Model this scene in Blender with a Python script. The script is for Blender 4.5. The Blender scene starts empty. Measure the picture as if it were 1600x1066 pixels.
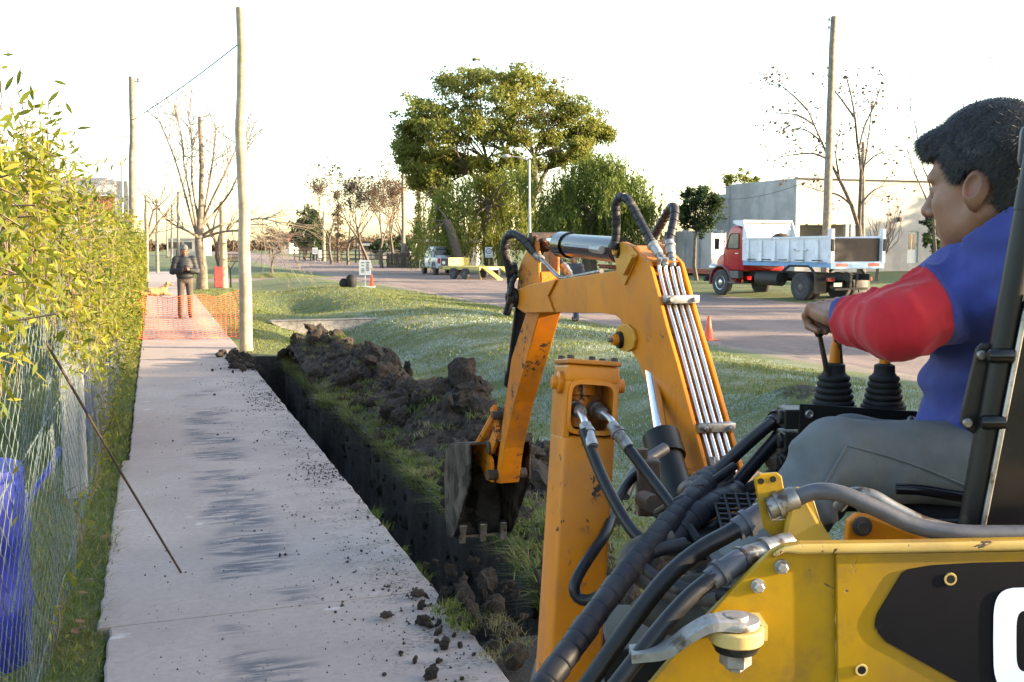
import bpy, bmesh, math, random
import numpy as np
from mathutils import Vector, Matrix
random.seed(7); RNG = np.random.default_rng(11)
scene = bpy.context.scene; COL = scene.collection
R = math.radians
# ---------------------------------------------------------------- camera, sky, sun, exposure
CAMZ = 1.75; YAW = R(19.26); PITCH = R(5.43); FPX = 1600.0
cam = bpy.data.cameras.new('camera'); camo = bpy.data.objects.new('camera', cam); COL.objects.link(camo)
cam.lens = 36; cam.sensor_width = 36; cam.clip_start = 0.05; cam.clip_end = 3000
camo.location = (0, 0, CAMZ); camo.rotation_euler = (math.pi/2 - PITCH, 0, -YAW)
scene.camera = camo
SUN_EL = R(12.5); SUN_DIR = Vector((0.905, -0.425, 0)).normalized()       # horizontal direction towards the sun
w = bpy.data.worlds.new('World'); scene.world = w; w.use_nodes = True
nt = w.node_tree; nt.nodes.clear()
sky = nt.nodes.new('ShaderNodeTexSky'); sky.sky_type = 'NISHITA'; sky.sun_disc = False
sky.sun_elevation = SUN_EL; sky.sun_rotation = math.atan2(SUN_DIR.x, SUN_DIR.y)
sky.air_density = 1.0; sky.dust_density = 1.35; sky.ozone_density = 0.6
bg = nt.nodes.new('ShaderNodeBackground'); bg.inputs[1].default_value = 0.15
wo = nt.nodes.new('ShaderNodeOutputWorld')
nt.links.new(sky.outputs[0], bg.inputs[0]); nt.links.new(bg.outputs[0], wo.inputs[0])
sl = bpy.data.lights.new('sun', 'SUN'); sl.energy = 5.0; sl.angle = R(0.6); sl.color = (1.0, 0.80, 0.52)
slo = bpy.data.objects.new('sun', sl); COL.objects.link(slo)
sd = Vector((SUN_DIR.x*math.cos(SUN_EL), SUN_DIR.y*math.cos(SUN_EL), math.sin(SUN_EL)))
slo.rotation_euler = sd.to_track_quat('Z', 'Y').to_euler(); slo.location = (30, -15, 20)
scene.view_settings.view_transform = 'Standard'; scene.view_settings.look = 'None'
scene.view_settings.exposure = 2.35; scene.view_settings.gamma = 1.0
scene.view_settings.use_curve_mapping = False
# ---------------------------------------------------------------- pixel helpers (a pixel gives a direction; distance comes from the place)
CF = Vector((math.sin(YAW), math.cos(YAW), 0)); CR = Vector((math.cos(YAW), -math.sin(YAW), 0)); CZ = Vector((0, 0, 1))
CFP = CF*math.cos(PITCH) - CZ*math.sin(PITCH); CUP = CF*math.sin(PITCH) + CZ*math.cos(PITCH)
CAM = Vector((0, 0, CAMZ))
def ray(px, py): return CFP + CR*((px-800)/FPX) + CUP*((533-py)/FPX)
def P(px, py, d):
    r = ray(px, py); return CAM + r*(d/r.dot(CF))
def G(px, py, z=0.0):
    r = ray(px, py); return CAM + r*((z-CAMZ)/r.z)
def PP(px, py, o, n):
    r = ray(px, py); return CAM + r*((o-CAM).dot(n)/r.dot(n))
def C(xc, d, z): return CR*xc + CF*d + CZ*z          # place by metres right of and ahead of the camera
# ---------------------------------------------------------------- materials
MATS = {}
def lin(c):
    return tuple(((v/12.92) if v <= 0.04045 else ((v+0.055)/1.055)**2.4) for v in c)
class NT:
    def __init__(s, name):
        m = bpy.data.materials.new(name); m.use_nodes = True; s.m = m; s.t = m.node_tree; s.t.nodes.clear()
        s.out = s.t.nodes.new('ShaderNodeOutputMaterial'); s.b = s.t.nodes.new('ShaderNodeBsdfPrincipled')
        s.t.links.new(s.b.outputs[0], s.out.inputs[0]); s.tc = s.t.nodes.new('ShaderNodeTexCoord')
        MATS[name] = m
    def n(s, typ, **kw):
        nd = s.t.nodes.new(typ)
        for k, v in kw.items():
            if k.startswith('i_'):
                key = k[2:]; key = int(key) if key.isdigit() else key.replace('_', ' ')
                nd.inputs[key].default_value = v
            else: setattr(nd, k, v)
        return nd
    def l(s, a, b): s.t.links.new(a, b)
    def co(s, gen='Object', scale=(1,1,1), rot=(0,0,0)):
        mp = s.n('ShaderNodeMapping'); mp.inputs['Scale'].default_value = scale; mp.inputs['Rotation'].default_value = rot
        s.l(s.tc.outputs[gen], mp.inputs[0]); return mp.outputs[0]
    def noise(s, vec, scale, detail=4, rough=0.6, dist=0.0):
        nd = s.n('ShaderNodeTexNoise'); nd.inputs['Scale'].default_value = scale; nd.inputs['Detail'].default_value = detail
        nd.inputs['Roughness'].default_value = rough; nd.inputs['Distortion'].default_value = dist
        s.l(vec, nd.inputs['Vector']); return nd.outputs[0]
    def ramp(s, fac, lo, hi, v0=0.0, v1=1.0):
        nd = s.n('ShaderNodeMapRange'); nd.interpolation_type = 'SMOOTHSTEP'
        nd.inputs[1].default_value = lo; nd.inputs[2].default_value = hi; nd.inputs[3].default_value = v0; nd.inputs[4].default_value = v1
        s.l(fac, nd.inputs[0]); return nd.outputs[0]
    def math(s, op, a, b=None):
        nd = s.n('ShaderNodeMath', operation=op)
        for i, v in enumerate((a, b)):
            if v is None: continue
            if isinstance(v, (int, float)): nd.inputs[i].default_value = v
            else: s.l(v, nd.inputs[i])
        return nd.outputs[0]
    def mix(s, fac, a, b):
        nd = s.n('ShaderNodeMix', data_type='RGBA')
        for i, v in ((0, fac), (6, a), (7, b)):
            if isinstance(v, (int, float)): nd.inputs[i].default_value = v
            elif isinstance(v, tuple): nd.inputs[i].default_value = (*v[:3], 1)
            else: s.l(v, nd.inputs[i])
        return nd.outputs[2]
    def color(s, v):
        if isinstance(v, tuple): s.b.inputs['Base Color'].default_value = (*v[:3], 1)
        else: s.l(v, s.b.inputs['Base Color'])
    def bump(s, h, strength=0.3, dist=0.01):
        nd = s.n('ShaderNodeBump'); nd.inputs['Strength'].default_value = strength; nd.inputs['Distance'].default_value = dist
        s.l(h, nd.inputs['Height']); s.l(nd.outputs[0], s.b.inputs['Normal'])
    def set(s, **kw):
        for k, v in kw.items(): s.b.inputs[k.replace('_', ' ')].default_value = v
def simple(name, c1, c2=None, scale=8, rough=0.6, metal=0.0, bump=0.15, bscale=None, lo=0.35, hi=0.65, bdist=0.004, c3=None, s3=40, t3=(0.62, 0.68)):
    k = NT(name); v = k.co()
    nz = k.noise(v, scale, 5)
    col = k.mix(k.ramp(nz, lo, hi), c1, c2 or tuple(x*0.75 for x in c1))
    if c3: col = k.mix(k.ramp(k.noise(v, s3, 4), *t3), col, c3)
    k.color(col); k.set(Roughness=rough, Metallic=metal)
    if bump: k.bump(k.noise(v, bscale or scale*4, 4), bump, bdist)
    return k.m
# ---------------------------------------------------------------- mesh helpers
def raw(name, V, F, mat=None, smooth=False):
    me = bpy.data.meshes.new(name); V = np.asarray(V, dtype=np.float32).reshape(-1, 3)
    if isinstance(F, np.ndarray):
        n, k = F.shape
        me.vertices.add(len(V)); me.vertices.foreach_set('co', V.ravel())
        me.loops.add(n*k); me.loops.foreach_set('vertex_index', F.astype(np.int32).ravel())
        me.polygons.add(n); me.polygons.foreach_set('loop_start', np.arange(0, n*k, k, dtype=np.int32))
        me.update(calc_edges=True)
    else:
        me.from_pydata([tuple(map(float, v)) for v in V], [], F); me.update()
    if smooth: me.polygons.foreach_set('use_smooth', [True]*len(me.polygons)); me.update()
    for m in ([mat] if not isinstance(mat, (list, tuple)) else mat):
        if m is not None: me.materials.append(MATS[m] if isinstance(m, str) else m)
    return me
def link(name, me, parent=None, loc=(0,0,0)):
    o = bpy.data.objects.new(name, me); COL.objects.link(o); o.location = loc
    if parent is not None: o.parent = parent
    return o
def tag(o, label=None, cat=None, group=None, kind=None):
    if label: o['label'] = label
    if cat: o['category'] = cat
    if group: o['group'] = group
    if kind: o['kind'] = kind
    return o
def thing(name, label, cat, loc=(0,0,0), rz=0, group=None):
    o = bpy.data.objects.new(name, None); COL.objects.link(o); o.empty_display_size = 0.2
    o.location = loc; o.rotation_euler = (0, 0, rz)
    return tag(o, label, cat, group)
def dup(root, loc, rz=None, label=None, scale=None):
    r = root.copy(); COL.objects.link(r); r.location = loc
    if rz is not None: r.rotation_euler = (0, 0, rz)
    if label: r['label'] = label
    if scale: r.scale = (scale,)*3
    for ch in list(root.children):
        c = ch.copy(); COL.objects.link(c); c.parent = r
        for g in list(ch.children):
            d = g.copy(); COL.objects.link(d); d.parent = c
    return r
def frame(axis):
    a = Vector(axis).normalized(); h = Vector((0,0,1)) if abs(a.z) < 0.9 else Vector((1,0,0))
    x = h.cross(a).normalized(); return x, a.cross(x), a
class MB:
    def __init__(s): s.v = []; s.f = []; s.mi = []; s.m = 0
    def add(s, vs, fs):
        b = len(s.v); s.v += [Vector(v) for v in vs]; s.f += [tuple(b+i for i in f) for f in fs]; s.mi += [s.m]*len(fs); return s
    def box(s, c, size, ax=None, taper=None):
        c = Vector(c); X, Y, Z = ax if ax else (Vector((1,0,0)), Vector((0,1,0)), Vector((0,0,1)))
        hx, hy, hz = [q/2 for q in size]; vs = []
        for sz in (-1, 1):
            t = taper if (taper and sz > 0) else 1
            for sx, sy in ((-1,-1), (1,-1), (1,1), (-1,1)): vs.append(c + X*sx*hx*t + Y*sy*hy*t + Z*sz*hz)
        return s.add(vs, [(3,2,1,0), (4,5,6,7), (0,1,5,4), (1,2,6,5), (2,3,7,6), (3,0,4,7)])
    def hull8(s, q):      # bottom four, top four
        return s.add(q, [(3,2,1,0), (4,5,6,7), (0,1,5,4), (1,2,6,5), (2,3,7,6), (3,0,4,7)])
    def prism(s, pts, off):
        n = len(pts); off = Vector(off); vs = [Vector(p) for p in pts] + [Vector(p)+off for p in pts]
        fs = [tuple(range(n))[::-1], tuple(range(n, 2*n))] + [(i, (i+1) % n, n+(i+1) % n, n+i) for i in range(n)]
        return s.add(vs, fs)
    def tube(s, pts, r, n=8, caps=True):
        pts = [Vector(p) for p in pts]; m = len(pts); rs = r if isinstance(r, (list, tuple, np.ndarray)) else [r]*m
        vs = []; fs = []; px = None
        for i, p in enumerate(pts):
            a = (pts[min(i+1, m-1)] - pts[max(i-1, 0)])
            if a.length < 1e-9: a = Vector((0,0,1))
            a.normalize()
            if px is None: px = frame(a)[0]
            px = (px - a*px.dot(a))
            px = px.normalized() if px.length > 1e-6 else frame(a)[0]
            py = a.cross(px)
            for k in range(n):
                t = 2*math.pi*k/n; vs.append(p + (px*math.cos(t) + py*math.sin(t))*rs[i])
        for i in range(m-1):
            for k in range(n): fs.append((i*n+k, i*n+(k+1) % n, (i+1)*n+(k+1) % n, (i+1)*n+k))
        if caps: fs += [tuple(range(n))[::-1], tuple((m-1)*n+k for k in range(n))]
        return s.add(vs, fs)
    def cyl(s, c, axis, r, h, n=16, r2=None):
        a = Vector(axis).normalized(); c = Vector(c)
        return s.tube([c-a*h/2, c+a*h/2], [r, r if r2 is None else r2], n)
    def lathe(s, c, axis, prof, n=20):     # prof: (radius, height along axis)
        c = Vector(c); x, y, a = frame(axis); m = len(prof); vs = []; fs = []
        for r, h in prof:
            for k in range(n):
                t = 2*math.pi*k/n; vs.append(c + a*h + (x*math.cos(t)+y*math.sin(t))*max(r, 1e-4))
        for i in range(m-1):
            for k in range(n): fs.append((i*n+k, i*n+(k+1) % n, (i+1)*n+(k+1) % n, (i+1)*n+k))
        fs += [tuple(range(n))[::-1], tuple((m-1)*n+k for k in range(n))]
        return s.add(vs, fs)
    def build(s, name, mat, parent=None, bevel=0, smooth=False, loc=None, angle=40, seg=2):
        base = Vector((0,0,0))
        if loc is not None: base = Vector(loc)
        me = raw(name, [v-base for v in s.v], [list(f) for f in s.f], mat)
        if len(me.materials) > 1: me.polygons.foreach_set('material_index', s.mi)
        bm = bmesh.new(); bm.from_mesh(me); bmesh.ops.recalc_face_normals(bm, faces=bm.faces)
        if bevel: 
            es = [e for e in bm.edges if len(e.link_faces) == 2 and e.calc_face_angle(0) > R(30)]
            try: bmesh.ops.bevel(bm, geom=es, offset=bevel, segments=seg, affect='EDGES', profile=0.5, clamp_overlap=True)
            except Exception: pass
        bm.to_mesh(me); bm.free()
        if smooth:
            me.polygons.foreach_set('use_smooth', [True]*len(me.polygons)); me.update()
            me.set_sharp_from_angle(angle=R(angle))
        o = link(name, me, parent)
        if parent is None and loc is not None: o.location = loc
        return o
def spline(pts, n=24):
    P_ = [Vector(p) for p in pts]; P_ = [P_[0]*2-P_[1]] + P_ + [P_[-1]*2-P_[-2]]; out = []
    segs = len(P_)-3
    for i in range(segs):
        a, b, c, d = P_[i:i+4]
        m = max(2, n//segs)
        for k in range(m):
            t = k/m; out.append(0.5*((2*b) + (c-a)*t + (2*a-5*b+4*c-d)*t*t + (3*b-a-3*c+d)*t**3))
    out.append(P_[-2]); return out
# ---------------------------------------------------------------- value noise in numpy
_perm = np.random.default_rng(5).random((64, 64, 64)).astype(np.float32)
def vnoise(p, sc=1.0):
    p = np.asarray(p, dtype=np.float64)*sc; i = np.floor(p).astype(int); f = p-i; f = f*f*(3-2*f); r = 0
    for dx in (0, 1):
        for dy in (0, 1):
            for dz in (0, 1):
                wgt = (f[..., 0] if dx else 1-f[..., 0])*(f[..., 1] if dy else 1-f[..., 1])*(f[..., 2] if dz else 1-f[..., 2])
                r = r + wgt*_perm[(i[..., 0]+dx) % 64, (i[..., 1]+dy) % 64, (i[..., 2]+dz) % 64]
    return r
def fbm(p, sc=1.0, oct=4):
    r = 0; a = 1; t = 0
    for k in range(oct): r = r + a*vnoise(np.asarray(p)+k*17.3, sc*2**k); t += a; a *= 0.5
    return r/t
# ---------------------------------------------------------------- signed distance bodies -> one continuous mesh (surface nets)
def smin(a, b, k):
    h = np.clip(0.5+0.5*(b-a)/k, 0, 1); return b*(1-h)+a*h-k*h*(1-h)
def smax(a, b, k): return -smin(-a, -b, k)
def s_cone(p, a, b, r1, r2):
    a = np.array(a, dtype=float); b = np.array(b, dtype=float); ba = b-a; t = np.clip(((p-a)@ba)/max(ba@ba, 1e-9), 0, 1)
    return np.linalg.norm(p-a-t[:, None]*ba, axis=1)-(r1+(r2-r1)*t)
def s_ell(p, c, r, M=None):
    q = p-np.array(c, dtype=float)
    if M is not None: q = q@np.array(M, dtype=float).T
    r = np.array(r, dtype=float); k0 = np.linalg.norm(q/r, axis=1); k1 = np.linalg.norm(q/(r*r), axis=1)
    return k0*(k0-1)/np.maximum(k1, 1e-9)
def s_box(p, c, h, M=None, r=0.0):
    q = p-np.array(c, dtype=float)
    if M is not None: q = q@np.array(M, dtype=float).T
    q = np.abs(q)-(np.array(h, dtype=float)-r)
    return np.linalg.norm(np.maximum(q, 0), axis=1)+np.minimum(q.max(axis=1), 0)-r
def surfnet(f, lo, hi, h):
    lo = np.array(lo, dtype=float); hi = np.array(hi, dtype=float); n = np.ceil((hi-lo)/h).astype(int)+1
    ax = [lo[i]+h*np.arange(n[i]) for i in range(3)]
    g = np.stack(np.meshgrid(*ax, indexing='ij'), -1).reshape(-1, 3)
    st = 4; nc = np.ceil((n-1)/st).astype(int)+1; cax = [lo[i]+h*st*np.arange(nc[i]) for i in range(3)]
    cg = np.stack(np.meshgrid(*cax, indexing='ij'), -1).reshape(-1, 3); cv = f(cg).reshape(nc)
    near = np.abs(cv) < h*st*2.0+0.012; ci = [np.minimum((np.arange(n[i])+st//2)//st, nc[i]-1) for i in range(3)]
    val = cv[np.ix_(*ci)].ravel().copy(); todo = np.flatnonzero(near[np.ix_(*ci)].ravel())
    for s in range(0, len(todo), 400000): val[todo[s:s+400000]] = f(g[todo[s:s+400000]])
    val = val.reshape(n); ins = val < 0
    cn = n-1; acc = np.zeros((*cn, 3)); cnt = np.zeros(cn)
    idx = np.stack(np.meshgrid(*[np.arange(c) for c in cn], indexing='ij'), -1).astype(float)
    cor = [(i, j, k) for i in (0, 1) for j in (0, 1) for k in (0, 1)]
    def sl_(c): return tuple(slice(c[d], c[d]+cn[d]) for d in range(3))
    for a in cor:
        for d in range(3):
            if a[d] == 0:
                b = list(a); b[d] = 1; va = val[sl_(a)]; vb = val[sl_(b)]; x = (va < 0) != (vb < 0)
                t = np.where(x, va/np.where(x, va-vb, 1), 0); pos = np.zeros((*cn, 3)); pos[...] = a
                pos[..., d] = t; acc += np.where(x[..., None], pos, 0); cnt += x
    act = cnt > 0; vid = -np.ones(cn, dtype=int); vid[act] = np.arange(act.sum())
    V = lo + h*(idx[act]+acc[act]/cnt[act][:, None]); F = []
    for d in range(3):
        u, w_ = (d+1) % 3, (d+2) % 3
        s0 = [slice(None)]*3; s1 = [slice(None)]*3; s0[d] = slice(0, n[d]-1); s1[d] = slice(1, n[d])
        x = ins[tuple(s0)] != ins[tuple(s1)]; ii = np.argwhere(x)
        ok = (ii[:, u] > 0) & (ii[:, w_] > 0) & (ii[:, u] < cn[u]) & (ii[:, w_] < cn[w_]); ii = ii[ok]
        flip = ins[tuple(s0)][tuple(ii.T)]
        q = []
        for du, dw in ((-1, -1), (0, -1), (0, 0), (-1, 0)):
            j = ii.copy(); j[:, u] += du; j[:, w_] += dw; q.append(vid[tuple(j.T)])
        q = np.stack(q, 1); q[~flip] = q[~flip][:, ::-1]; F.append(q)
    return V, np.concatenate(F)
# ---------------------------------------------------------------- materials of the setting
def m_ground():
    k = NT('lawn'); v = k.co()
    n1 = k.noise(v, 0.7, 5, 0.65); n2 = k.noise(v, 9, 5, 0.7); n3 = k.noise(v, 60, 4, 0.7)
    g = k.mix(k.ramp(n1, 0.35, 0.65), (0.060, 0.088, 0.016), (0.098, 0.112, 0.026))
    g = k.mix(k.ramp(n2, 0.45, 0.75), g, (0.13, 0.115, 0.045))
    g = k.mix(k.ramp(n3, 0.5, 0.75), g, (0.028, 0.040, 0.010))
    fa = k.n('ShaderNodeAttribute', attribute_name='frost').outputs['Fac']
    vs = k.co(scale=(1.0, 1.7, 1.0), rot=(0, 0, 0.3))
    fn = k.math('MULTIPLY', k.ramp(k.noise(vs, 0.9, 4, 0.6), 0.40, 0.60), k.ramp(k.noise(vs, 34, 5, 0.8), 0.46, 0.66))
    g = k.mix(k.math('MULTIPLY', fn, fa), g, (0.36, 0.40, 0.40))
    sa = k.n('ShaderNodeAttribute', attribute_name='soil').outputs['Fac']
    soil = k.mix(k.ramp(k.noise(v, 14, 6, 0.7), 0.35, 0.7), (0.010, 0.008, 0.006), (0.030, 0.022, 0.015))
    sm = k.ramp(k.math('ADD', sa, k.math('MULTIPLY', k.math('SUBTRACT', n2, 0.5), 0.9)), 0.45, 0.6)
    da = k.n('ShaderNodeAttribute', attribute_name='dirt').outputs['Fac']
    dm = k.ramp(k.math('ADD', da, k.math('MULTIPLY', k.math('SUBTRACT', n2, 0.5), 0.8)), 0.4, 0.7)
    dirt = k.mix(k.ramp(n2, 0.3, 0.7), (0.22, 0.17, 0.14), (0.15, 0.115, 0.09))
    g = k.mix(dm, g, dirt)
    k.color(k.mix(sm, g, soil)); k.set(Roughness=0.95)
    k.bump(k.math('ADD', n3, k.math('MULTIPLY', n2, 1.5)), 0.6, 0.03)
m_ground()
def m_walk():
    k = NT('concrete_walk'); v = k.co(gen='Object')
    n1 = k.noise(v, 1.3, 5, 0.6); n2 = k.noise(v, 25, 5, 0.7)
    c = k.mix(k.ramp(n1, 0.3, 0.7), (0.330, 0.266, 0.238), (0.262, 0.210, 0.188))
    c = k.mix(k.ramp(n2, 0.35, 0.7, 0, 0.45), c, (0.19, 0.168, 0.163))
    sx = k.n('ShaderNodeSeparateXYZ'); k.l(k.tc.outputs['Object'], sx.inputs[0])
    # wet brushed smears down the middle of the walk
    vw = k.co(scale=(3.2, 19.0, 1), rot=(0, 0, 0.16)); vb = k.co(scale=(1.1, 2.3, 1))
    st = k.noise(vw, 1.0, 4, 0.65, 0.8); bl = k.noise(vb, 1.0, 2, 0.5)
    band = k.math('MULTIPLY', k.ramp(sx.outputs[0], 0.16, 0.34), k.ramp(sx.outputs[0], 0.78, 0.56))
    sm = k.math('MULTIPLY', k.math('MULTIPLY', k.ramp(st, 0.40, 0.56), k.ramp(bl, 0.47, 0.58)), band)
    sm = k.math('MULTIPLY', sm, k.ramp(sx.outputs[1], 15.0, 11.0))
    c = k.mix(k.math('MULTIPLY', sm, 0.95), c, (0.060, 0.055, 0.070))
    # soil dust towards the trench edge
    de = k.math('MULTIPLY', k.ramp(sx.outputs[0], 0.62, 1.30), k.ramp(sx.outputs[1], 17.5, 15.5))
    vd = k.co(scale=(1, 1.6, 1)); dn = k.math('MULTIPLY', k.ramp(k.noise(vd, 3.0, 5, 0.7), 0.42, 0.62), k.ramp(k.noise(vd, 38, 4, 0.7), 0.42, 0.60))
    c = k.mix(k.math('MULTIPLY', k.math('MULTIPLY', dn, de), 0.9), c, (0.06, 0.05, 0.042))
    # pale smears
    pw = k.ramp(k.noise(k.co(scale=(3, 6, 1)), 1.1, 3, 0.5), 0.68, 0.74)
    c = k.mix(k.math('MULTIPLY', pw, 0.35), c, (0.62, 0.60, 0.58))
    # hairline cracks
    vo = k.n('ShaderNodeTexVoronoi', feature='DISTANCE_TO_EDGE'); vo.inputs['Scale'].default_value = 0.42
    mxv = k.n('ShaderNodeVectorMath', operation='ADD'); nzv = k.n('ShaderNodeTexNoise'); nzv.inputs['Scale'].default_value = 3.0
    k.l(v, nzv.inputs['Vector']); sc = k.n('ShaderNodeVectorMath', operation='SCALE'); sc.inputs['Scale'].default_value = 0.25
    k.l(nzv.outputs['Color'], sc.inputs[0]); k.l(v, mxv.inputs[0]); k.l(sc.outputs[0], mxv.inputs[1]); k.l(mxv.outputs[0], vo.inputs['Vector'])
    c = k.mix(k.ramp(vo.outputs['Distance'], 0.0035, 0.0, 0, 0.12), c, (0.10, 0.09, 0.085))
    k.color(c); k.set(Roughness=0.85)
    k.l(k.ramp(sm, 0, 1, 0.88, 0.72), k.b.inputs['Roughness'])
    k.bump(k.math('ADD', n2, k.noise(v, 140, 3)), 0.25, 0.004)
m_walk()
def m_road():
    k = NT('dirt_road'); v = k.co(scale=(1, 0.22, 1)); u = k.co()
    n1 = k.noise(v, 0.9, 5, 0.6); n2 = k.noise(u, 6, 5, 0.7); n3 = k.noise(u, 45, 4, 0.7)
    c = k.mix(k.ramp(n1, 0.35, 0.65), (0.205, 0.142, 0.120), (0.142, 0.100, 0.087))
    c = k.mix(k.ramp(n2, 0.4, 0.75, 0, 0.6), c, (0.25, 0.180, 0.150))
    c = k.mix(k.ramp(n3, 0.5, 0.75, 0, 0.6), c, (0.10, 0.08, 0.068))
    k.color(c); k.set(Roughness=0.95); k.bump(k.math('ADD', n3, n2), 0.7, 0.03)
m_road()
simple('soil', (0.014, 0.0095, 0.0065), (0.050, 0.033, 0.021), scale=9, rough=0.95, bump=0.9, bscale=45, bdist=0.02, c3=(0.105, 0.070, 0.045), s3=16, t3=(0.58, 0.75))
simple('soil_damp', (0.018, 0.014, 0.011), (0.045, 0.035, 0.027), scale=12, rough=0.8, bump=0.7, bscale=60, bdist=0.012)
simple('wood_pole', (0.22, 0.19, 0.155), (0.14, 0.118, 0.095), scale=6, rough=0.9, bump=0.5, bscale=30, bdist=0.01)
simple('bark', (0.13, 0.10, 0.075), (0.07, 0.055, 0.042), scale=10, rough=0.95, bump=0.8, bscale=25, bdist=0.02)
simple('bark_pale', (0.19, 0.15, 0.115), (0.11, 0.088, 0.068), scale=8, rough=0.95, bump=0.6, bscale=30, bdist=0.015)
simple('twig', (0.16, 0.11, 0.08), (0.10, 0.07, 0.05), scale=5, rough=0.9, bump=0)
simple('concrete', (0.34, 0.325, 0.30), (0.24, 0.225, 0.205), scale=5, rough=0.9, bump=0.4, bscale=60, bdist=0.008)
simple('culvert_concrete', (0.30, 0.27, 0.235), (0.19, 0.165, 0.14), scale=14, rough=0.95, bump=0.8, bscale=50, bdist=0.03)
simple('galvanised_wire', (0.115, 0.145, 0.145), (0.07, 0.09, 0.09), scale=30, rough=0.6, metal=0.1, bump=0)
simple('rust_iron', (0.030, 0.021, 0.016), (0.060, 0.034, 0.020), scale=30, rough=0.8, bump=0.3, bscale=80)
def leafmat(name, c1, c2, trans=0.45, sc=1.5, rough=0.55):
    k = NT(name); v = k.co(); oi = k.noise(v, sc, 3); n2 = k.noise(v, sc*9, 2)
    c = k.mix(k.ramp(oi, 0.35, 0.65), c1, c2); c = k.mix(k.ramp(n2, 0.4, 0.7, 0, 0.5), c, tuple(x*0.6 for x in c1))
    k.color(c); k.set(Roughness=rough); k.b.inputs['Specular IOR Level'].default_value = 0.25
    tr = k.n('ShaderNodeBsdfTranslucent'); k.l(c, tr.inputs[0]); mx = k.n('ShaderNodeMixShader'); mx.inputs[0].default_value = trans
    k.l(k.b.outputs[0], mx.inputs[1]); k.l(tr.outputs[0], mx.inputs[2]); k.l(mx.outputs[0], k.out.inputs[0])
leafmat('leaf_vine', (0.165, 0.170, 0.012), (0.090, 0.130, 0.016))
leafmat('leaf_vine_pale', (0.28, 0.245, 0.018), (0.20, 0.19, 0.018))
leafmat('leaf_tipa', (0.125, 0.150, 0.028), (0.195, 0.190, 0.036), sc=0.5)
leafmat('leaf_willow', (0.20, 0.205, 0.032), (0.105, 0.155, 0.032), sc=0.35)
leafmat('leaf_willow_dark', (0.085, 0.120, 0.020), (0.125, 0.150, 0.026), sc=0.35)
leafmat('leaf_dark', (0.030, 0.052, 0.018), (0.045, 0.070, 0.022), sc=0.5)
leafmat('leaf_dry', (0.13, 0.085, 0.05), (0.09, 0.06, 0.04), sc=0.6)
leafmat('leaf_brown', (0.22, 0.12, 0.055), (0.15, 0.08, 0.04), trans=0.2, sc=4)
leafmat('grass_blade', (0.100, 0.145, 0.020), (0.175, 0.185, 0.034), trans=0.3, sc=2.0)
leafmat('grass_frosty', (0.40, 0.46, 0.44), (0.22, 0.30, 0.20), trans=0.2, sc=2.5)
leafmat('grass_dry', (0.24, 0.205, 0.085), (0.16, 0.14, 0.055), trans=0.25, sc=2.5)
# ---------------------------------------------------------------- ground: one sheet, with the ditch and the dug trench
WX0, WX1 = -0.24, 1.31            # the walk
TX0, TX1, TY0, TY1 = 1.325, 1.86, 4.25, 16.6
RX0, RX1 = 10.7, 20.3             # the road
def sstep(x, a, b):
    t = np.clip((x-a)/(b-a), 0, 1); return t*t*(3-2*t)
def gz(X, Y):
    X = np.asarray(X, float); Y = np.asarray(Y, float); p = np.stack([X, Y, X*0], -1)
    z = -0.03 + 0.05*(fbm(p, 0.30, 2)-0.5)*sstep(np.abs(X-0.5), 1.0, 2.5)
    dy = 1-0.75*np.exp(-((Y-27.3)/1.7)**2)
    z = z - ((0.40+0.14*np.exp(-((Y-22.5)/3.0)**2))*np.exp(-((X-4.0-0.25*np.sin(Y*0.21))/1.15)**2))*dy*(1-0.6*sstep(Y, 34, 40))
    z = z + 0.09*np.exp(-((X-7.2)/1.5)**2)*sstep(Y, 8, 14)
    z = z - 0.19*sstep(X, 6.5, RX0) + 0.12*sstep(X, RX1, 24)
    z = z + 0.26*np.exp(-((X-6.6)/0.55)**2-((Y-9.3)/0.6)**2)
    z = z + (0.03*(fbm(p, 2.3, 3)-0.5))*sstep(X, 1.9, 2.4)
    z = np.where((X > WX0-0.02) & (X < WX1+0.01) & (Y < 66), -0.11, z)
    z = np.where((X > RX0+0.15) & (X < RX1-0.15), -0.34, z)
    z = np.where((Y > 53.2) & (Y < 60.8) & (X < RX0+0.2), -0.34, z)
    z = z + 0.25*sstep(X, 26, 40)
    return z
def trench(X, Y, z):
    e = 0.06*(fbm(np.stack([X*0, Y, X*0], -1), 1.3, 3)-0.5)*2
    inside = (X > TX0) & (X < TX1+e*0) & (Y > TY0) & (Y < TY1)
    return np.where(inside, -0.85+0.10*fbm(np.stack([X, Y, X*0], -1), 2, 3), z)
xs = np.unique(np.round(np.concatenate([np.linspace(-400, -40, 10), np.linspace(-40, -3, 24), np.linspace(-3, -0.3, 14), [-0.262, -0.25, 0.4, 1.0, 1.30, 1.322, 1.328],
      np.linspace(1.36, 1.84, 9), [1.857, 1.863], np.linspace(1.90, 3.6, 32), np.linspace(3.6, 9, 64), np.linspace(9.2, 10.6, 8), [10.75, 10.95], np.linspace(12, 20, 6),
      [20.1, 20.25], np.linspace(20.5, 28, 24), np.linspace(30, 60, 14), np.linspace(80, 500, 12)]), 3))
ys = np.unique(np.round(np.concatenate([np.linspace(-120, -4, 14), np.linspace(-3, 4.1, 30), [4.247, 4.253], np.linspace(4.32, 16.5, 150), [16.597, 16.603],
      np.linspace(16.7, 34, 140), np.linspace(34.3, 53, 50), [53.25, 53.4, 60.6, 60.75], np.linspace(55, 60, 3), np.linspace(61, 90, 30), np.linspace(95, 900, 24)]), 3))
GX, GY = np.meshgrid(xs, ys, indexing='ij')
GZ = trench(GX, GY, gz(GX, GY))
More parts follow.
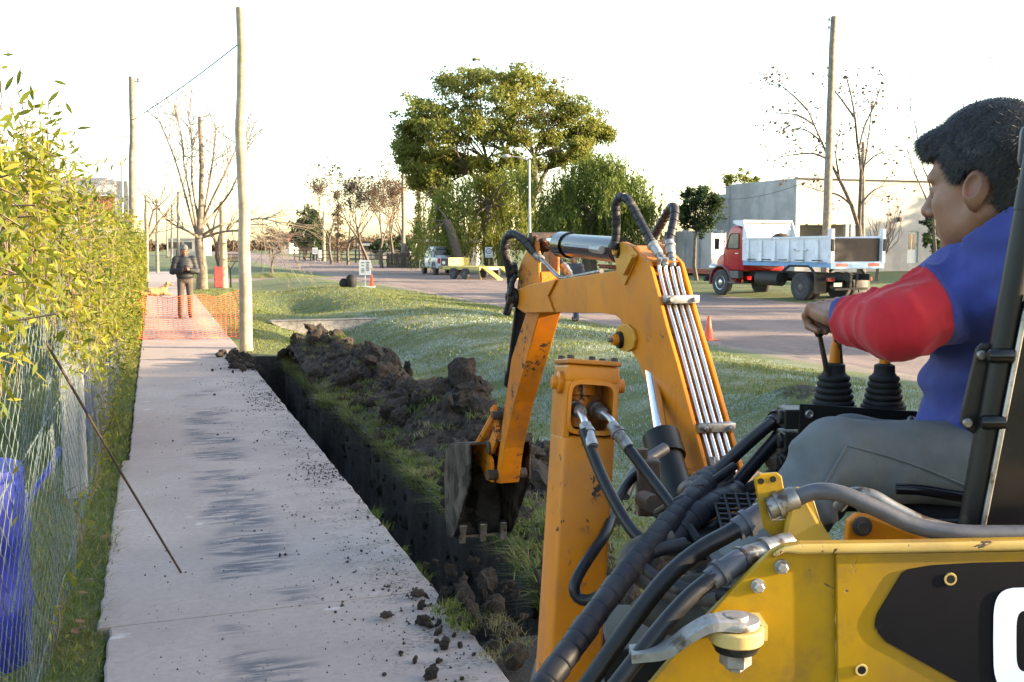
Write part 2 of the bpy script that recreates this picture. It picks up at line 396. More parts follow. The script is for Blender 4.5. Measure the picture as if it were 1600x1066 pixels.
# ragged edge on the far lip of the trench
WXr = GX + np.where((GX > 1.85) & (GX < 2.3) & (GY > TY0) & (GY < TY1), 0.34*(fbm(np.stack([GX*0, GY, GX*0], -1), 1.7, 4)-0.44)*(1-sstep(GX, 1.90, 2.3)), 0)
def gridmesh(name, X, Y, Z, mat, smooth=True):
    nx, ny = X.shape; i = np.arange(nx*ny).reshape(nx, ny)
    F = np.stack([i[:-1, :-1], i[1:, :-1], i[1:, 1:], i[:-1, 1:]], -1).reshape(-1, 4)
    return raw(name, np.stack([X, Y, Z], -1).reshape(-1, 3), F, mat, smooth)
gm = gridmesh('ground', WXr, GY, GZ, 'lawn')
soil = (np.exp(-((GX-2.65)/0.42)**2)*sstep(GY, 6.0, 8.0)*(1-sstep(GY, 15.5, 17.2))*0.75 + 1.4*((GX > TX0-0.02) & (GX < TX1+0.004) & (GY > TY0-0.01) & (GY < TY1+0.01))
        + 0.9*np.exp(-((GX-1.55)/0.5)**2-((GY-3.9)/0.7)**2) + 0.55*np.exp(-((GX-1.4)/0.35)**2-((GY-17.0)/0.6)**2)
        + 0.8*np.exp(-((GX-6.6)/0.45)**2-((GY-9.3)/0.5)**2))
frost = sstep(GX, 2.6, 4.2)*(1-0.8*sstep(GX, 9, 11))*(1-sstep(GY, 24, 31)) + 0.25*sstep(GX, 2.5, 4)*sstep(GY, 28, 40)*(GX < RX0)
dirt = np.exp(-((GX-RX0)/0.9)**2)*0.75 + np.exp(-((GX-RX1)/0.7)**2)*0.55 + np.exp(-((GY-53.2)/1.0)**2)*0.5*(GX < RX0) + 0.35*np.exp(-((GX+0.33)/0.10)**2)
for nm, a in (('soil', soil), ('frost', frost), ('dirt', dirt)):
    at = gm.attributes.new(nm, 'FLOAT', 'POINT'); at.data.foreach_set('value', a.astype(np.float32).ravel())
ground = tag(link('ground', gm), kind='structure')
# the road and the side street
rx = np.concatenate([[RX0-0.5, RX0], np.linspace(RX0+0.3, RX1-0.3, 26), [RX1, RX1+0.5]]); ry = np.unique(np.concatenate([np.linspace(-120, 2, 12), np.linspace(2, 80, 160), np.linspace(85, 900, 30)]))
AX, AY = np.meshgrid(rx, ry, indexing='ij')
AZ = -0.225 + 0.05*(fbm(np.stack([AX*1.0, AY*0.15, AX*0], -1), 0.8, 4)-0.5) + 0.03*(fbm(np.stack([AX, AY, AX*0], -1), 1.2, 3)-0.5)
AZ[0] = AZ[-1] = -0.42
AXo = AX + 0.5*(fbm(np.stack([AX*0, AY, AX*0], -1), 0.35, 3)-0.5)*((AX < RX0+0.1) | (AX > RX1-0.1))
tag(link('road', gridmesh('road', AXo, AY, AZ, 'dirt_road')), kind='structure')
sx_ = np.concatenate([np.linspace(-120, -5, 12), np.linspace(-3, RX0+0.4, 30)]); sy_ = np.concatenate([[52.7], np.linspace(53.2, 60.8, 14), [61.3]])
AX, AY = np.meshgrid(sx_, sy_, indexing='ij'); AZ = -0.236+0.05*(fbm(np.stack([AX, AY, AX*0], -1), 0.5, 3)-0.5); AZ[:, 0] = AZ[:, -1] = -0.42; AZ[-1] -= 0.2
tag(link('side_street', gridmesh('side_street', AX, AY, AZ, 'dirt_road')), kind='structure')
# the walk: cast slabs, each a piece
walk = bpy.data.objects.new('sidewalk', None); COL.objects.link(walk); walk.location = (0, 0, 0); tag(walk, kind='structure')
cuts = [-2.2, 1.3]; 
y = 4.90
cuts += [4.90, 8.75, 12.6, 16.45, 19.0]
while cuts[-1] < 66: cuts.append(cuts[-1]+3.8)
for i in range(len(cuts)-1):
    a, b = cuts[i]+0.004, cuts[i+1]-0.004; n = 40; m = MB()
    xr = [WX1 + 0.012*(random.random()-0.5) - (0.03*random.random() if random.random() < 0.12 else 0) for _ in range(n+1)]
    xl = [WX0 + 0.014*(random.random()-0.5) for _ in range(n+1)]
    off = 0.05 if i in (2,) else 0.0
    yy = [a+(b-a)*t/n for t in range(n+1)]
    vs = []; fs = []
    dz = 0.004*(random.random()-0.5)
    for t in range(n+1):
        l = xl[t]-off; r = xr[t]
        vs += [(l, yy[t], -0.13), (l, yy[t], -0.008+dz), (l+0.010, yy[t], dz), (r-0.012, yy[t], dz), (r, yy[t], -0.012+dz), (r, yy[t], -0.13)]
    for t in range(n):
        for k in range(5): fs.append((t*6+k, t*6+k+1, t*6+7+k, t*6+6+k))
    fs += [(0, 1, 2, 3, 4, 5), tuple(n*6+k for k in (5, 4, 3, 2, 1, 0))]
    m.add(vs, fs); m.build('slab', 'concrete_walk', walk)
# culvert headwall in the ditch and a loose slab
h = thing('culvert_headwall', 'rough pebbly concrete culvert wall across the grassy ditch', 'culvert', (4.1, 25.0, -0.5))
m = MB(); m.prism([(2.55, 24.9, -0.10), (3.35, 24.75, -0.56), (5.1, 24.75, -0.56), (5.95, 24.9, -0.10)], (0, 0.35, 0)); m.build('wall', 'culvert_concrete', h, bevel=0.02, loc=h.location)
m = MB(); m.prism([(2.6, 24.88, -0.10), (2.6, 25.2, -0.10), (5.9, 25.2, -0.10), (5.9, 24.88, -0.10)], (0, 0, 0.02)); m.build('coping', 'culvert_concrete', h, bevel=0.015, loc=h.location)
s = P(590, 548, 17.2); m = MB(); m.box((s.x, s.y, gz(s.x, s.y)+0.03), (0.75, 0.4, 0.10)); 
tag(m.build('loose_slab', 'culvert_concrete', None, bevel=0.012, loc=(s.x, s.y, float(gz(s.x, s.y)))), 'flat grey concrete slab lying in the ditch behind the spoil heap', 'slab')
# ---------------------------------------------------------------- foliage helpers
def rot_basis(n, rng):
    a = rng.normal(size=(n, 3)); a /= np.linalg.norm(a, axis=1)[:, None]
    b = rng.normal(size=(n, 3)); b -= a*(a*b).sum(1)[:, None]; b /= np.linalg.norm(b, axis=1)[:, None]
    return a, b
def leaves_mesh(name, pos, size, mat, rng, axis=None, aspect=0.42, fold=0.0, base=(0,0,0), jitter=0.35):
    n = len(pos); a, b = rot_basis(n, rng)
    if axis is not None:
        a = np.asarray(axis, float)+jitter*rng.normal(size=(n, 3)); a /= np.linalg.norm(a, axis=1)[:, None]
        b = b-a*(a*b).sum(1)[:, None]; b /= np.linalg.norm(b, axis=1)[:, None]
    s = (np.full(n, size) if np.isscalar(size) else np.asarray(size))*rng.uniform(0.6, 1.25, n)
    L = a*s[:, None]; W = b*(s*aspect*0.5)[:, None]
    p = np.asarray(pos)-np.asarray(base)
    V = np.stack([p-L*0.5, p-L*0.02+W, p+L*0.5, p-L*0.02-W], 1).reshape(-1, 3)
    F = np.arange(n*4).reshape(n, 4)
    return raw(name, V, F, mat)
def cloud(centers, radii, per, rng, flat=1.0, power=0.45):
    out = []
    for c, r in zip(centers, radii):
        n = int(per*(r if np.isscalar(r) else r[0])**2) if per > 0 else -per
        d = rng.normal(size=(n, 3)); d /= np.linalg.norm(d, axis=1)[:, None]
        q = d*(rng.random(n)**power)[:, None]*r; q[:, 2] *= flat
        out.append(np.asarray(c)+q)
    return np.concatenate(out)
def limb(m, a, b, r0, r1, rng, n=6, wob=0.08, sides=6):
    a = Vector(a); b = Vector(b); L = (b-a).length; pts = []
    o1 = Vector(rng.normal(size=3))*wob*L
    for i in range(n+1):
        t = i/n; pts.append(a.lerp(b, t)+o1*math.sin(math.pi*t)+Vector(rng.normal(size=3))*wob*0.2*L*(0 < t < 1))
    m.tube(pts, [r0+(r1-r0)*i/n for i in range(n+1)], sides, caps=False); return pts
def grow(m, p, d, L, r, depth, rng, tips, spread=0.6, kids=(2, 3), shrink=0.72, up=0.15, segs=4, wob=0.12, sides=5, maxd=None, m2=None, cut=2):
    p = Vector(p); d = Vector(d).normalized(); pts = [p.copy()]
    for i in range(segs):
        d = (d+Vector(rng.normal(size=3))*wob+Vector((0, 0, up*0.3))).normalized(); p = p+d*(L/segs); pts.append(p.copy())
    r1 = r*(0.62 if depth > 0 else 0.35); tgt = m2 if (m2 is not None and maxd-depth >= cut) else m
    tgt.tube(pts, [r+(r1-r)*i/segs for i in range(segs+1)], max(3, sides if depth > 1 else 3), caps=False)
    tips.append((pts[-1].copy(), d.copy(), depth))
    if depth == 0: return
    for k in range(int(rng.integers(kids[0], kids[1]+1))):
        q = pts[-1] if k < 2 else pts[int(rng.integers(segs//2, segs+1))]
        x, y_, a = frame(d); t = rng.random()*2*math.pi; s = spread*(0.6+0.8*rng.random())
        nd = (d+(x*math.cos(t)+y_*math.sin(t))*s+Vector((0, 0, up))).normalized()
        grow(m, q, nd, L*shrink*(0.75+0.5*rng.random()), r1*0.85, depth-1, rng, tips, spread, kids, shrink, up, segs, wob, sides, maxd, m2, cut)
def bare_tree(label, base, H, seed, group=None, spread=0.55, depth=5, r=0.16, trunk=0.3, up=0.2, mat='bark', twig='twig', kids=(2, 3), lean=(0,0,1), name='bare_tree', leaf=None, nleaf=0, lsize=0.1):
    rng = np.random.default_rng(seed); t = thing(name, label, 'tree', base, 0, group)
    m = MB(); m2 = MB(); tips = []; L = H*trunk
    grow(m, Vector((0,0,-0.15)), Vector(lean), L+0.15, r, depth, rng, tips, spread, kids, 0.74, up, 4, 0.10, 6, depth, m2, 2)
    m.build('trunk', mat, t, smooth=True); m2.build('crown', twig, t)
    if leaf:
        tp = np.array([list(q[0]) for q in tips if q[2] <= 1]); pos = tp[rng.integers(0, len(tp), nleaf)]+rng.normal(size=(nleaf, 3))*H*0.018
        link('foliage', leaves_mesh('foliage', pos, lsize, leaf, rng, aspect=0.6), t)
    return t
def ground_at(px, d):
    q = P(px, 500, d); return Vector((q.x, q.y, float(gz(q.x, q.y))))
# ---------------------------------------------------------------- utility poles
def pole(label, px, ytop, d, r=0.10, mat='wood_pole', wires=False, arm=False, lean_px=0, cap=None):
    top = P(px, ytop, d); b = P(px+lean_px, 400, d); b = Vector((b.x, b.y, float(gz(b.x, b.y))-0.3))
    t = thing('utility_pole', label, 'pole', (b.x, b.y, b.z+0.3)); m = MB(); n = 9; rng = np.random.default_rng(int(px*7))
    pts = [b.lerp(top, i/n)+Vector((rng.normal()*0.012, rng.normal()*0.012, 0)) for i in range(n+1)]
    m.tube(pts, [r*(1.12-0.34*i/n) for i in range(n+1)], 14); m.build('post', mat, t, smooth=True, loc=t.location, angle=60)
    if cap:
        for k, (dz, s) in enumerate(cap):
            m = MB(); c = top-CZ*dz+CR*s*0.16; m.tube([top-CZ*dz, c], 0.012, 6); m.lathe(c, (0,0,1), [(0.02, -0.02), (0.045, 0), (0.03, 0.04), (0.045, 0.06), (0.02, 0.1)], 8)
            m.build('insulator', 'porcelain', t, smooth=True, loc=t.location)
    return t, top
simple('porcelain', (0.25, 0.24, 0.26), (0.15, 0.15, 0.17), rough=0.3, bump=0)
simple('wire_black', (0.02, 0.02, 0.022), (0.03, 0.03, 0.03), rough=0.6, bump=0)
simple('pole_pale', (0.34, 0.275, 0.19), (0.24, 0.19, 0.13), scale=5, rough=0.85, bump=0.5, bscale=30, bdist=0.01)
simple('street_lamp_metal', (0.30, 0.31, 0.31), (0.22, 0.22, 0.22), rough=0.5, metal=0.3, bump=0.1)
pA, tA = pole('tall pale peeled wooden pole standing at the far end of the trench', 375, 12, 17.1, 0.098, 'pole_pale', lean_px=5)
pB, tB = pole('weathered wooden utility pole rising out of the vine hedge', 206, 120, 26, 0.10, cap=[(0.12, 1)])
pC, tC = pole('tall utility pole on the verge behind the red dump truck, insulators at its top', 1302, 26, 41, 0.155, cap=[(0.15, -1), (0.45, -1)], lean_px=-12)
pD, tD = pole('short thin wooden pole beside the sparse leaved tree behind the truck', 1349, 222, 46, 0.10)
pE, tE = pole('tall brown utility pole beside the leaning bare trees across the road', 630, 258, 87, 0.17, cap=[(0.3, 1)])
pF, tF = pole('pale utility pole far along the road before the round evergreen', 506, 330, 117, 0.19, 'pole_pale', cap=[(0.3, -1)])
for px, yt, d, lb in ((228, 305, 48, 'thin pole just beyond the vine hedge near the pollarded trees'), (245, 310, 62, 'slender pole in the row beyond the end of the walk, with a leaning top'), (278, 300, 72, 'slender straight pole behind the man with the phone'),
                      (268, 320, 95, 'small far pole in the distant row past the side street'), (261, 335, 130, 'tiny farthest pole of the distant row past the side street')):
    pole(lb, px, yt, d, 0.10)
def catenary(a, b, sag, n=24):
    return [Vector(a).lerp(Vector(b), i/n)-CZ*sag*4*(i/n)*(1-i/n) for i in range(n+1)]
def wire(label, a, b, sag, r=0.008):
    m = MB(); m.tube(catenary(a, b, sag), r, 5); tag(m.build('overhead_wire', 'wire_black', None, smooth=True), label, 'wire')
wire('thin overhead wire from the vine hedge pole to the pale trench pole', tB-CZ*1.05, tA-CZ*0.55, 0.05, 0.011)
wire('overhead wire strung between the far roadside poles above the bare trees', tE-CZ*2.2, tF-CZ*0.3, 0.3, 0.025)
wire('service wire sagging from the truck pole to the grey building wall', P(1296, 268, 41), P(1118, 310, 60), 0.4, 0.012)
# street lamp by the willows
b = ground_at(828, 58); tp = P(827, 250, 58)
t = thing('street_lamp', 'thin grey street lamp post in front of the willow trees', 'lamp', b); m = MB()
m.tube([b-CZ*0.2, b.lerp(tp, 0.5), tp], [0.09, 0.075, 0.055], 10); m.build('post', 'street_lamp_metal', t, smooth=True, loc=b)
m = MB(); m.tube([tp-CZ*0.05, tp-CR*0.6+CZ*0.15, tp-CR*1.1+CZ*0.2], [0.04, 0.035, 0.03], 8); m.build('arm', 'street_lamp_metal', t, smooth=True, loc=b)
m = MB(); m.lathe(tp-CR*1.3+CZ*0.2, CR, [(0.02, -0.25), (0.11, -0.15), (0.13, 0.1), (0.05, 0.25)], 10); m.build('lamp_head', 'street_lamp_metal', t, smooth=True, loc=b)
# thin antenna mast beside the left building
a0 = P(190, 380, 33); a1 = P(190, 213, 33); m = MB(); m.tube([Vector((a0.x, a0.y, -0.1)), a1], 0.035, 8); m.tube([a1, a1+CR*0.25], 0.02, 6)
tag(m.build('mast', 'street_lamp_metal', None, smooth=True, loc=(a0.x, a0.y, 0)), 'thin metal mast with a hooked top in front of the red and white building', 'mast')
# ---------------------------------------------------------------- trees
EM = lambda q: np.array([q.x, q.y, q.z])
def tipa():
    rng = np.random.default_rng(21); D = 74; b = ground_at(790, D)
    t = thing('canopy_tree', 'huge umbrella shaped evergreen tree towering over the willows', 'tree', b); m = MB()
    cen = []; rad = []
    sc = D/FPX
    outline = [(640, 205, 26), (665, 165, 30), (700, 135, 30), (740, 122, 32), (780, 120, 32), (820, 128, 32), (860, 145, 32), (895, 170, 32), (925, 195, 28), (938, 212, 20),
               (690, 175, 34), (735, 160, 34), (785, 155, 36), (835, 165, 34), (880, 190, 32), (660, 205, 28), (700, 205, 30), (745, 190, 30), (800, 190, 30), (850, 195, 30), (900, 215, 26),
               (640, 240, 24), (665, 250, 26), (690, 240, 24), (650, 222, 22), (770, 215, 22), (715, 228, 20), (865, 222, 22), (820, 215, 20), (630, 235, 14), (915, 225, 18), (720, 250, 18), (680, 270, 20), (640, 262, 17), (652, 282, 15), (672, 292, 15), (697, 296, 14), (628, 250, 12), (705, 265, 16), (740, 262, 15), (800, 250, 15), (835, 258, 15), (870, 245, 15), (775, 268, 14), (905, 240, 13), (815, 275, 14), (755, 285, 14)]
    for px, py, r in outline:
        for k in range(2):
            dd = D+rng.normal()*2.2; c = EM(P(px+rng.normal()*7, py+rng.normal()*5, dd)); cen.append(c); rad.append(r*sc*rng.uniform(0.62, 0.95))
    fork = P(785, 345, D); limb(m, b-CZ*0.3, fork, 0.55, 0.42, rng, wob=0.04, sides=9)
    subs = [(P(735, 270, D-1), 0.24), (P(760, 250, D+1), 0.22), (P(790, 235, D), 0.26), (P(835, 245, D-1), 0.24), (P(700, 320, D-2), 0.22), (P(855, 265, D+1.5), 0.2)]
    tops = []
    for q, r in subs:
        limb(m, fork, q, 0.26, r*0.7, rng, wob=0.07, sides=7); tops.append((q, r))
    trunk = m; br = MB()
    for c, r in zip(cen, rad):
        q, rr = min(tops, key=lambda e: (e[0]-Vector(c)).length+rng.random()*1.5); limb(br, q, Vector(c), rr*0.30, 0.03, rng, wob=0.09, sides=5, n=5)
    trunk.build('trunk', 'bark', t, smooth=True, loc=b); br.build('branch', 'bark', t, smooth=True, loc=b)
    # small sprays scattered through each clump, so that the crown breaks up
    sub = []; sr = []
    for c, r in zip(cen, rad):
        for k in range(24):
            d = rng.normal(size=3); d /= np.linalg.norm(d); d[2] = d[2]*0.7; sub.append(c+d*r*rng.uniform(0.2, 1.6)); sr.append(rng.uniform(0.3, 0.8))
    pos = cloud(sub, sr, -40, rng, flat=0.6)
    link('crown', leaves_mesh('crown', pos, 0.24, 'leaf_tipa', rng, base=b, aspect=0.5), t)
tipa()
def willow(label, px, d, clumps, seed, mat='leaf_willow', trunk_to=None, r=0.35, nstr=26, ls=0.34, ln=(1.2, 3.2), lean=0, stems=1):
    rng = np.random.default_rng(seed); b = ground_at(px, d); t = thing('willow_tree', label, 'tree', b); m = MB(); fork = P(px+lean, trunk_to or 330, d)
    pts = limb(m, b-CZ*0.3, fork, r, r*0.6, rng, wob=0.05, sides=9); sc = d/FPX; pos = []; ax = []
    for cx, cy, rr in clumps:
        c = P(cx, cy, d+rng.normal()*1.5); R_ = rr*sc
        limb(m, fork, c, r*0.16, 0.03, rng, wob=0.1, sides=5)
        for k in range(nstr):
            q = EM(c)+rng.normal(size=3)*R_*np.array([0.62, 0.62, 0.38]); L = rng.uniform(*ln); n = int(L*15)
            if q[2]-L < b.z+0.35: L = max(0.4, q[2]-b.z-0.4-rng.random()*0.8)
            s = np.linspace(0, 1, n); off = rng.normal(size=3)*0.25; off[2] = 0
            pp = q[None]+np.stack([off[0]*s**1.5, off[1]*s**1.5, -L*s], 1)+rng.normal(size=(n, 3))*0.07
            pp[:, 2] += 0.35*R_*np.sin(np.minimum(s*3, math.pi))*0.4
            pos.append(pp); ax.append(np.tile([off[0]*0.3, off[1]*0.3, -1.0], (n, 1)))
    pos = np.concatenate(pos); ax = np.concatenate(ax)
    m.build('trunk', 'bark', t, smooth=True, loc=b)
    link('crown', leaves_mesh('crown', pos, ls, mat, rng, axis=ax, aspect=0.30, base=b, jitter=0.45), t)
wl = [(rx_, ry_, 22) for rx_, ry_ in ((690, 300), (715, 290), (740, 285), (770, 290), (800, 285), (820, 300), (835, 275), (700, 325), (730, 320), (765, 325), (795, 330), (820, 335), (700, 350), (740, 352), (780, 355), (815, 262), (790, 268))]
willow('yellow green weeping willow under the umbrella shaped tree', 765, 69, wl, 31, trunk_to=320, nstr=34, ls=0.28)
willow('dark stemmed leaning willow with hanging strands behind the pickup', 720, 66, [(675, 315, 22), (690, 335, 20), (668, 345, 18), (700, 355, 18), (655, 355, 14), (712, 375, 14)], 33, trunk_to=345, lean=-22, r=0.42, nstr=20, ls=0.26)
wr = [(px_, py_, 24) for px_, py_ in ((880, 285), (905, 265), (925, 255), (945, 255), (965, 262), (985, 280), (870, 310), (895, 300), (925, 290), (955, 290), (985, 305), (865, 335), (895, 330), (930, 325), (965, 325), (990, 330), (880, 350), (920, 350), (960, 350), (1000, 320))]
willow('dense round green willow with a thick trunk behind the boom', 925, 64, wr, 35, mat='leaf_willow_dark', trunk_to=330, r=0.5, nstr=72, ls=0.26, ln=(0.9, 2.4))
def bush_tree(label, px, d, clumps, seed, mat, per=-300, ls=0.16, trunk_y=360, name='evergreen_tree', flat=0.85, r=0.12, asp=0.45):
    rng = np.random.default_rng(seed); b = ground_at(px, d); t = thing(name, label, 'tree', b); m = MB(); f = P(px, trunk_y, d); limb(m, b-CZ*0.2, f, r, r*0.6, rng, sides=7, wob=0.04)
    cen = []; rad = []; sc = d/FPX
    for cx, cy, rr in clumps:
        c = P(cx, cy, d+rng.normal()*rr*sc*0.6); limb(m, f, c, r*0.4, 0.02, rng, sides=4)
        for k in range(14):
            q = rng.normal(size=3); q /= np.linalg.norm(q); cen.append(EM(c)+q*rr*sc*rng.uniform(0.1, 1.25)); rad.append(rr*sc*rng.uniform(0.35, 0.75))
    m.build('trunk', 'bark', t, smooth=True, loc=b)
    link('crown', leaves_mesh('crown', cloud(cen, rad, per//2, rng, flat=flat), ls, mat, rng, base=b, aspect=asp), t)
bush_tree('small dark evergreen tree in front of the grey yard wall', 1088, 52, [(1085, 315, 18), (1105, 310, 16), (1070, 325, 14), (1112, 330, 16), (1090, 340, 20), (1075, 345, 12), (1100, 355, 14), (1095, 300, 10), (1080, 300, 8), (1118, 318, 9), (1065, 340, 9), (1108, 345, 10)], 41, 'leaf_dark', per=-130, ls=0.15)
bush_tree('round dark evergreen far down the road beside the pale pole', 478, 130, [(478, 345, 14), (490, 335, 12), (468, 355, 12), (495, 352, 14), (480, 370, 18), (500, 375, 14), (463, 375, 10)], 42, 'leaf_dark', per=-120, ls=0.4, r=0.3)
bush_tree('dark shrubby tree in the shade beneath the two willows', 850, 72, [(845, 345, 16), (840, 370, 16), (858, 360, 14), (850, 385, 14)], 43, 'leaf_dark', per=-150, ls=0.22)
bush_tree('low dark tree at the edge of the bare grove behind the leaning trunks', 605, 105, [(600, 385, 12), (622, 380, 12), (585, 388, 9), (640, 385, 10)], 44, 'leaf_dark', per=-120, ls=0.3)
bush_tree('ivy green tree standing by the white building door', 1458, 50, [(1450, 345, 9), (1458, 360, 11), (1450, 375, 10), (1462, 385, 10), (1456, 335, 8)], 45, 'leaf_dark', per=-110, ls=0.13)
bush_tree('tree tops showing over the roof of the grey building', 1150, 95, [(1140, 280, 12), (1162, 279, 12), (1180, 282, 8)], 46, 'leaf_tipa', per=-90, ls=0.25, r=0.15)
bush_tree('yellowish bare hedge tree beyond the pickup at the road bend', 425, 150, [(425, 365, 10), (440, 372, 10), (410, 375, 10)], 47, 'leaf_dry', per=-70, ls=0.35, r=0.15)
# conifers of the grove
def conifer(label, px, ytop, d, seed, mat, w=14, r=0.2):
    rng = np.random.default_rng(seed); b = ground_at(px, d); tp = P(px, ytop, d); H = tp.z-b.z; t = thing('conifer', label, 'tree', b); m = MB(); limb(m, b, tp, r, 0.03, rng, wob=0.01, sides=6); pos = []
    wm = w*d/FPX
    for i in range(52):
        f = 0.16+0.84*rng.random(); z = H*f; L = wm*(1-f)**0.75*rng.uniform(0.6, 1.1)+0.15; a = rng.random()*6.283; e = Vector((math.cos(a)*L, math.sin(a)*L, z-L*0.1)); m.tube([Vector((b.x, b.y, b.z+z)), b+e], [0.03, 0.01], 3, caps=False)
        n = 16; s = rng.random(n); pos.append(np.stack([math.cos(a)*L*s, math.sin(a)*L*s, z-L*0.1*s], 1)+rng.normal(size=(n, 3))*0.14+EM(b))
    m.build('trunk', 'bark', t, loc=b); link('crown', leaves_mesh('crown', np.concatenate(pos), 0.42, mat, rng, base=b, aspect=0.3), t)
conifer('tall rusty bare conifer in the grove across the road', 530, 300, 108, 51, 'leaf_dry', 26)
conifer('narrow dark cypress beside the round far evergreen', 492, 336, 122, 52, 'leaf_dark', 7)
conifer('slim conifer tip standing behind the tall brown utility pole', 655, 293, 112, 53, 'leaf_dry', 9)
# bare grove across the road
GRV = [(520, 100, 7.0, 'bare tree with a pale trunk beside the rusty conifer', (0,0,1)), (545, 96, 6.5, 'slender bare tree in the middle of the grove', (0.05,0,1)), (583, 80, 7.2, 'bare tree leaning steeply to one side at the grove edge', (-0.30,0.05,1)),
       (598, 84, 6.6, 'upright bare tree next to the steeply leaning one', (-0.1,0,1)), (615, 92, 7.0, 'bare tree with a forked trunk near the tall brown pole', (0.02,0,1)), (645, 90, 6.4, 'bare tree between the tall brown pole and the willow', (-0.12,0,1)), (563, 112, 7.5, 'bare tree deep inside the grove', (0,0,1)), (668, 100, 7.5, 'bare tree half hidden by hanging willow strands', (0,0,1))]
for i, (px, d, H, lb, ln) in enumerate(GRV):
    bare_tree(lb, ground_at(px, d), H, 60+i, group='bare trees of the grove', r=0.17, trunk=0.36, spread=0.5, up=0.18, lean=ln, depth=6, kids=(2, 3), leaf='leaf_dry', nleaf=1500, lsize=0.16)
bare_tree('bare tree with crooked limbs right of the dense willow', ground_at(1022, 70), 6.8, 71, r=0.16, trunk=0.3, spread=0.7, up=0.05, depth=5, leaf='leaf_dry', nleaf=300, lsize=0.15)
bare_tree('bare saplings behind the dark evergreen and yard wall', ground_at(1118, 80), 6.2, 72, r=0.08, trunk=0.42, spread=0.3, up=0.3, depth=4)
# trees behind the truck and the operator
def verge_tree():
    rng = np.random.default_rng(178); D = 43; b = ground_at(1346, D); t = thing('bare_tree', 'leafless forked tree with a few dry leaves behind the dump truck bed', 'tree', b); m = MB(); m2 = MB(); Q = lambda x, y: P(x, y, D)
    m.tube([b-CZ*0.2, Q(1345, 410), Q(1343, 378), Q(1341, 352)], [0.20, 0.17, 0.15, 0.13], 9)
    arms = [[(1341, 355), (1330, 320), (1312, 282), (1296, 250), (1284, 222), (1272, 195), (1262, 172)], [(1296, 250), (1270, 240), (1240, 242), (1212, 246)], [(1284, 222), (1262, 205), (1240, 200)], [(1342, 352), (1344, 310), (1345, 265), (1340, 225), (1336, 185), (1330, 150), (1322, 118)], [(1344, 290), (1352, 250), (1358, 205), (1362, 165), (1364, 135)], [(1341, 240), (1350, 200), (1368, 160), (1384, 105)], [(1330, 320), (1310, 305), (1288, 300), (1262, 292)], [(1336, 185), (1318, 160), (1300, 135), (1290, 110)], [(1262, 172), (1240, 150), (1215, 130)], [(1344, 320), (1362, 300), (1382, 290)], [(1312, 282), (1306, 240), (1312, 205)], [(1345, 265), (1365, 245), (1385, 235)], [(1272, 195), (1245, 180), (1205, 176)]]
    pos = []; tips = []
    for ar in arms:
        pts = spline([P(x, y, D+rng.normal()*0.25*i) for i, (x, y) in enumerate(ar)], 14); n = len(pts); r0 = 0.085 if len(ar) > 5 else 0.05; m.tube(pts, [r0*(1-0.8*i/n) for i in range(n)], 6, caps=False)
        for k in range(8):
            i = int(rng.integers(n//3, n-1)); d = (pts[i+1]-pts[i]).normalized(); dd = (d+Vector(rng.normal(size=3))*0.6).normalized(); tp = []; grow(m2, pts[i], dd, 0.45+rng.random()*0.4, 0.014, 1, rng, tp, 0.5, (2, 3), 0.7, 0.05, 3, 0.12, 3, 9, None)
            for q, _, _ in tp:
                if rng.random() < 0.8:
                    for e in range(int(rng.integers(1, 4))): pos.append(EM(q)+rng.normal(size=3)*0.12)
    m.build('trunk', 'bark', t, smooth=True, loc=b); m2.build('crown', 'twig', t, loc=b); link('foliage', leaves_mesh('foliage', np.array(pos), 0.17, 'leaf_dry', rng, base=b, aspect=0.65), t)
verge_tree()
bare_tree('low fan of bare twigs by the white building window', ground_at(1368, 48), 4.2, 74, r=0.09, trunk=0.24, spread=0.5, up=0.25, depth=4, kids=(3, 4))
bare_tree('thin bare tree rising behind the operator, few dry leaves', ground_at(1462, 48), 7.4, 75, r=0.10, trunk=0.40, spread=0.34, up=0.3, depth=4, leaf='leaf_dry', nleaf=90, lsize=0.10)
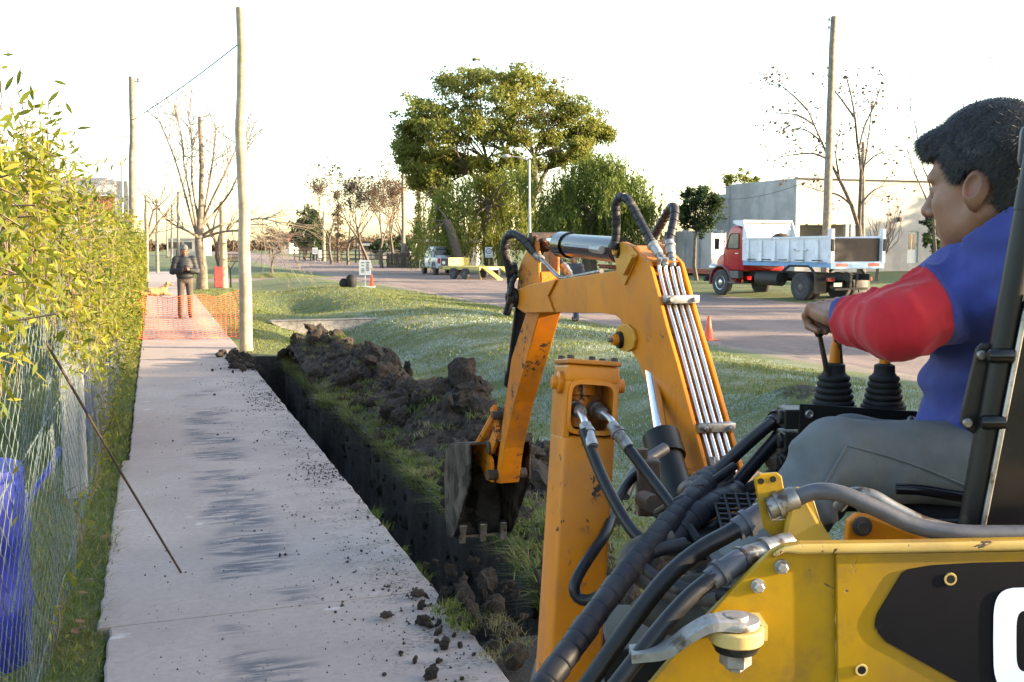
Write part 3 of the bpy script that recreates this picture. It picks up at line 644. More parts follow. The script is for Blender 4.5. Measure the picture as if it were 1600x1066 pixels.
# the pollarded tree by the walk and its neighbours
def pollard():
    rng = np.random.default_rng(81); b = G(315, 452, -0.03); b.z = float(gz(b.x, b.y)); D = 39.6; t = thing('pollarded_tree', 'tall bare tree with a sawn off trunk behind the man with the phone', 'tree', b); m = MB(); m2 = MB()
    Q = lambda x, y: P(x, y, D)
    m.tube([b-CZ*0.2, Q(316, 420), Q(311, 380), Q(314, 330), Q(315, 260), Q(312, 182)], [0.25, 0.19, 0.17, 0.11, 0.085, 0.065], 10)
    arms = [[(308, 370), (296, 330), (280, 270), (262, 220), (240, 170)], [(308, 360), (300, 320), (288, 260), (284, 215), (272, 165)], [(316, 350), (332, 310), (352, 270), (368, 235), (388, 200)], [(315, 355), (336, 330), (360, 300), (378, 255), (384, 215)],
            [(316, 368), (345, 352), (380, 345), (410, 342), (440, 350)], [(316, 372), (350, 362), (390, 362), (425, 372), (452, 385)], [(312, 372), (295, 362), (270, 350), (250, 330), (225, 300)], [(318, 340), (326, 290), (334, 240), (338, 190)], [(310, 345), (300, 280), (300, 220), (292, 170)]]
    tips = []
    for ar in arms:
        pts = [P(x, y, D+rng.normal()*0.5*i) for i, (x, y) in enumerate(ar)]; pts = spline(pts, 12); n = len(pts); m.tube(pts, [0.058*(1-0.8*i/n) for i in range(n)], 6, caps=False)
        for k in range(24):
            i = int(rng.integers(n//3, n-1)); d = (pts[i+1]-pts[i]).normalized(); dd = (d+Vector(rng.normal(size=3))*0.55+(CR*0.35-CZ*0.25 if ar[-1][0] > 400 else CZ*0.2)).normalized()
            grow(m2, pts[i], dd, 0.85+rng.random()*0.7, 0.018, 2, rng, tips, 0.45, (2, 3), 0.7, 0.05, 3, 0.12, 3, 9, None)
    m.build('trunk', 'bark_pale', t, smooth=True, loc=b); m2.build('crown', 'bark_pale', t, loc=b)
pollard()
bare_tree('small crooked dark tree growing beside the wire basket stand', G(352, 446, -0.03), 3.2, 83, r=0.16, trunk=0.42, spread=0.5, up=0.2, depth=4, lean=(-0.15, 0, 1))
bare_tree('knobbly pollarded tree at the edge of the walk past the hedge', G(232, 440, -0.03), 3.6, 84, r=0.14, trunk=0.5, spread=0.6, up=0.1, depth=3)
bare_tree('reddish bare tree overhanging the far verge past the pale trench pole', ground_at(425, 60), 4.2, 85, r=0.09, trunk=0.3, spread=0.8, up=-0.02, depth=5, twig='bark_pale', kids=(3, 4))
# distant woods on the horizon read as one mass
rng = np.random.default_rng(90); cen = []; rad = []
for px in np.arange(130, 1150, 7):
    d = rng.uniform(230, 330); q = P(px, 381, d); hh = rng.uniform(1.5, 4.5)*(0.55 if px < 440 else 1.0); cen.append([q.x, q.y, hh*0.5]); rad.append(hh)
for px in np.arange(-900, 130, 30):
    d = rng.uniform(150, 300); q = P(px, 381, d); hh = rng.uniform(2, 6); cen.append([q.x, q.y, hh*0.5]); rad.append(hh)
for px in np.arange(1150, 2600, 30):
    d = rng.uniform(150, 300); q = P(px, 381, d); hh = rng.uniform(2, 5); cen.append([q.x, q.y, hh*0.5]); rad.append(hh)
o = link('distant_woods', leaves_mesh('distant_woods', cloud(cen, rad, -130, rng, flat=0.8), 1.0, 'leaf_dry', rng, aspect=0.6)); tag(o, 'hazy strip of distant woods along the horizon', 'woods', kind='stuff')
# ---------------------------------------------------------------- buildings
simple('wall_white', (0.40, 0.375, 0.345), (0.31, 0.29, 0.27), scale=1.2, rough=0.9, bump=0.25, bscale=40, bdist=0.01, c3=(0.25, 0.235, 0.22), s3=0.7, t3=(0.55, 0.75))
simple('wall_grey', (0.40, 0.39, 0.38), (0.30, 0.295, 0.29), scale=0.9, rough=0.92, bump=0.3, bscale=30, bdist=0.01)
simple('brick_red', (0.33, 0.10, 0.06), (0.24, 0.07, 0.045), scale=4, rough=0.9, bump=0.4, bscale=20)
simple('window_glass', (0.03, 0.035, 0.04), (0.05, 0.055, 0.06), rough=0.08, bump=0)
simple('white_frame', (0.62, 0.62, 0.60), (0.52, 0.52, 0.50), rough=0.5, bump=0)
simple('wood_dark', (0.07, 0.045, 0.03), (0.04, 0.028, 0.02), scale=10, rough=0.8)
def main_building():
    X0, Y0 = 34.0, 43.9
    q = PP(1245, 278, Vector((X0, 0, 0)), Vector((1, 0, 0))); Y0 = q.y; zt = q.z
    t = thing('white_building', 'long flat roofed white building with a grey side wall behind the truck', 'building', (X0, Y0, 0)); L = t.location
    zb = -0.2
    def on_front(px, py): return PP(px, py, Vector((0, Y0, 0)), Vector((0, 1, 0)))
    x1 = on_front(1560, 288).x
    # front wall with openings: column strips
    ops = []
    for a, b_, c_, d_ in ((1250, 350, 1328, 412), (1383, 366, 1388.5, 391), (1419, 362, 1434, 411)):
        p0 = on_front(a, b_); p1 = on_front(b_ and c_, d_); ops.append((p0.x, p1.x, max(p1.z, zb), p0.z))
    m = MB(); xx = X0; th = 0.25
    for (a, b_, z0, z1) in ops:
        if a > xx: m.box(((xx+a)/2, Y0+th/2, (zb+zt)/2), (a-xx, th, zt-zb))
        m.box(((a+b_)/2, Y0+th/2, (z1+zt)/2), (b_-a, th, zt-z1))
        if z0 > zb+0.05: m.box(((a+b_)/2, Y0+th/2, (zb+z0)/2), (b_-a, th, z0-zb))
        xx = b_
    m.box(((xx+x1)/2, Y0+th/2, (zb+zt)/2), (x1-xx, th, zt-zb)); m.build('front_wall', 'wall_white', t, loc=L)
    Y1 = PP(1140, 290, Vector((X0, 0, 0)), Vector((1, 0, 0))).y
    m = MB(); m.box((X0+0.124, (Y0+0.26+Y1)/2, (zb+zt)/2-0.002), (0.248, Y1-Y0-0.26, zt-zb)); m.box((X0-0.02, Y1, (zb+zt)/2-0.1), (0.3, 0.35, zt-zb)); m.build('side_wall', 'wall_grey', t, bevel=0.01, loc=L)
    Y2 = PP(1100, 293, Vector((X0, 0, 0)), Vector((1, 0, 0))).y
    m = MB(); m.box((X0+0.7, (Y1+Y2)/2+0.2, (zb+zt-0.5)/2), (0.25, Y2-Y1, zt-zb-0.5)); m.build('rear_wall', 'wall_grey', t, loc=L)
    m = MB(); m.box(((X0+x1)/2+0.3, (Y0+Y2)/2+0.4, zt-0.7), (x1-X0-0.2, Y2-Y0-0.4, 0.2)); m.build('roof', 'wall_grey', t, loc=L)
    m = MB(); m.box(((X0+x1)/2, Y0-0.01, zt+0.02), (x1-X0+0.1, 0.36, 0.07)); m.build('parapet_coping', 'wall_white', t, loc=L)
    a, b_, z0, z1 = ops[0]
    m = MB(); m.box(((a+b_)/2, Y0+2.6, (zb+z1)/2), (b_-a+0.6, 0.2, z1-zb)); m.box((b_+0.1, Y0+1.4, (zb+z1)/2), (0.2, 2.2, z1-zb)); m.build('porch_wall', 'wall_white', t, loc=L)
    m = MB(); m.box((b_-0.25, Y0+0.1, (zb+z1)/2), (0.22, 0.22, z1-zb+0.02)); m.build('porch_column', 'wall_white', t, loc=L)
    a, b_, z0, z1 = ops[1]
    wd = MB(); wd.box(((a+b_)/2, Y0+0.15, (z0+z1)/2), (b_-a, 0.03, z1-z0)); wo_ = wd.build('window', 'window_glass', t, loc=L)
    m = MB()
    for s in (a+0.03, b_-0.03, (a+b_)/2): m.box((s, Y0+0.11, (z0+z1)/2), (0.05, 0.07, z1-z0))
    for s in (z0+0.03, z1-0.03): m.box(((a+b_)/2, Y0+0.112, s), (b_-a, 0.06, 0.06))
    m.build('window_frame', 'white_frame', wo_, loc=L)
    m = MB(); m.box(((a+b_)/2, Y0-0.05, z0-0.04), (b_-a+0.3, 0.16, 0.07)); m.build('window_sill', 'wall_grey', wo_, loc=L)
    a, b_, z0, z1 = ops[2]; dz = z1-z0; m = MB(); m.box(((a+b_)/2, Y0+0.14, (z0+z1)/2), (b_-a, 0.05, dz)); do = m.build('door', 'white_frame', t, loc=L)
    for s in (0.3, 0.7):
        m = MB(); m.box((a+(b_-a)*s, Y0+0.105, z0+dz*0.68), ((b_-a)*0.22, 0.02, dz*0.5)); m.build('pane', 'window_glass', do, loc=L)
    m = MB(); m.tube([(b_-0.08, Y0+0.07, z0+1.0), (b_-0.08, Y0+0.07, z0+1.15)], 0.02, 6); m.tube([(b_-0.08, Y0+0.07, z0+1.1), (b_-0.08, Y0+0.12, z0+1.1)], 0.015, 6); m.build('handle', 'street_lamp_metal', do, loc=L)
    q = on_front(1404, 343); m = MB(); m.box((q.x, Y0-0.10, q.z), (0.18, 0.2, 0.26)); m.tube([(q.x, Y0-0.1, q.z+0.13), (q.x, Y0-0.02, q.z+0.3)], 0.02, 6); m.build('wall_lamp', 'wood_dark', t, bevel=0.02, loc=L)
    q = on_front(1414, 283); m = MB(); m.tube([(q.x, Y0+0.15, zt-0.1), (q.x, Y0+0.15, zt+0.9)], 0.02, 6); m.build('roof_rod', 'street_lamp_metal', t, loc=L)
    # path kerb at its foot
    m = MB(); m.box(((X0+x1)/2, Y0-1.2, 0.02), (x1-X0, 2.2, 0.16)); tag(m.build('house_path', 'concrete', None, bevel=0.01), kind='structure')
main_building()
# grey yard wall left of the building
t = thing('yard_wall', 'grey rendered yard wall beside the dark evergreen tree', 'wall', (30.5, 62, 0)); L = t.location
a = PP(1040, 395, Vector((30.5, 0, 0)), Vector((1, 0, 0))); b2 = PP(1128, 395, Vector((30.5, 0, 0)), Vector((1, 0, 0)))
zt = PP(1090, 361, Vector((30.5, 0, 0)), Vector((1, 0, 0))).z
m = MB(); m.box((30.5, (a.y+b2.y)/2, zt/2-0.1), (0.2, abs(a.y-b2.y), zt+0.2)); m.build('wall', 'wall_grey', t, bevel=0.01, loc=L)
for i in range(4):
    yy = b2.y+(a.y-b2.y)*(0.1+0.25*i); m = MB(); m.box((30.36, yy, zt/2-0.05), (0.22, 0.28, zt+0.3)); m.build('pier', 'wall_grey', t, bevel=0.01, loc=L)
t = thing('planter_border', 'low red brick planter border at the foot of the grey yard wall', 'planter', (28.6, 58, 0)); L = t.location
yc = (a.y+b2.y)/2; n = 60
for r_ in range(2):
    for i in range(40):
        m = MB() if (r_ == 0 and i == 0) else None
        if m: m.box((0, 0, 0), (0.14, 0.46, 0.13)); bo = m.build('brick', 'brick_red', t, bevel=0.01); bme = bo.data
        else: bo = link('brick', bme, t)
        bo.location = (0, (i-20)*0.475+(0.24 if r_ else 0)+yc-58, 0.16+r_*0.14)
m = MB(); m.box((1.25, yc-58, 0.1), (1.0, 19, 0.2)); m.build('bed', 'soil', t)
# gate at the side of the yard wall
q = P(1122, 395, 56); t = thing('panel_gate', 'tall pale metal panel gate standing beyond the truck cab', 'gate', (q.x, q.y, 0)); m = MB(); m.box((q.x, q.y, 1.15), (0.75, 0.06, 2.3)); m.build('sheet', 'white_frame', t, bevel=0.01, loc=t.location)
for s in (-0.42, 0.42): m = MB(); m.box((q.x+s, q.y, 1.15), (0.08, 0.1, 2.4)); m.build('post', 'wall_grey', t, loc=t.location)
# red and white building beyond the hedge
def left_building():
    d = 40; c = P(203, 381, d); X1, Y0 = c.x, c.y; zt = P(190, 279, d).z; t = thing('brick_building', 'flat roofed building with a brick red wall showing over the vine hedge', 'building', (X1, Y0, 0)); L = t.location
    xl = P(120, 381, d).x-1.5
    m = MB(); m.box(((xl+X1-0.5)/2, Y0+0.12, zt/2-0.3), (X1-0.5-xl, 0.24, zt-0.6)); m.build('front_wall', 'brick_red', t, loc=L)
    m = MB(); m.box((X1-0.25, Y0+3, zt/2-0.1), (0.5, 6.0, zt+0.2-0.2)); m.build('side_wall', 'wall_white', t, bevel=0.02, loc=L)
    m = MB(); m.box(((xl+X1)/2-0.3, Y0+2.8, zt-0.35), (X1-xl-0.4, 5.9, 0.7)); m.build('parapet', 'wall_grey', t, bevel=0.02, loc=L)
    m = MB(); m.box((X1-2.2, Y0-0.03, 1.6), (1.1, 0.06, 1.2)); wn = m.build('window', 'window_glass', t, loc=L)
    m = MB()
    for s in (-0.57, 0, 0.57): m.box((X1-2.2+s, Y0-0.05, 1.6), (0.06, 0.08, 1.24))
    m.build('window_frame', 'white_frame', wn, loc=L)
left_building()
# small far houses
def far_house(label, px0, px1, ytop, d, roof='brick_red', wall='wall_white', dep=8, flat=False):
    a = P(px0, 381, d); b_ = P(px1, 381, d); zt = P(px0, ytop, d).z; c = (a+b_)/2; Lw = (b_-a).length; ang = math.atan2((b_-a).y, (b_-a).x)
    t = thing('house', label, 'house', (c.x, c.y, 0), ang); m = MB(); m.box((0, dep/2, zt/2-0.15), (Lw, dep, zt+0.3)); m.build('wall', wall, t)
    m = MB()
    if flat: m.box((0, dep/2, zt+0.12), (Lw+0.3, dep+0.3, 0.25))
    else: m.prism([(-Lw/2-0.3, -0.4, zt), (-Lw/2-0.3, dep+0.4, zt), (-Lw/2-0.3, dep/2, zt+1.5)], (Lw+0.6, 0, 0))
    m.build('roof', roof, t)
    m = MB(); m.box((-Lw*0.1, -0.03, 1.0), (0.9, 0.08, 2.0)); m.build('door', 'wood_dark', t)
    for s in (-0.34, 0.25):
        m = MB(); m.box((Lw*s, -0.03, 1.5), (1.1, 0.08, 1.0)); wn = m.build('window', 'window_glass', t)
        m = MB(); m.box((Lw*s, -0.06, 0.95), (1.3, 0.14, 0.08)); m.build('sill', 'wall_grey', wn)
far_house('white house half hidden behind the willow and the pickup', 655, 745, 378, 82, roof='wall_grey', flat=True)
far_house('low white house glimpsed through the bare grove', 560, 640, 384, 118, roof='wall_grey', flat=True)
far_house('tiny red roofed house at the far end of the road', 424, 452, 377, 190)
far_house('pale low building past the end of the walk', 262, 305, 374, 150, roof='wall_grey', flat=True)
# ranch fence before the grove: rails and posts
t = thing('paddock_fence', 'dark wooden paddock fence in front of the bare grove', 'fence', ground_at(600, 96)); L = t.location
pa = ground_at(462, 128); pb = ground_at(668, 88)
for i in range(19):
    q = pa.lerp(pb, i/18); m = MB(); m.box((q.x, q.y, q.z+0.65), (0.14, 0.14, 1.5)); m.build('post', 'wood_dark', t, loc=L)
for zz in (0.45, 0.85, 1.25): 
    m = MB(); m.tube([pa+CZ*zz, pb+CZ*zz], 0.05, 4); m.build('rail', 'wood_dark', t, loc=L)
t = thing('plank_fence', 'brown plank fence between the grove and the tall brown pole', 'fence', ground_at(628, 84)); L = t.location
pa = ground_at(606, 86); pb = ground_at(662, 84)
for i in range(26):
    q = pa.lerp(pb, i/25); m = MB(); m.box((q.x, q.y, q.z+0.62), (0.10, 0.04, 1.3+0.1*random.random())); m.build('plank', 'bark', t, loc=L)
for zz in (0.35, 0.95):
    m = MB(); m.tube([pa+CZ*zz+CF*0.06, pb+CZ*zz+CF*0.06], 0.04, 4); m.build('rail', 'bark', t, loc=L)
# ---------------------------------------------------------------- wire fence along the walk, vine, barrel
FX = -0.46
simple('fence_post_concrete', (0.30, 0.30, 0.31), (0.22, 0.22, 0.23), scale=7, rough=0.9, bump=0.4, bscale=40, bdist=0.006)
simple('blue_plastic', (0.008, 0.020, 0.30), (0.005, 0.012, 0.17), scale=6, rough=0.6, bump=0.5, bscale=9, bdist=0.02)
simple('black_rubber', (0.009, 0.009, 0.010), (0.016, 0.016, 0.017), scale=12, rough=0.7, bump=0.2, bscale=60, bdist=0.003)
t = thing('wire_fence', 'galvanised hexagonal wire fence on concrete posts along the walk', 'fence', (FX, 12, -0.03)); L = t.location
def netting(y0, y1, sp, per, r, sides, zt=1.92):
    V = []; F = []; n = int((y1-y0)/sp); nz = int(zt/per); b = 0
    ang = np.arange(sides)*2*math.pi/sides
    zz = np.concatenate([[k*per, k*per+per*0.22, k*per+per*0.5, k*per+per*0.72] for k in range(nz)])
    off = np.tile([1, 1, -1, -1], nz)*sp*0.47
    for k in range(n):
        yy = y0+k*sp+off*(1 if k % 2 else -1); x = FX+0.012*np.sin(zz*3+k*0.13)+0.010*math.sin(k*0.37)
        c = np.stack([x, yy+0.006*np.sin(zz*9+k), zz-0.02], 1)
        ring = c[:, None, :]+np.stack([np.cos(ang)*r, np.sin(ang)*r, 0*ang], 1)[None]
        V.append(ring.reshape(-1, 3)); m_ = len(zz); i = np.arange(m_*sides).reshape(m_, sides)+b
        F.append(np.stack([i[:-1], np.roll(i[:-1], -1, 1), np.roll(i[1:], -1, 1), i[1:]], -1).reshape(-1, 4)); b += m_*sides
    return np.concatenate(V)-EM(L), np.concatenate(F)
V, F = netting(2.6, 13.0, 0.055, 0.090, 0.0017, 3); link('wire_netting', raw('wire_netting', V, F, 'galvanised_wire'), t)
V, F = netting(13.0, 38.0, 0.11, 0.18, 0.0026, 3); link('wire_netting', raw('wire_netting', V, F, 'galvanised_wire'), t)
for zz in (0.05, 0.95, 1.88):
    m = MB(); m.tube([(FX-0.02, 2.6, zz), (FX-0.02, 38, zz)], 0.0035, 5); m.build('tension_wire', 'galvanised_wire', t, loc=L)
m = MB(); m.tube([(FX-0.05, 3.9, 0.45), (FX-0.05, 7.6, 1.75)], 0.004, 5); m.build('stay_wire', 'galvanised_wire', t, loc=L)
for i, yy in enumerate((4.0-0.9, 7.75, 11.4, 15.1, 18.9, 22.7, 26.5, 30.3, 34.1)):
    m = MB(); s = 0.075 if i != 2 else 0.09
    m.hull8([(FX-0.03-2*s, yy-s, -0.3), (FX-0.03, yy-s, -0.3), (FX-0.03, yy+s, -0.3), (FX-0.03-2*s, yy+s, -0.3), (FX-0.03-2*s, yy-s*0.9, 2.0), (FX-0.03, yy-s*0.9, 2.0), (FX-0.03, yy+s*0.9, 2.0), (FX-0.03-2*s, yy+s*0.9, 2.0)])
    m.build('post', 'fence_post_concrete', t, bevel=0.012, loc=L)
# vine over the fence
rng = np.random.default_rng(101)
t = thing('vine_hedge', 'sunlit yellow green climbing vine sprawling over the wire fence', 'vine', (FX, 14, 0)); L = t.location
def vine_top(y): return 2.03+0.20*np.exp(-((y-3.6)/1.5)**2)+0.022*np.clip(y-4, 0, 12)+0.12*np.sin(y*1.3)+0.09*np.sin(y*3.1+1)
def vine_bot(y): return 1.56+0.12*np.exp(-((y-3.8)/1.6)**2)-0.072*np.clip(y-4, 0, 14)+0.16*np.sin(y*1.7)+0.10*np.sin(y*4.1)
stems = MB(); tips_ = []
pos = []; ax = []
def runner(p, d, n, step, droop, r=0.004):
    pts = [Vector(p)]; d = Vector(d).normalized()
    for i in range(n):
        d = (d+Vector(rng.normal(size=3))*0.28+Vector((0, 0, -droop))).normalized()
        q = pts[-1]+d*step
        mx_ = 0.04+0.022*min(max(q.y-3.5, 0), 9); q.x = min(max(q.x, FX-0.40), FX+mx_); pts.append(q)
    stems.tube(pts, [r*(1-0.6*i/n) for i in range(n+1)], 3, caps=False)
    for i, q in enumerate(pts[1:]):
        for k in range(int(rng.integers(1, 4))):
            o = rng.normal(size=3)*0.035; pos.append([q.x+o[0], q.y+o[1], q.z+o[2]]); dd = pts[i+1]-pts[i]
            a_ = rng.normal(size=3)*0.8+np.array([dd.x, dd.y, dd.z])/step*0.7+np.array([0.25, 0, -0.25]); ax.append(a_/np.linalg.norm(a_))
for i in range(1550):
    y = 3.0+33*rng.random()**1.5; zt = vine_top(y)-0.10-0.22*min(max((y-5)/6, 0), 1); zb = vine_bot(y); z = zb+(zt-zb)*rng.random()**0.8
    runner((FX-0.06+rng.normal()*0.09, y, z), (rng.normal()*0.7+0.25, rng.normal(), rng.normal()*0.6), int(rng.integers(6, 13)), 0.055, 0.05, 0.003)
for i in range(330):      # hanging sprigs and tendrils
    y = 3.6+24*rng.random()**1.3; runner((FX+0.03+rng.random()*0.06, y, vine_bot(y)+0.12), (0.15, rng.normal()*0.5, -0.8), int(rng.integers(6, 13)), 0.05, 0.05, 0.0025)
for i in range(70):      # shoots reaching above
    y = 3.8+14*rng.random(); runner((FX+rng.normal()*0.1, y, vine_top(y)-0.15-0.22*min(max((y-5)/6, 0), 1)), (rng.normal()*0.3, rng.normal()*0.6, 0.8), int(rng.integers(3, 6)), 0.06, 0.06, 0.0025)
for i in range(60):      # creepers low on the fence
    y = 4+16*rng.random(); runner((FX+0.02, y, 0.05), (0.03, rng.normal()*0.5, 0.8), int(rng.integers(5, 16)), 0.05, -0.03, 0.003)
pos = np.array(pos); ax = np.array(ax); dist = np.linalg.norm(pos-np.array([0, 0, 1.7]), axis=1)
sz = 0.060+0.014*np.clip(dist-8, 0, 12)/4
stems.build('stems', 'twig', t, loc=L)
sel = rng.random(len(pos)) < 0.62
link('foliage', leaves_mesh('foliage', pos[sel], sz[sel], 'leaf_vine', rng, axis=ax[sel], aspect=0.27, base=L), t)
link('foliage', leaves_mesh('foliage', pos[~sel], sz[~sel], 'leaf_vine_pale', rng, axis=ax[~sel], aspect=0.22, base=L), t)
# single large leaves on shoots against the sky
lm = None
shoots = [(60, 165, 4.6, 12), (80, 190, 5.4, 30), (95, 130, 5.0, -20), (118, 235, 6.0, 40), (30, 120, 4.4, 80), (130, 200, 6.3, 10), (150, 255, 7.2, 50), (165, 250, 8.2, 60), (175, 262, 8.8, 70), (188, 255, 9.2, 80), (196, 250, 9.6, 40), (108, 170, 5.4, -60), (50, 145, 4.5, 100), (15, 130, 4.2, 60), (85, 150, 4.9, 45), (140, 200, 6.6, 15), (70, 205, 5.0, -30), (40, 175, 4.5, 20)]
for px, py, d, a in shoots:
    if lm is None:
        V = []; n = 7
        for i in range(n):
            s = i/(n-1); w_ = 0.5*math.sin(math.pi*min(1, s*1.05+0.02))**0.8*0.26; V += [(s-0.5, -w_, 0.05*math.sin(s*3)), (s-0.5, 0, -0.02+0.05*math.sin(s*3)), (s-0.5, w_, 0.05*math.sin(s*3))]
        F = []
        for i in range(n-1): F += [(i*3, i*3+1, i*3+4, i*3+3), (i*3+1, i*3+2, i*3+5, i*3+4)]
        lm = raw('leaf', V, F, 'leaf_vine', True)
    q = P(px, py, d); o = link('leaf', lm, t); o.location = q-L; o.scale = (0.075, 0.075, 0.075)
    ex = (CR*math.cos(R(a))+CUP*math.sin(R(a))).normalized(); ez = (-CF+Vector(rng.normal(size=3))*0.5); ez = (ez-ex*ez.dot(ex)).normalized(); ey = ez.cross(ex)
    o.rotation_euler = Matrix((ex, ey, ez)).transposed().to_euler()
    s0 = q-ex*0.05; s1 = Vector((FX, q.y-0.25+0.1*random.random(), float(vine_top(q.y))-0.2))
    m = MB(); m.tube(spline([s1, s1.lerp(s0, 0.5)+CZ*0.12, s0], 8), 0.0022, 4); m.build('shoot', 'twig', t, loc=L)
# blue barrel behind the fence, black bin beside it
c = Vector((-0.80, 4.75, -0.10)); t = thing('blue_barrel', 'bright blue plastic barrel standing behind the wire fence', 'barrel', c)
m = MB(); m.lathe((0, 0, 0), (0, 0, 1), [(0.27, 0), (0.29, 0.03), (0.30, 0.28), (0.312, 0.30), (0.312, 0.34), (0.30, 0.36), (0.30, 0.60), (0.312, 0.62), (0.312, 0.66), (0.30, 0.68), (0.285, 0.86), (0.27, 0.90), (0.25, 0.90), (0.25, 0.86), (0.0, 0.86)], 32); m.build('drum', 'blue_plastic', t, smooth=True, angle=50)
m = MB(); m.lathe((0, 0, 0.88), (0, 0, 1), [(0.282, -0.02), (0.292, 0.0), (0.285, 0.03), (0.262, 0.03)], 32); m.build('rim', 'blue_plastic', t, smooth=True)
m = MB(); m.lathe((0.12, 0, 0.86), (0, 0, 1), [(0.035, 0), (0.035, 0.02), (0.02, 0.03)], 12); m.build('bung', 'black_rubber', t, smooth=True); t.scale = (0.86, 0.86, 1.0)
# blue panels and pipe lying along the inside of the fence
m = MB(); q = [Vector((-0.75, 6.2, 0.25)), Vector((-0.62, 6.6, 0.42)), Vector((-0.60, 7.0, 0.45))]; m.tube(spline(q, 10), 0.018, 8)
tag(m.build('blue_pipe', 'blue_plastic', None, smooth=True), 'short bent blue plastic pipe behind the fence beside the barrel', 'pipe')
for i, (px, ya, yb, d, lb) in enumerate(((127, 480, 770, 8.2, 'added dark blue panel for the blue shade on the fence post near the leaning rod'), (178, 385, 660, 12.4, 'pale blue panel behind the fence beyond the dark one'))):  # the dark one puts the concrete post's blue shade into a coloured sheet
    a = PP(px-19, ya, Vector((FX-0.16, 0, 0)), Vector((1, 0, 0))); b_ = PP(px+17, ya, Vector((FX-0.16, 0, 0)), Vector((1, 0, 0)))
    z1 = a.z; n = 24; V = []; F = []
    for j in range(n+1):
        yy = a.y+(b_.y-a.y)*j/n
        for k in range(9): V.append((FX-0.16+0.05*math.sin(j*1.3)*(0.5+k/9)+0.02*math.sin(k*2+j*0.7), yy, -0.02+(z1+0.02)*k/8))
    for j in range(n):
        for k in range(8): F.append((j*9+k, j*9+9+k, j*9+10+k, j*9+k+1))
    me = raw('blue_panel', V, F, 'blue_panel_dark' if i == 0 else 'blue_panel_pale', True) if 'blue_panel_dark' in MATS else None
    if me is None:
        simple('blue_panel_dark', (0.020, 0.028, 0.10), (0.03, 0.04, 0.16), scale=5, rough=0.5, bump=0.3); simple('blue_panel_pale', (0.16, 0.20, 0.33), (0.10, 0.13, 0.26), scale=5, rough=0.6, bump=0.3)
        me = raw('blue_panel', V, F, 'blue_panel_dark', True)
    o = link('blue_panel', me); tag(o, lb, 'blue_panel'); sm = o.modifiers.new('s', 'SOLIDIFY'); sm.thickness = 0.004
# iron rod leaning on the fence
b0 = G(283, 895, 0.0); m = MB(); a1 = PP(72, 535, Vector((FX+0.015, 0, 0)), Vector((1, 0, 0))); 
m.tube([b0, b0.lerp(a1, 0.5)-CZ*0.012, a1], 0.0060, 8); tag(m.build('iron_rod', 'rust_iron', None, smooth=True, loc=b0), 'thin rusty iron rod leaning from the walk against the fence', 'rod')
# ---------------------------------------------------------------- orange safety net across the walk
simple('orange_net', (0.78, 0.17, 0.07), (0.68, 0.13, 0.05), rough=0.5, bump=0)
t = thing('safety_net', 'sagging orange plastic safety net stretched across the walk', 'barrier', (0.6, 19.6, 0)); L = t.location
def net_pt(s, u):     # s along, u up
    if s <= 1: x = -0.45+2.02*s; y = 19.75-0.35*s+0.05*math.sin(s*9)
    else: x = 1.57+0.16*(s-1)*4; y = 19.4+0.9*(s-1)*2
    top = 0.86-0.10*math.sin(math.pi*min(s, 1))+0.03*math.sin(s*14)
    return Vector((x, y+0.03*math.sin(s*17+u*4), 0.03+u*top+0.012*math.sin(s*31+u*7)))
m = MB(); nc = 30; nr = 21
for i in range(nc+1):
    s = 1.25*i/nc; pts = [net_pt(s, j/nr) for j in range(nr+1)]
    for j in range(nr):
        a, b_ = pts[j], pts[j+1]; d = Vector((0.0052, 0, 0)); m.add([a-d, a+d, b_+d, b_-d], [(0, 1, 2, 3)])
for j in range(nr+1):
    for i in range(nc*2):
        a = net_pt(1.25*i/(nc*2), j/nr); b_ = net_pt(1.25*(i+1)/(nc*2), j/nr); d = Vector((0, 0, 0.0042 if 0 < j < nr else 0.008)); m.add([a-d, b_-d, b_+d, a+d], [(0, 1, 2, 3)])
m.build('netting', 'orange_net', t, loc=L)
for s in (0.0, 0.985, 1.25):
    q = net_pt(s, 0); m = MB(); m.tube([(q.x, q.y+0.02, -0.1), (q.x-0.02, q.y+0.02, 0.95)], 0.010, 8); m.build('stake', 'rust_iron', t, smooth=True, loc=L)
# red painted utility box on a pale pole, wire basket stand
q = G(343, 449, -0.03); t = thing('red_box_post', 'pale concrete post with a red painted panel at its foot beside the pollarded tree', 'post', q)
m = MB(); m.lathe((0.2, 0.2, 0), (0,0,1), [(0.16, -0.1), (0.15, 1.5), (0.12, 3.4), (0.10, 3.5)], 14); m.build('post', 'pole_pale', t, smooth=True)
simple('red_paint_matte', (0.26, 0.045, 0.04), (0.20, 0.03, 0.03), rough=0.6, scale=3); m = MB(); m.box((-0.03, 0, 0.42), (0.36, 0.22, 0.86)); m.build('panel', 'red_paint_matte', t, bevel=0.02)
q = G(349, 449, -0.03)+Vector((0.4, 1.5, 0)); t = thing('basket_stand', 'wire litter basket on a forked metal stand beside the crooked tree', 'litter bin', q)
m = MB(); m.tube([(0, 0, -0.1), (0, 0, 0.75)], 0.03, 8); m.tube([(0, 0, 0.7), (-0.22, 0, 1.02)], 0.022, 6); m.tube([(0, 0, 0.7), (0.22, 0, 1.02)], 0.022, 6); m.build('stand', 'rust_iron', t, smooth=True)
m = MB()
for i in range(10):
    x = -0.36+0.08*i
    for yy in (-0.2, 0.2): m.tube([(x, yy, 1.02), (x, yy, 1.34)], 0.012, 4)
for zz in (1.02, 1.18, 1.34): m.tube([(-0.36, -0.2, zz), (0.36, -0.2, zz), (0.36, 0.2, zz), (-0.36, 0.2, zz), (-0.36, -0.2, zz)], 0.016, 5)
m.build('basket', 'rust_iron', t)
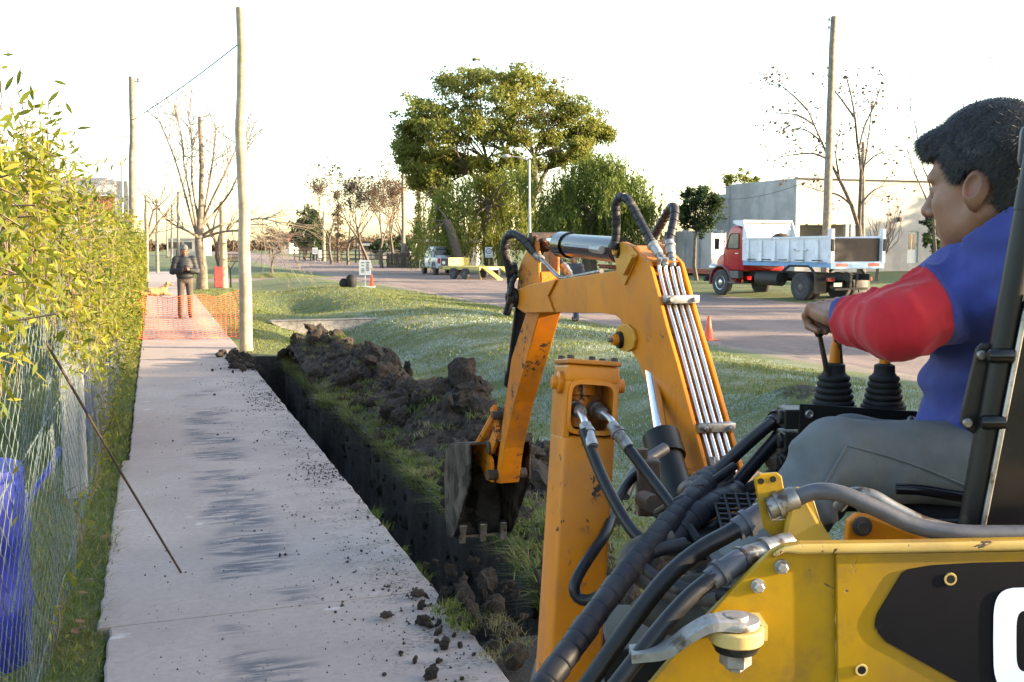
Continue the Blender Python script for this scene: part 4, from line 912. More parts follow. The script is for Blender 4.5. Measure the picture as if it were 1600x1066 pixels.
# ---------------------------------------------------------------- road works sign, cones, black pots, far signs
simple('sign_white', (0.70, 0.70, 0.68), (0.60, 0.60, 0.58), rough=0.5, bump=0.05); simple('print_black', (0.05, 0.05, 0.055), (0.09, 0.09, 0.09), rough=0.6, bump=0)
simple('cone_orange', (0.75, 0.10, 0.025), (0.65, 0.08, 0.02), rough=0.45, bump=0.05); simple('print_blue', (0.05, 0.07, 0.22), (0.06, 0.08, 0.2), rough=0.6, bump=0)
q = G(571, 454, -0.2); q.z = float(gz(q.x, q.y)); t = thing('portable_sign', 'white framed notice board on a thin stand at the lawn edge', 'sign', q, -YAW)
m = MB(); m.box((0, 0, 0.02), (0.78, 0.5, 0.05)); m.build('base', 'sign_white', t, bevel=0.01)
m = MB(); m.tube([(0, 0, 0.03), (0, 0, 1.0)], 0.022, 8); m.build('stand', 'sign_white', t)
m = MB(); m.box((0, -0.035, 0.82), (0.50, 0.025, 0.62)); m.build('board', 'sign_white', t, bevel=0.01)
for i in range(7):
    for s in (-1, 1): 
        if random.random() < 0.9: m = MB(); m.box((s*0.10+0.01*random.random(), -0.049, 1.03-0.065*i), (0.15*random.uniform(0.7, 1), 0.003, 0.038)); m.build('print', 'print_black', t)
def cone(label, q, hgt):
    t = thing('traffic_cone', label, 'cone', q, 0.3); s = hgt/0.5; m = MB(); m.box((0, 0, 0.012*s), (0.28*s, 0.28*s, 0.024*s)); m.build('base', 'cone_orange', t, bevel=0.008)
    m = MB(); m.lathe((0, 0, 0.02*s), (0,0,1), [(0.105*s, 0), (0.10*s, 0.02*s), (0.030*s, 0.46*s), (0.026*s, 0.48*s), (0.016*s, 0.48*s), (0.014*s, 0.40*s)], 20); m.build('body', 'cone_orange', t, smooth=True, angle=50)
q = G(581, 454, -0.2); q.z = float(gz(q.x, q.y)); cone('small orange traffic cone beside the white notice board', q, 0.58)
q = G(1107, 530, -0.2); q.z = float(gz(q.x, q.y)); cone('orange traffic cone at the road edge behind the boom', q, 0.50)
for i, (px, r, hh, lb) in enumerate(((537, 0.17, 0.32, 'smaller squat black pot on the grass by the notice board'), (549, 0.22, 0.48, 'larger round black pot on the grass by the notice board'))):
    q = G(px, 457, -0.15); q.z = float(gz(q.x, q.y)); t = thing('black_pot', lb, 'pot', q); m = MB()
    m.lathe((0, 0, -0.02), (0,0,1), [(r*0.7, 0), (r*0.95, hh*0.3), (r, hh*0.6), (r*0.85, hh*0.9), (r*0.5, hh), (r*0.45, hh*0.95)], 16); m.build('body', 'black_rubber', t, smooth=True, angle=50)
    m = MB(); m.lathe((0, 0, hh*0.93), (0,0,1), [(r*0.55, 0), (r*0.58, 0.03), (r*0.3, 0.05)], 14); m.build('lid', 'black_rubber', t, smooth=True)
def road_sign(label, px, yc, ybot, d, w_, h_, ring=True):
    q = ground_at(px, d); c = P(px, yc, d); t = thing('road_sign', label, 'sign', q, -YAW); hz = c.z-q.z
    m = MB(); m.tube([(0, 0.04, -0.1), (0, 0.04, hz+h_/2)], 0.035, 8); m.build('post', 'street_lamp_metal', t)
    m = MB(); m.box((0, 0, hz), (w_, 0.03, h_)); m.build('plate', 'sign_white', t, bevel=0.01)
    if ring:
        m = MB(); n = 28; zc = hz+h_*0.12; V = []; 
        for k in range(n):
            a = 2*math.pi*k/n; V += [(math.cos(a)*w_*0.38, -0.02, zc+math.sin(a)*w_*0.38), (math.cos(a)*w_*0.29, -0.02, zc+math.sin(a)*w_*0.29)]
        m.add(V, [(2*k, (2*k+2) % (2*n), (2*k+3) % (2*n), 2*k+1) for k in range(n)]); m.build('ring', 'print_blue', t)
        for txt, zc2, sz_ in (('20', zc-w_*0.12, w_*0.36), ('MAXIMA', hz-h_*0.40, w_*0.2)):
            cu = bpy.data.curves.new('numerals', 'FONT'); cu.body = txt; cu.size = sz_; cu.align_x = 'CENTER'; cu.extrude = 0.002; dg = bpy.data.objects.new('numerals', cu); COL.objects.link(dg)
            bpy.context.view_layer.update(); me = bpy.data.meshes.new_from_object(dg); bpy.data.objects.remove(dg); me.materials.append(MATS['print_blue']); o = link('numerals', me, t); o.location = (0, -0.022, zc2); o.rotation_euler = (math.pi/2, 0, 0)
road_sign('white speed limit sign with a dark ring under the willows', 764, 394.5, 420, 67, 0.50, 0.68)
road_sign('small pale sign on a thin post near the far pale pole', 494, 392, 409, 112, 0.6, 0.7, False)
road_sign('pale narrow board standing against the far pale pole', 502, 397, 409, 116, 0.4, 0.9, False)
# ---------------------------------------------------------------- the digger: backhoe with loader frame, built in metres around its own frame
def paint(name, c, c2, chip=(0.035, 0.028, 0.024), chips=(0.635, 0.675), rough=0.42, dirt=(0.10, 0.075, 0.05), dirtamt=0.35):
    k = NT(name); v = k.co(); n1 = k.noise(v, 3.0, 4); n2 = k.noise(v, 24, 6, 0.72, 0.6); n3 = k.noise(v, 5, 3)
    col = k.mix(k.ramp(n1, 0.35, 0.65), c, c2)
    gr = k.math('MULTIPLY', k.math('MAXIMUM', k.ramp(k.noise(v, 9, 6, 0.7), 0.46, 0.72), k.ramp(k.noise(v, 2.2, 5, 0.65), 0.50, 0.70)), dirtamt); col = k.mix(gr, col, dirt)
    vs = k.co(scale=(18, 18, 1.2)); st = k.ramp(k.noise(vs, 1.0, 3, 0.6), 0.62, 0.75, 0, 0.35); col = k.mix(st, col, tuple(x*0.55 for x in c))
    ch = k.math('MULTIPLY', k.ramp(n2, *chips), k.ramp(n3, 0.46, 0.56)); col = k.mix(ch, col, chip); k.color(col); k.set(Roughness=rough, Specular_IOR_Level=0.28)
    k.l(k.ramp(ch, 0, 1, rough, 0.8), k.b.inputs['Roughness']); k.bump(k.math('ADD', k.math('MULTIPLY', ch, -1.0), k.math('MULTIPLY', k.noise(v, 60, 3), 0.3)), 0.35, 0.002)
paint('orange_paint', (0.56, 0.180, 0.003), (0.48, 0.148, 0.003))
paint('orange_chipped', (0.56, 0.180, 0.003), (0.48, 0.148, 0.003), chips=(0.585, 0.615), dirtamt=0.3)
paint('orange_worn', (0.54, 0.170, 0.004), (0.42, 0.120, 0.004), chips=(0.54, 0.60), dirtamt=0.5)
paint('yellow_paint', (0.29, 0.168, 0.002), (0.23, 0.130, 0.002), chips=(0.64, 0.69), dirtamt=0.8, dirt=(0.16, 0.095, 0.02))
paint('yellow_edge', (0.48, 0.35, 0.13), (0.42, 0.28, 0.07), chips=(0.60, 0.64), dirtamt=0.35)
paint('yellow_primer', (0.50, 0.27, 0.03), (0.46, 0.19, 0.015), chips=(0.70, 0.74), dirtamt=0.3)
simple('black_paint', (0.0055, 0.0055, 0.006), (0.010, 0.0095, 0.009), scale=9, rough=0.42, bump=0.12, bscale=50, bdist=0.002, c3=(0.035, 0.029, 0.023), s3=14, t3=(0.62, 0.75))
simple('black_gloss', (0.005, 0.005, 0.007), (0.009, 0.009, 0.011), scale=9, rough=0.18, bump=0.05)
simple('hose_black', (0.006, 0.006, 0.008), (0.012, 0.012, 0.014), scale=20, rough=0.38, bump=0.1, bscale=120, bdist=0.001)
simple('hose_wrap', (0.011, 0.011, 0.017), (0.026, 0.024, 0.027), scale=14, rough=0.5, bump=0.15, c3=(0.12, 0.095, 0.075), s3=12, t3=(0.58, 0.72))
simple('hose_dusty', (0.09, 0.075, 0.06), (0.05, 0.042, 0.036), scale=20, rough=0.8, bump=0.2)
simple('hose_grey', (0.060, 0.062, 0.078), (0.035, 0.036, 0.045), scale=14, rough=0.45, bump=0.1)
simple('steel', (0.30, 0.29, 0.28), (0.17, 0.16, 0.15), scale=20, rough=0.42, metal=0.8, bump=0.2, bscale=80, bdist=0.001, c3=(0.07, 0.05, 0.035), s3=30, t3=(0.52, 0.66))
simple('steel_bright', (0.62, 0.60, 0.57), (0.50, 0.48, 0.46), scale=20, rough=0.28, metal=0.9, bump=0.05)
simple('chrome', (0.80, 0.80, 0.80), (0.72, 0.72, 0.72), scale=20, rough=0.10, metal=1.0, bump=0)
simple('zinc', (0.34, 0.33, 0.33), (0.23, 0.22, 0.21), scale=16, rough=0.5, metal=0.6, bump=0.3, bscale=60, bdist=0.002, c3=(0.09, 0.07, 0.05), s3=26, t3=(0.52, 0.68))
simple('bucket_steel', (0.040, 0.032, 0.026), (0.085, 0.070, 0.058), scale=8, rough=0.75, metal=0.1, bump=0.5, bscale=30, bdist=0.006, c3=(0.012, 0.009, 0.007), s3=9, t3=(0.46, 0.58))
simple('valve_rust', (0.13, 0.08, 0.055), (0.08, 0.055, 0.04), scale=18, rough=0.75, bump=0.4, bscale=50)
simple('decal_white', (0.66, 0.70, 0.85), (0.60, 0.64, 0.80), rough=0.35, bump=0)
simple('decal_black', (0.0022, 0.0024, 0.0050), (0.0036, 0.0038, 0.0070), rough=0.6, bump=0.05, c3=(0.010, 0.010, 0.012), s3=20, t3=(0.62, 0.75))
for nm_, sp_v in (('bucket_steel', 0.2), ('decal_black', 0.12), ('black_paint', 0.25), ('hose_black', 0.3), ('black_gloss', 0.35), ('hose_wrap', 0.3), ('black_rubber', 0.25)): MATS[nm_].node_tree.nodes['Principled BSDF'].inputs['Specular IOR Level'].default_value = sp_v
base = C(1.35, 2.0, 0.0)
DG = thing('backhoe_loader', 'orange backhoe arm on a yellow loader digging the trench beside the walk', 'digger', base); DL = DG.location
def D(m, name, mat, bevel=0, smooth=False, parent=None, angle=40, seg=2): return m.build(name, mat, parent or DG, bevel=bevel, smooth=smooth, loc=DL, angle=angle, seg=seg)
HV = CR*(-0.292)+CF*0.956; HV.normalize(); WV = CR*0.956+CF*0.292; WV.normalize(); BO = C(0.562, 2.9, 0); BW = 0.125
def bp(t, z, w_=0.0): return BO+HV*t+CZ*z+WV*w_
def tz(px, py, w_=0.0):
    q = PP(px, py, BO+WV*w_, WV); return ((q-BO).dot(HV), q.z)
# --- boom
left = [(1095, 850), (1066, 762), (1040, 690), (1015, 615), (996, 562), (985, 548), (974, 546), (967, 537), (966, 520), (972, 508), (970, 500), (962, 493), (940, 489), (900, 489), (862, 488), (820, 488), (811, 480), (808, 465), (812, 452), (834, 443), (872, 437), (962, 423), (965, 415), (960, 400), (960, 388), (966, 380), (975, 378), (990, 384)]
right = [(1014, 411), (1024, 448), (1040, 510), (1058, 572), (1077, 644), (1104, 742), (1130, 835)]
poly = [tz(*q) for q in left+right]
def plate(mb, pts, w0, w1): mb.prism([bp(t, z, w0) for t, z in pts], WV*(w1-w0))
fl = [tz(*q) for q in left]; fr = [(t+0.022, z) for t, z in [tz(*q) for q in right]]
fr[0] = (fr[0][0]+0.01, fr[0][1]-0.025)
lug = len(fl)
inner = fl[:21]+[tz(975, 424), tz(990, 408)]+fr
m = MB(); plate(m, poly, 0.0, 0.013); boom = D(m, 'boom', 'orange_paint', bevel=0.0025)
m = MB(); plate(m, poly, BW-0.013, BW); D(m, 'boom_side_plate', 'orange_paint', bevel=0.0025, parent=boom)
m = MB(); plate(m, inner, 0.0135, BW-0.0135); D(m, 'boom_web', 'orange_worn', bevel=0.002, parent=boom)
# top cap bent plate of the boom shoulder
a, b_ = tz(977, 384), tz(1012, 409); m = MB(); m.prism([bp(*a, 0.014), bp(*b_, 0.014), bp(b_[0]+0.01, b_[1]-0.012, 0.014), bp(a[0], a[1]-0.012, 0.014)], WV*(BW-0.028)); D(m, 'boom_cap', 'orange_paint', parent=boom)
# chevron doubler at the boom tip
ch = [tz(*q) for q in ((833, 444), (872, 437), (859, 463), (868, 488), (822, 489), (811, 481), (807, 465), (812, 452))]
m = MB(); plate(m, ch, -0.010, -0.001); D(m, 'tip_doubler', 'orange_paint', bevel=0.003, parent=boom)
m = MB(); plate(m, ch, BW+0.001, BW+0.010); D(m, 'tip_doubler', 'orange_paint', bevel=0.003, parent=boom)
# yellowed doubler around the cylinder lug and elbow boss
lg = [tz(*q) for q in ((961, 400), (961, 388), (966, 380), (975, 378), (989, 386), (998, 398), (990, 420), (978, 446), (966, 424), (965, 414))]
m = MB(); plate(m, lg, -0.006, -0.0005); D(m, 'lug_doubler', 'yellow_primer', bevel=0.002, parent=boom)
m = MB(); g = [tz(*q) for q in ((977, 428), (993, 398), (997, 402), (983, 430))]; plate(m, g, -0.022, -0.006); D(m, 'gusset', 'yellow_primer', bevel=0.002, parent=boom)
bs = [tz(*q) for q in ((985, 550), (973, 547), (966, 537), (966, 519), (972, 508), (983, 506), (993, 515), (997, 530), (994, 544))]
m = MB(); plate(m, bs, -0.012, -0.0005); D(m, 'elbow_boss', 'yellow_primer', bevel=0.003, parent=boom)
def pin(px, py, r, w0, name='pin', parent=None, mat='steel', h_=0.02, mat2='black_paint'):
    t, z = tz(px, py); m = MB(); m.lathe(bp(t, z, w0), -WV, [(r*1.55, 0), (r*1.55, h_*0.35), (r*1.45, h_*0.5)], 20); D(m, 'pin_washer', mat2, smooth=True, parent=parent)
    m = MB(); m.lathe(bp(t, z, w0), -WV, [(r, h_*0.3), (r, h_*1.0), (r*0.85, h_*1.25), (r*0.35, h_*1.25), (r*0.3, h_*1.0)], 20); D(m, name, mat, smooth=True, parent=parent)
pin(967, 392, 0.016, -0.006, parent=boom, mat='yellow_primer', h_=0.012)
pin(975, 531, 0.019, -0.012, parent=boom, mat='orange_paint', h_=0.025)
t0, z0 = tz(975, 531); m = MB(); m.tube([bp(t0, z0, -0.02), bp(t0, z0, -0.06)], 0.008, 8); D(m, 'grease_fitting', 'steel', parent=boom)
# --- pipes along the back of the boom
def on_back(t, z, w_, out=0.0):   # a point on the back (operator) side
    return bp(t-out, z, w_)
rt = [tz(*q) for q in ((1018, 418), (1026, 455), (1043, 515), (1060, 577), (1079, 648), (1106, 748))]
pipes = []
for i in range(4):
    wv_ = 0.030+0.022*i
    pts = [on_back(t+0.012, z, wv_, 0.004) for t, z in rt]
    if i < 2: pts = [pts[0]+HV*0.0+CZ*0.03-HV*0.01]+pts
    m = MB(); m.tube(spline(pts, 30), 0.0068, 10); D(m, 'hydraulic_pipe', 'steel_bright', smooth=True, parent=boom)
for (px, py) in ((1030, 468), (1083, 669)):
    t, z = tz(px, py); ax = (WV, HV, CZ); m = MB(); m.box(on_back(t, z, BW*0.5+0.008, 0.008), (0.118, 0.030, 0.026), ax); cl = D(m, 'pipe_clamp', 'zinc', bevel=0.004, smooth=True, parent=boom)
    for s in (-0.042, 0.042): m = MB(); m.lathe(on_back(t, z, BW*0.5+0.008+s, 0.023), -HV, [(0.008, 0), (0.008, 0.007), (0.006, 0.009)], 6); D(m, 'clamp_bolt', 'zinc', parent=boom)
for i in range(4):
    t, z = rt[-1]; w_ = 0.030+0.022*i; q0 = on_back(t+0.012+0.03, z+0.055-0.012*(i % 2), w_, 0.006); q1 = q0-CZ*0.03-HV*0.006; m = MB(); m.tube([q0, q1], 0.012, 6); D(m, 'pipe_nut', 'zinc', parent=boom)
    m = MB(); m.tube(spline([q1, q1-CZ*0.09-HV*0.02, q1-CZ*0.22+WV*0.02, q1-CZ*0.34+HV*0.05], 14), 0.0125, 10); D(m, 'pipe_hose', 'hose_dusty', smooth=True, parent=boom)
# --- dipper cylinder on top
cw = BW/2
def cpt(px, py): t, z = tz(px, py, cw); return bp(t, z, cw)
A = cpt(968, 391); B = cpt(846, 379); ax_ = (B-A).normalized(); LL = (B-A).length
m = MB(); m.tube([A, A+ax_*LL*0.60], 0.047, 20); m.tube([A+ax_*LL*0.585, A+ax_*LL*0.70], 0.054, 20); cyl = D(m, 'dipper_cylinder', 'black_gloss', smooth=True)
m = MB(); m.tube([A+ax_*LL*0.69, B], 0.024, 16); D(m, 'piston_rod', 'chrome', smooth=True, parent=cyl)
m = MB(); m.cyl(B, WV, 0.042, 0.055, 18); D(m, 'rod_eye', 'rust_iron', smooth=True, parent=cyl)
m = MB(); m.tube([A+ax_*0.10-WV*0.049+CZ*0.0, A+ax_*LL*0.50-WV*0.049], 0.009, 8); D(m, 'cylinder_line', 'black_gloss', smooth=True, parent=cyl)
m = MB(); m.tube([A+ax_*0.02-WV*0.06, A+ax_*0.13-WV*0.055], 0.015, 8); D(m, 'line_fitting', 'zinc', smooth=True, parent=cyl)
# --- stick
SW = 0.100; s0 = (BW-SW)/2
st_l = [(828, 366), (819, 391), (811, 407), (806, 425), (808, 455), (812, 480), (819, 488), (795, 560), (781, 661), (770, 754)]
st_r = [(777, 756), (784, 701), (799, 630), (819, 560), (839, 490), (837, 445), (836, 392), (836, 372)]
sp = [tz(*q) for q in st_l+st_r]
body = [tz(*q) for q in ((819, 484), (795, 560), (781, 661), (770, 754), (777, 756), (784, 701), (799, 630), (819, 560), (839, 486))]
m = MB(); plate(m, body, s0, s0+SW); stick = D(m, 'stick', 'orange_worn', bevel=0.004)
head = [tz(*q) for q in ((828, 367), (833, 369), (836, 392), (837, 445), (839, 488), (819, 489), (810, 476), (806, 450), (805, 425), (811, 406), (819, 391), (822, 371))]
for wa in (s0+0.001, s0+SW-0.013): m = MB(); plate(m, head, wa, wa+0.012); D(m, 'stick_head_plate', 'orange_worn', bevel=0.0025, parent=stick)
pl = [tz(*q) for q in ((834, 425), (837, 425), (839, 486), (836, 486))]; m = MB(); plate(m, pl, s0+0.014, s0+SW-0.014); D(m, 'stick_web', 'orange_worn', parent=stick)
m = MB(); q = tz(828, 374); m.cyl(bp(q[0], q[1], cw), WV, 0.030, SW+0.02, 18); D(m, 'stick_top_boss', 'rust_iron', smooth=True, parent=stick)
pin(805, 423, 0.026, s0-0.012, parent=stick, mat='rust_iron', h_=0.03); pin(810, 465, 0.028, -0.012, parent=boom, mat='rust_iron', h_=0.035)
# bucket cylinder on the outer side of the stick
def cp2(px, py, w_): t, z = tz(px, py, w_); return bp(t, z, w_)
A = cp2(806, 430, cw); tA_ = tz(806, 430)[0]; A = bp(tA_+0.03, A.z, cw); t1, z1 = tz(783, 630); B = bp(t1+0.05, z1, cw); ax_ = (B-A).normalized(); LL = (B-A).length
m = MB(); m.tube([A, A+ax_*LL*0.78], 0.038, 18); m.tube([A+ax_*LL*0.77, A+ax_*LL*0.86], 0.045, 18); bc = D(m, 'bucket_cylinder', 'black_gloss', smooth=True)
m = MB(); m.tube([A+ax_*LL*0.85, B+ax_*0.06], 0.022, 14); D(m, 'piston_rod', 'chrome', smooth=True, parent=bc)
m = MB(); m.cyl(B+ax_*0.08, WV, 0.04, 0.07, 16); D(m, 'rod_eye', 'rust_iron', smooth=True, parent=bc)
# linkage
LK = B+ax_*0.08
for w_ in (-0.062, 0.062):
    tt = [(LK-BO).dot(HV), LK.z]; t2, z2 = tz(767, 700)
    pts = [bp(tt[0]+0.06, tt[1]+0.035, cw+w_), bp(tt[0]+0.02, tt[1]-0.05, cw+w_), bp((tt[0]+t2)/2-0.05, (tt[1]+z2)/2, cw+w_), bp(t2, z2, cw+w_)]
    sp_ = spline(pts, 12); m = MB()
    for i in range(len(sp_)-1):
        a, b_ = sp_[i], sp_[i+1]; d = (b_-a).normalized(); n_ = d.cross(WV).normalized(); wd = 0.034 if 0 < i else 0.036
        m.hull8([a-n_*wd-WV*0.008, a+n_*wd-WV*0.008, a+n_*wd+WV*0.008, a-n_*wd+WV*0.008, b_-n_*0.034-WV*0.008, b_+n_*0.034-WV*0.008, b_+n_*0.034+WV*0.008, b_-n_*0.034+WV*0.008])
    lk = D(m, 'tipping_link', 'orange_worn')
    m = MB(); m.cyl(bp(t2, z2, cw+w_), WV, 0.034, 0.036, 16); D(m, 'link_pin', 'rust_iron', smooth=True, parent=lk)
    q = LK; m = MB(); m.tube([q+WV*w_*1.1, bp(tz(748, 706)[0]+0.04, tz(748, 706)[1], cw+w_*1.1)], 0.024, 8); D(m, 'push_link', 'orange_worn', smooth=True, parent=lk)
m = MB(); m.cyl(LK, WV, 0.022, 0.17, 14); D(m, 'link_cross_pin', 'rust_iron', smooth=True)
# --- bucket
b0, b1 = cw-0.165, cw+0.165
bk = [tz(*q, b0) for q in ((733, 694), (733, 754), (713, 828), (708, 840), (699, 838), (695, 800), (694, 745), (696, 704), (702, 694))]
m = MB(); plate(m, bk, b0, b0+0.012); bu = D(m, 'bucket', 'bucket_steel', bevel=0.003)
m = MB(); plate(m, bk, b1-0.012, b1); D(m, 'bucket_side', 'bucket_steel', bevel=0.003, parent=bu)
m = MB(); bb = bk[3:]+[bk[0]]
for i in range(len(bb)-1):
    (ta, za), (tb, zb) = bb[i], bb[i+1]; nn = Vector((tb-ta, zb-za)); nn = Vector((-nn.y, nn.x)).normalized()*0.006
    m.hull8([bp(ta-nn.x, za-nn.y, b0+0.012), bp(ta+nn.x, za+nn.y, b0+0.012), bp(tb+nn.x, zb+nn.y, b0+0.012), bp(tb-nn.x, zb-nn.y, b0+0.012), bp(ta-nn.x, za-nn.y, b1-0.012), bp(ta+nn.x, za+nn.y, b1-0.012), bp(tb+nn.x, zb+nn.y, b1-0.012), bp(tb-nn.x, zb-nn.y, b1-0.012)])
D(m, 'bucket_shell', 'bucket_steel', parent=bu)
tl, zl = bk[3]
for k in range(3):
    w_ = b0+0.05+k*0.115; m = MB(); m.hull8([bp(tl-0.03, zl+0.07, w_-0.022), bp(tl-0.03, zl+0.07, w_+0.022), bp(tl+0.03, zl+0.07, w_+0.022), bp(tl+0.03, zl+0.07, w_-0.022), bp(tl-0.012, zl-0.035, w_-0.016), bp(tl-0.012, zl-0.035, w_+0.016), bp(tl+0.0, zl-0.035, w_+0.016), bp(tl+0.0, zl-0.035, w_-0.016)])
    D(m, 'tooth', 'steel', bevel=0.004, parent=bu)
for w_ in (cw-0.070, cw+0.058):
    ear = [tz(*q) for q in ((727, 693), (745, 694), (760, 694), (770, 720), (772, 754), (762, 750), (752, 728), (738, 712))]; m = MB(); plate(m, ear, w_, w_+0.014); D(m, 'bucket_ear', 'orange_worn', bevel=0.003, parent=bu)
m = MB(); q = tz(773, 742); m.cyl(bp(q[0], q[1], cw), WV, 0.026, 0.20, 16); D(m, 'bucket_pin', 'rust_iron', smooth=True, parent=bu)
m = MB(); q = tz(742, 706); m.cyl(bp(q[0], q[1], cw), WV, 0.022, 0.18, 16); D(m, 'bucket_link_pin', 'rust_iron', smooth=True, parent=bu)
# --- boom lift cylinder behind the boom foot, boom foot and swing post
A = bp(*tz(1060, 860, 0.06), 0.06); 
m = MB(); c0 = P(1035, 690, 2.98); c1 = P(1085, 860, 2.72); d = (c1-c0).normalized(); m.tube([c0, c1+d*0.25], 0.046, 18); m.tube([c0-d*0.02, c0+d*0.06], 0.056, 18); lc = D(m, 'lift_cylinder', 'black_paint', smooth=True)
m = MB(); c2 = bp(t0, z0, cw+0.02); m.tube([c0, c0.lerp(c2, 0.97)], 0.022, 14); D(m, 'piston_rod', 'chrome', smooth=True, parent=lc)
# swing frame under the boom foot
fo = bp(*tz(1112, 800), cw); m = MB(); m.box((fo.x, fo.y, 0.78), (0.22, 0.26, 0.62), (WV, HV, CZ)); m.box((fo.x, fo.y, 0.42), (0.34, 0.36, 0.12), (WV, HV, CZ)); D(m, 'swing_frame', 'orange_paint', bevel=0.012)
# main cross frame to the stabilisers and the loader
m = MB(); e0 = C(0.05, 2.55, 0.52); e1 = C(1.75, 2.35, 0.52); dv = (e1-e0).normalized(); m.box((e0+e1)/2, ((e1-e0).length, 0.22, 0.26), (dv, CZ.cross(dv), CZ)); D(m, 'cross_frame', 'black_paint', bevel=0.01)
# --- stabiliser leg box in front
TL = P(888, 560, 2.30); BL = P(856, 1066, 2.20); ax3 = (BL-TL).normalized(); e1 = (P(970, 560, 2.32)-TL); e1 = (e1-ax3*e1.dot(ax3)).normalized(); e2 = ax3.cross(e1).normalized()
if e2.dot(CF) < 0: e2 = -e2
wq = (P(970, 560, 2.32)-TL).length; dq = 0.15
LEN = (TL.z-0.12)/(-ax3.z)
def q3(u, v, s): return TL+e1*(u*wq)+e2*v+ax3*s
def qb(mb, u0, u1, v0, v1, s0_, s1): mb.hull8([q3(u0, v0, s1), q3(u1, v0, s1), q3(u1, v1, s1), q3(u0, v1, s1), q3(u0, v0, s0_), q3(u1, v0, s0_), q3(u1, v1, s0_), q3(u0, v1, s0_)])
mm = 1.44e-3
so, s1_ = 38*mm, 112*mm
m = MB(); qb(m, 0, 1, 0, dq, s1_+0.012, LEN); leg = D(m, 'stabiliser_leg', 'orange_chipped', bevel=0.010, smooth=True, seg=3)
m = MB(); qb(m, 0.0, 1.0, 0.0, dq, 0.012, so-0.001); D(m, 'leg_cap', 'orange_paint', bevel=0.008, smooth=True, parent=leg, seg=3)
m = MB(); qb(m, -0.02, 1.02, -0.004, dq+0.004, 0.0, 0.011); D(m, 'leg_top_plate', 'orange_worn', bevel=0.003, parent=leg)
m = MB(); qb(m, 0.001, 0.10, 0.001, dq-0.001, so-0.004, s1_+0.016); D(m, 'leg_wall', 'orange_paint', parent=leg)
m = MB(); qb(m, 0.90, 0.999, 0.001, dq-0.001, so-0.004, s1_+0.016); D(m, 'leg_wall', 'orange_paint', parent=leg)
m = MB(); qb(m, 0.10, 0.90, dq*0.75, dq-0.001, so-0.004, s1_+0.016); D(m, 'leg_back', 'orange_worn', parent=leg)
# rounded frame around the opening
m = MB(); ring = []
for k in range(28):
    a = 2*math.pi*k/28; cx, cy = math.cos(a), math.sin(a); sg = lambda x: math.copysign(abs(x)**0.35, x); ring.append((0.5+0.46*sg(cx), (so+s1_)/2+(s1_-so)/2*1.16*sg(cy)))
rin = [(0.5+(u-0.5)*0.86, (so+s1_)/2+(s-(so+s1_)/2)*0.84) for u, s in ring]
n = len(ring); V = [q3(u, -0.004, s) for u, s in ring]+[q3(u, -0.004, s) for u, s in rin]+[q3(u, 0.03, s) for u, s in ring]+[q3(u, 0.03, s) for u, s in rin]
m.add(V, [f for i in range(n) for f in ((i, (i+1) % n, n+(i+1) % n, n+i), (n+i, n+(i+1) % n, 3*n+(i+1) % n, 3*n+i), (i, 2*n+i, 2*n+(i+1) % n, (i+1) % n), (2*n+i, 3*n+i, 3*n+(i+1) % n, 2*n+(i+1) % n))]); D(m, 'opening_frame', 'orange_paint', smooth=True, parent=leg)
m = MB(); m.lathe(q3(0.38, dq*0.55, so), ax3, [(0.038, -0.02), (0.042, 0), (0.042, 0.025), (0.034, 0.03), (0.034, 0.10)], 20); D(m, 'inner_cylinder', 'orange_worn', smooth=True, parent=leg)
for u, v in ((0.08, 0.02), (0.92, 0.02), (0.5, 0.025), (0.08, 0.12), (0.9, 0.12)):
    m = MB(); m.lathe(q3(u, v, 0), -ax3, [(0.008, 0), (0.008, 0.007), (0.006, 0.009)], 6); D(m, 'cap_bolt', 'rust_iron', parent=leg)
for side, u in ((-1, 0.0), (1, 1.0)):
    m = MB(); m.lathe(q3(u, 0.05, 0.055), e1*side, [(0.026, 0), (0.026, 0.010), (0.016, 0.014), (0.016, 0.024), (0.009, 0.026)], 18); D(m, 'leg_pin', 'orange_paint', smooth=True, parent=leg)
foot = q3(0.5, dq/2, LEN); m = MB(); m.tube([foot-ax3*0.1, Vector((foot.x, foot.y, 0.06))], 0.045, 14); m.hull8([Vector((foot.x+sx*0.14, foot.y+sy*0.16, 0.0)) for sx, sy in ((-1,-1), (1,-1), (1,1), (-1,1))]+[Vector((foot.x+sx*0.12, foot.y+sy*0.14, 0.06)) for sx, sy in ((-1,-1), (1,-1), (1,1), (-1,1))]); D(m, 'stabiliser_foot', 'black_paint', parent=leg)
